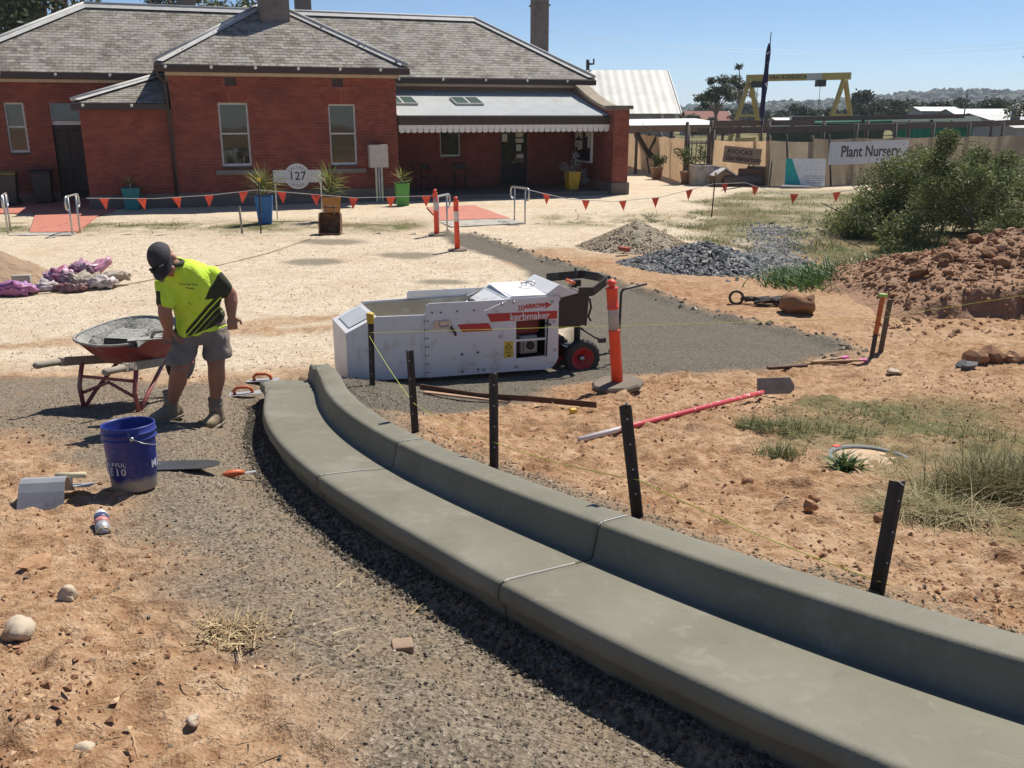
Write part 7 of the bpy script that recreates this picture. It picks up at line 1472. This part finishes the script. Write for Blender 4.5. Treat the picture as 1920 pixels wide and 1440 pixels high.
n=900; x=r.uniform(-300,900,n); y=r.uniform(1050,1500,n); z=hL(x)*np.sin(np.pi*np.clip((y-1100)/600,0,1)*.5)**1.2; s_=r.uniform(4,8,n); V,F,rn=blobs(np.stack([x,y,z+s_*.3],-1),s_,33,'ico',.8)
tag(link('far_wood',npmesh('far_wood',V,F,bpy.data.materials['forest_canopy'],attr={'rnd':('FACE',rn)})),'scattered far woods on the pale paddocks','forest',kind='stuff')
# near scrub mass in front of the hill
n=1000; x=r.uniform(40,280,n); y=r.uniform(225,430,n); s_=r.uniform(1.2,2.8,n); V,F,rn=blobs(np.stack([x,y,s_*.5],-1),s_,34,'ico',.9)
tag(link('scrub_belt',npmesh('scrub_belt',V,F,bpy.data.materials['forest_canopy'],attr={'rnd':('FACE',rn)})),'belt of dark scrub between the town and the hill','scrub',kind='stuff')
# ---------------------------------------------------------------- near vegetation
bs_=thing('shrub','large dense dark green shrub overhanging the drain on the right','shrub',(0,0,0)); r=np.random.default_rng(41); cl=[]
for i in range(165):
    x=r.uniform(7.6,13.6); top=np.interp(x,[7.5,7.8,8.15,8.5,9.0,10,11.5,13,15],[.15,.35,.8,1.35,1.7,1.8,1.65,1.45,1.2]); y=r.uniform(18.4,22.5)+(x-7)*.12; z=r.uniform(.15,1)*top; cl.append(((x,y,z),r.uniform(.28,.52)))
for x,y,z in ((8.9,19.5,2.0),(9.0,19.6,2.2),(9.9,20,1.85),(8.6,19.3,1.7),(10.6,20.2,1.75),(8.7,19.4,1.8),(11.5,20.5,1.65),(12.6,20.8,1.55)): cl.append(((x,y,z),.26))
C,k=clumped(110000,cl,(1,1,.85),42,.15); C[:,2]=np.maximum(C[:,2],.05); V,F=leaves(C,r.uniform(.035,.085,110000),43,.5,.2); rv=np.clip(.55*r.random(110000)+.45*r.random(len(cl))[k],0,1); link('foliage',npmesh('foliage',V,F,leafmat('shrub_dark_leaf',[(0,(.06,.075,.024)),(.5,(.145,.175,.056)),(.85,(.25,.27,.10)),(1,(.40,.39,.18))],.35,.6),attr={'rnd':('FACE',rv)}),bs_)
b=MB()
for i in range(5): x=r.uniform(8.6,12); b.tube([(x,19.6,0),(x+r.uniform(-.4,.4),19.2+r.uniform(-.5,.5),.6),(x+r.uniform(-.8,.8),19.2+r.uniform(-.8,.8),1.3)],[.03,.02,.008],5)
b.v=b.v; o=b.build('stems',M_OLDPOST,bs_); o['kind']='stuff'
for p,q in (((6.5,19.6,.9),(7.5,19.5,.45)),((6.2,18.8,.45),(7.2,18.9,.05))): MB().tube([p,q],.011,5).build('bare_twig',M_OLDPOST,bs_)

M_STRAP=leafmat('agapanthus_leaf',[(0,(.03,.07,.012)),(.6,(.07,.15,.03)),(1,(.16,.24,.06))],.2,.4)
def grasspatch(name,n,fun,hr,wr,mat,label,cat,seed,elr=(.7,1.5),bend=(.2,.9),seg=3,zoff=-.01,thingy=False):
    r_=np.random.default_rng(seed); x,y=fun(r_,n); n=len(x); z=T(x,y); a=r_.uniform(0,6.28,n); el=r_.uniform(*elr,n); D=np.stack([np.cos(a)*np.cos(el),np.sin(a)*np.cos(el),np.sin(el)],-1)
    V,F,rn=blades(np.stack([x,y,z+zoff],-1),D,r_.uniform(*hr,n),r_.uniform(*wr,n),r_.random(n),r_.uniform(*bend,n),seed,seg)
    return tag(link(name,npmesh(name,V,F,mat,attr={'rnd':('FACE',rn)})),label,cat,kind=None if thingy else 'stuff')
def sl_(r_,n):
    t=r_.random(n); x=np.interp(t,[0,.4,1],[4.5,5.8,9.5])+r_.normal(0,.25,n); y=np.interp(t,[0,.4,1],[15.0,16.1,18.0])+r_.normal(0,.4,n); return x,y
grasspatch('strappy_plants',3000,sl_,(.18,.42),(.014,.026),M_STRAP,'row of bright green strappy plants at the foot of the shrub','strap plants',51,(.6,1.5),(.2,.8))
M_DRYG=leafmat('dry_grass',[(0,(.22,.17,.07)),(.4,(.34,.27,.13)),(.75,(.45,.37,.2)),(1,(.17,.19,.06))],.2,.7); M_GRN=leafmat('green_grass',[(0,(.06,.085,.02)),(.5,(.12,.15,.04)),(.8,(.22,.22,.08)),(1,(.38,.32,.16))],.2,.6)
def clump_fun(cs,sd):
    def f_(r_,n): k=r_.integers(0,len(cs),n); c=np.array(cs)[k]; return c[:,0]+r_.normal(0,1,n)*c[:,2],c[:,1]+r_.normal(0,1,n)*c[:,2]*sd
    return f_
grasspatch('tussock_grass',1900,clump_fun([(2.62,4.72,.15),(2.75,4.85,.12),(2.5,4.62,.1),(2.85,4.6,.1)],.7),(.16,.40),(.003,.006),leafmat('tussock',[(0,(.12,.10,.04)),(.5,(.24,.20,.09)),(.8,(.20,.21,.075)),(1,(.42,.35,.19))],.15,.7),'big wiry tussock of dry grass right of the manhole','tussock',61,(.35,1.5),(.1,.8),4,thingy=True)
grasspatch('dead_grass_heap',700,clump_fun([(2.2,4.25,.11),(2.05,4.35,.08)],.6),(.12,.32),(.002,.005),M_DRYG,'flattened heap of dead grass stems in front of the tussock','dead grass',62,(-.05,.7),(.2,1.),3,.02,True)
grasspatch('broadleaf_weed',70,clump_fun([(2.04,5.26,.035)],.8),(.10,.2),(.015,.028),leafmat('weed_leaf',[(0,(.05,.085,.02)),(1,(.13,.18,.05))],.15,.5),'small dark broadleaf weed at the edge of the manhole','weed',63,(.3,1.4),(.2,.7),thingy=True)
def wg(x,y): return zones(x,y)[3]
def fun_near(r_,n):
    x=r_.uniform(1.5,6.5,n); y=r_.uniform(2.6,8.6,n); k=(r_.random(n)<wg(x,y)**1.5*np.clip(.25+2.2*(fbm(x*2.1+7,y*2.1,3)+.15),0,1)); return x[k],y[k]
grasspatch('verge_grass',30000,fun_near,(.03,.10),(.0022,.005),M_GRN,'thin green and straw grass on the right verge','grass',64,(.2,1.45),(.2,1.),3)
grasspatch('grass_tufts',2600,clump_fun([(1.95,6.35,.09),(2.1,6.5,.1),(1.8,6.5,.07),(2.4,6.2,.12),(2.9,6.8,.15),(1.75,5.6,.07),(3.2,6.1,.15),(3.1,4.5,.12),(3.2,5.2,.15)],.8),(.06,.2),(.003,.006),M_GRN,'taller green grass tufts growing on the right verge','grass',65,(.4,1.5),(.2,.9),4)
def fun_band(r_,n):
    x=r_.uniform(-16,12,n); y=r_.uniform(15,34,n); k=(r_.random(n)<wg(x,y)**1.3*np.clip(.2+1.8*(fbm(x*1.2+7,y*1.2,3)+.2),0,1)); return x[k],y[k]
grasspatch('yard_grass',80000,fun_band,(.05,.16),(.008,.018),M_GRN,'patchy green and dry grass in front of the building','grass',66,(.3,1.5),(.2,.9),2)
def fun_drain(r_,n):
    x=r_.uniform(3.6,8.2,n); y=r_.uniform(17.2,26,n); k=(r_.random(n)<np.clip(.1+2.4*(fbm(x*.9+3,y*.9,3)+.05),0,1))&(np.hypot(x-3.55,(y-16.9)*1.3)>1.5)&(np.abs(x-np.interp(y,[16,18.6,21,24],[4.6,5.3,5.9,6.7]))>.35); return x[k],y[k]
grasspatch('drain_grass',16000,fun_drain,(.08,.24),(.008,.016),M_GRN,'rough weedy grass around the rock lined drain','grass',69,(.3,1.5),(.2,.9),3)
# dry weed clump and straw in the foreground
grasspatch('dry_weed',420,clump_fun([(-1.0,2.8,.06),(-.94,2.86,.05),(-1.05,2.88,.04)],.7),(.04,.11),(.003,.009),leafmat('straw_weed',[(0,(.22,.145,.07)),(.6,(.42,.30,.155)),(1,(.60,.46,.26))],.1,.7),'withered straw coloured weed on the grey gravel','dry weed',67,(-.1,1.),(.5,1.6),4,.01,True)
def fun_straw(r_,n): return r_.uniform(-1.3,-.3,n),r_.uniform(2.1,3.6,n)
grasspatch('straw_litter',170,fun_straw,(.03,.12),(.002,.005),bpy.data.materials['straw_weed'],'scraps of straw littered over the foreground gravel','straw',68,(-.02,.15),(.0,.4),3,.012)
# ---------------------------------------------------------------- summer haze
hm=bpy.data.materials.new('haze'); hm.use_nodes=True; hn=hm.node_tree; hn.nodes.remove(hn.nodes['Principled BSDF'])
pv=hn.nodes.new('ShaderNodeVolumePrincipled'); pv.inputs['Color'].default_value=(.80,.88,1,1); pv.inputs['Density'].default_value=.00028; pv.inputs['Anisotropy'].default_value=.2
hn.links.new(pv.outputs[0],hn.nodes['Material Output'].inputs['Volume'])
hb_=MB().bx(-2700,2700,-60,2700,-2,60).build('haze',hm); hb_['kind']='stuff'; tag(hb_,'thin summer haze filling the air','haze')
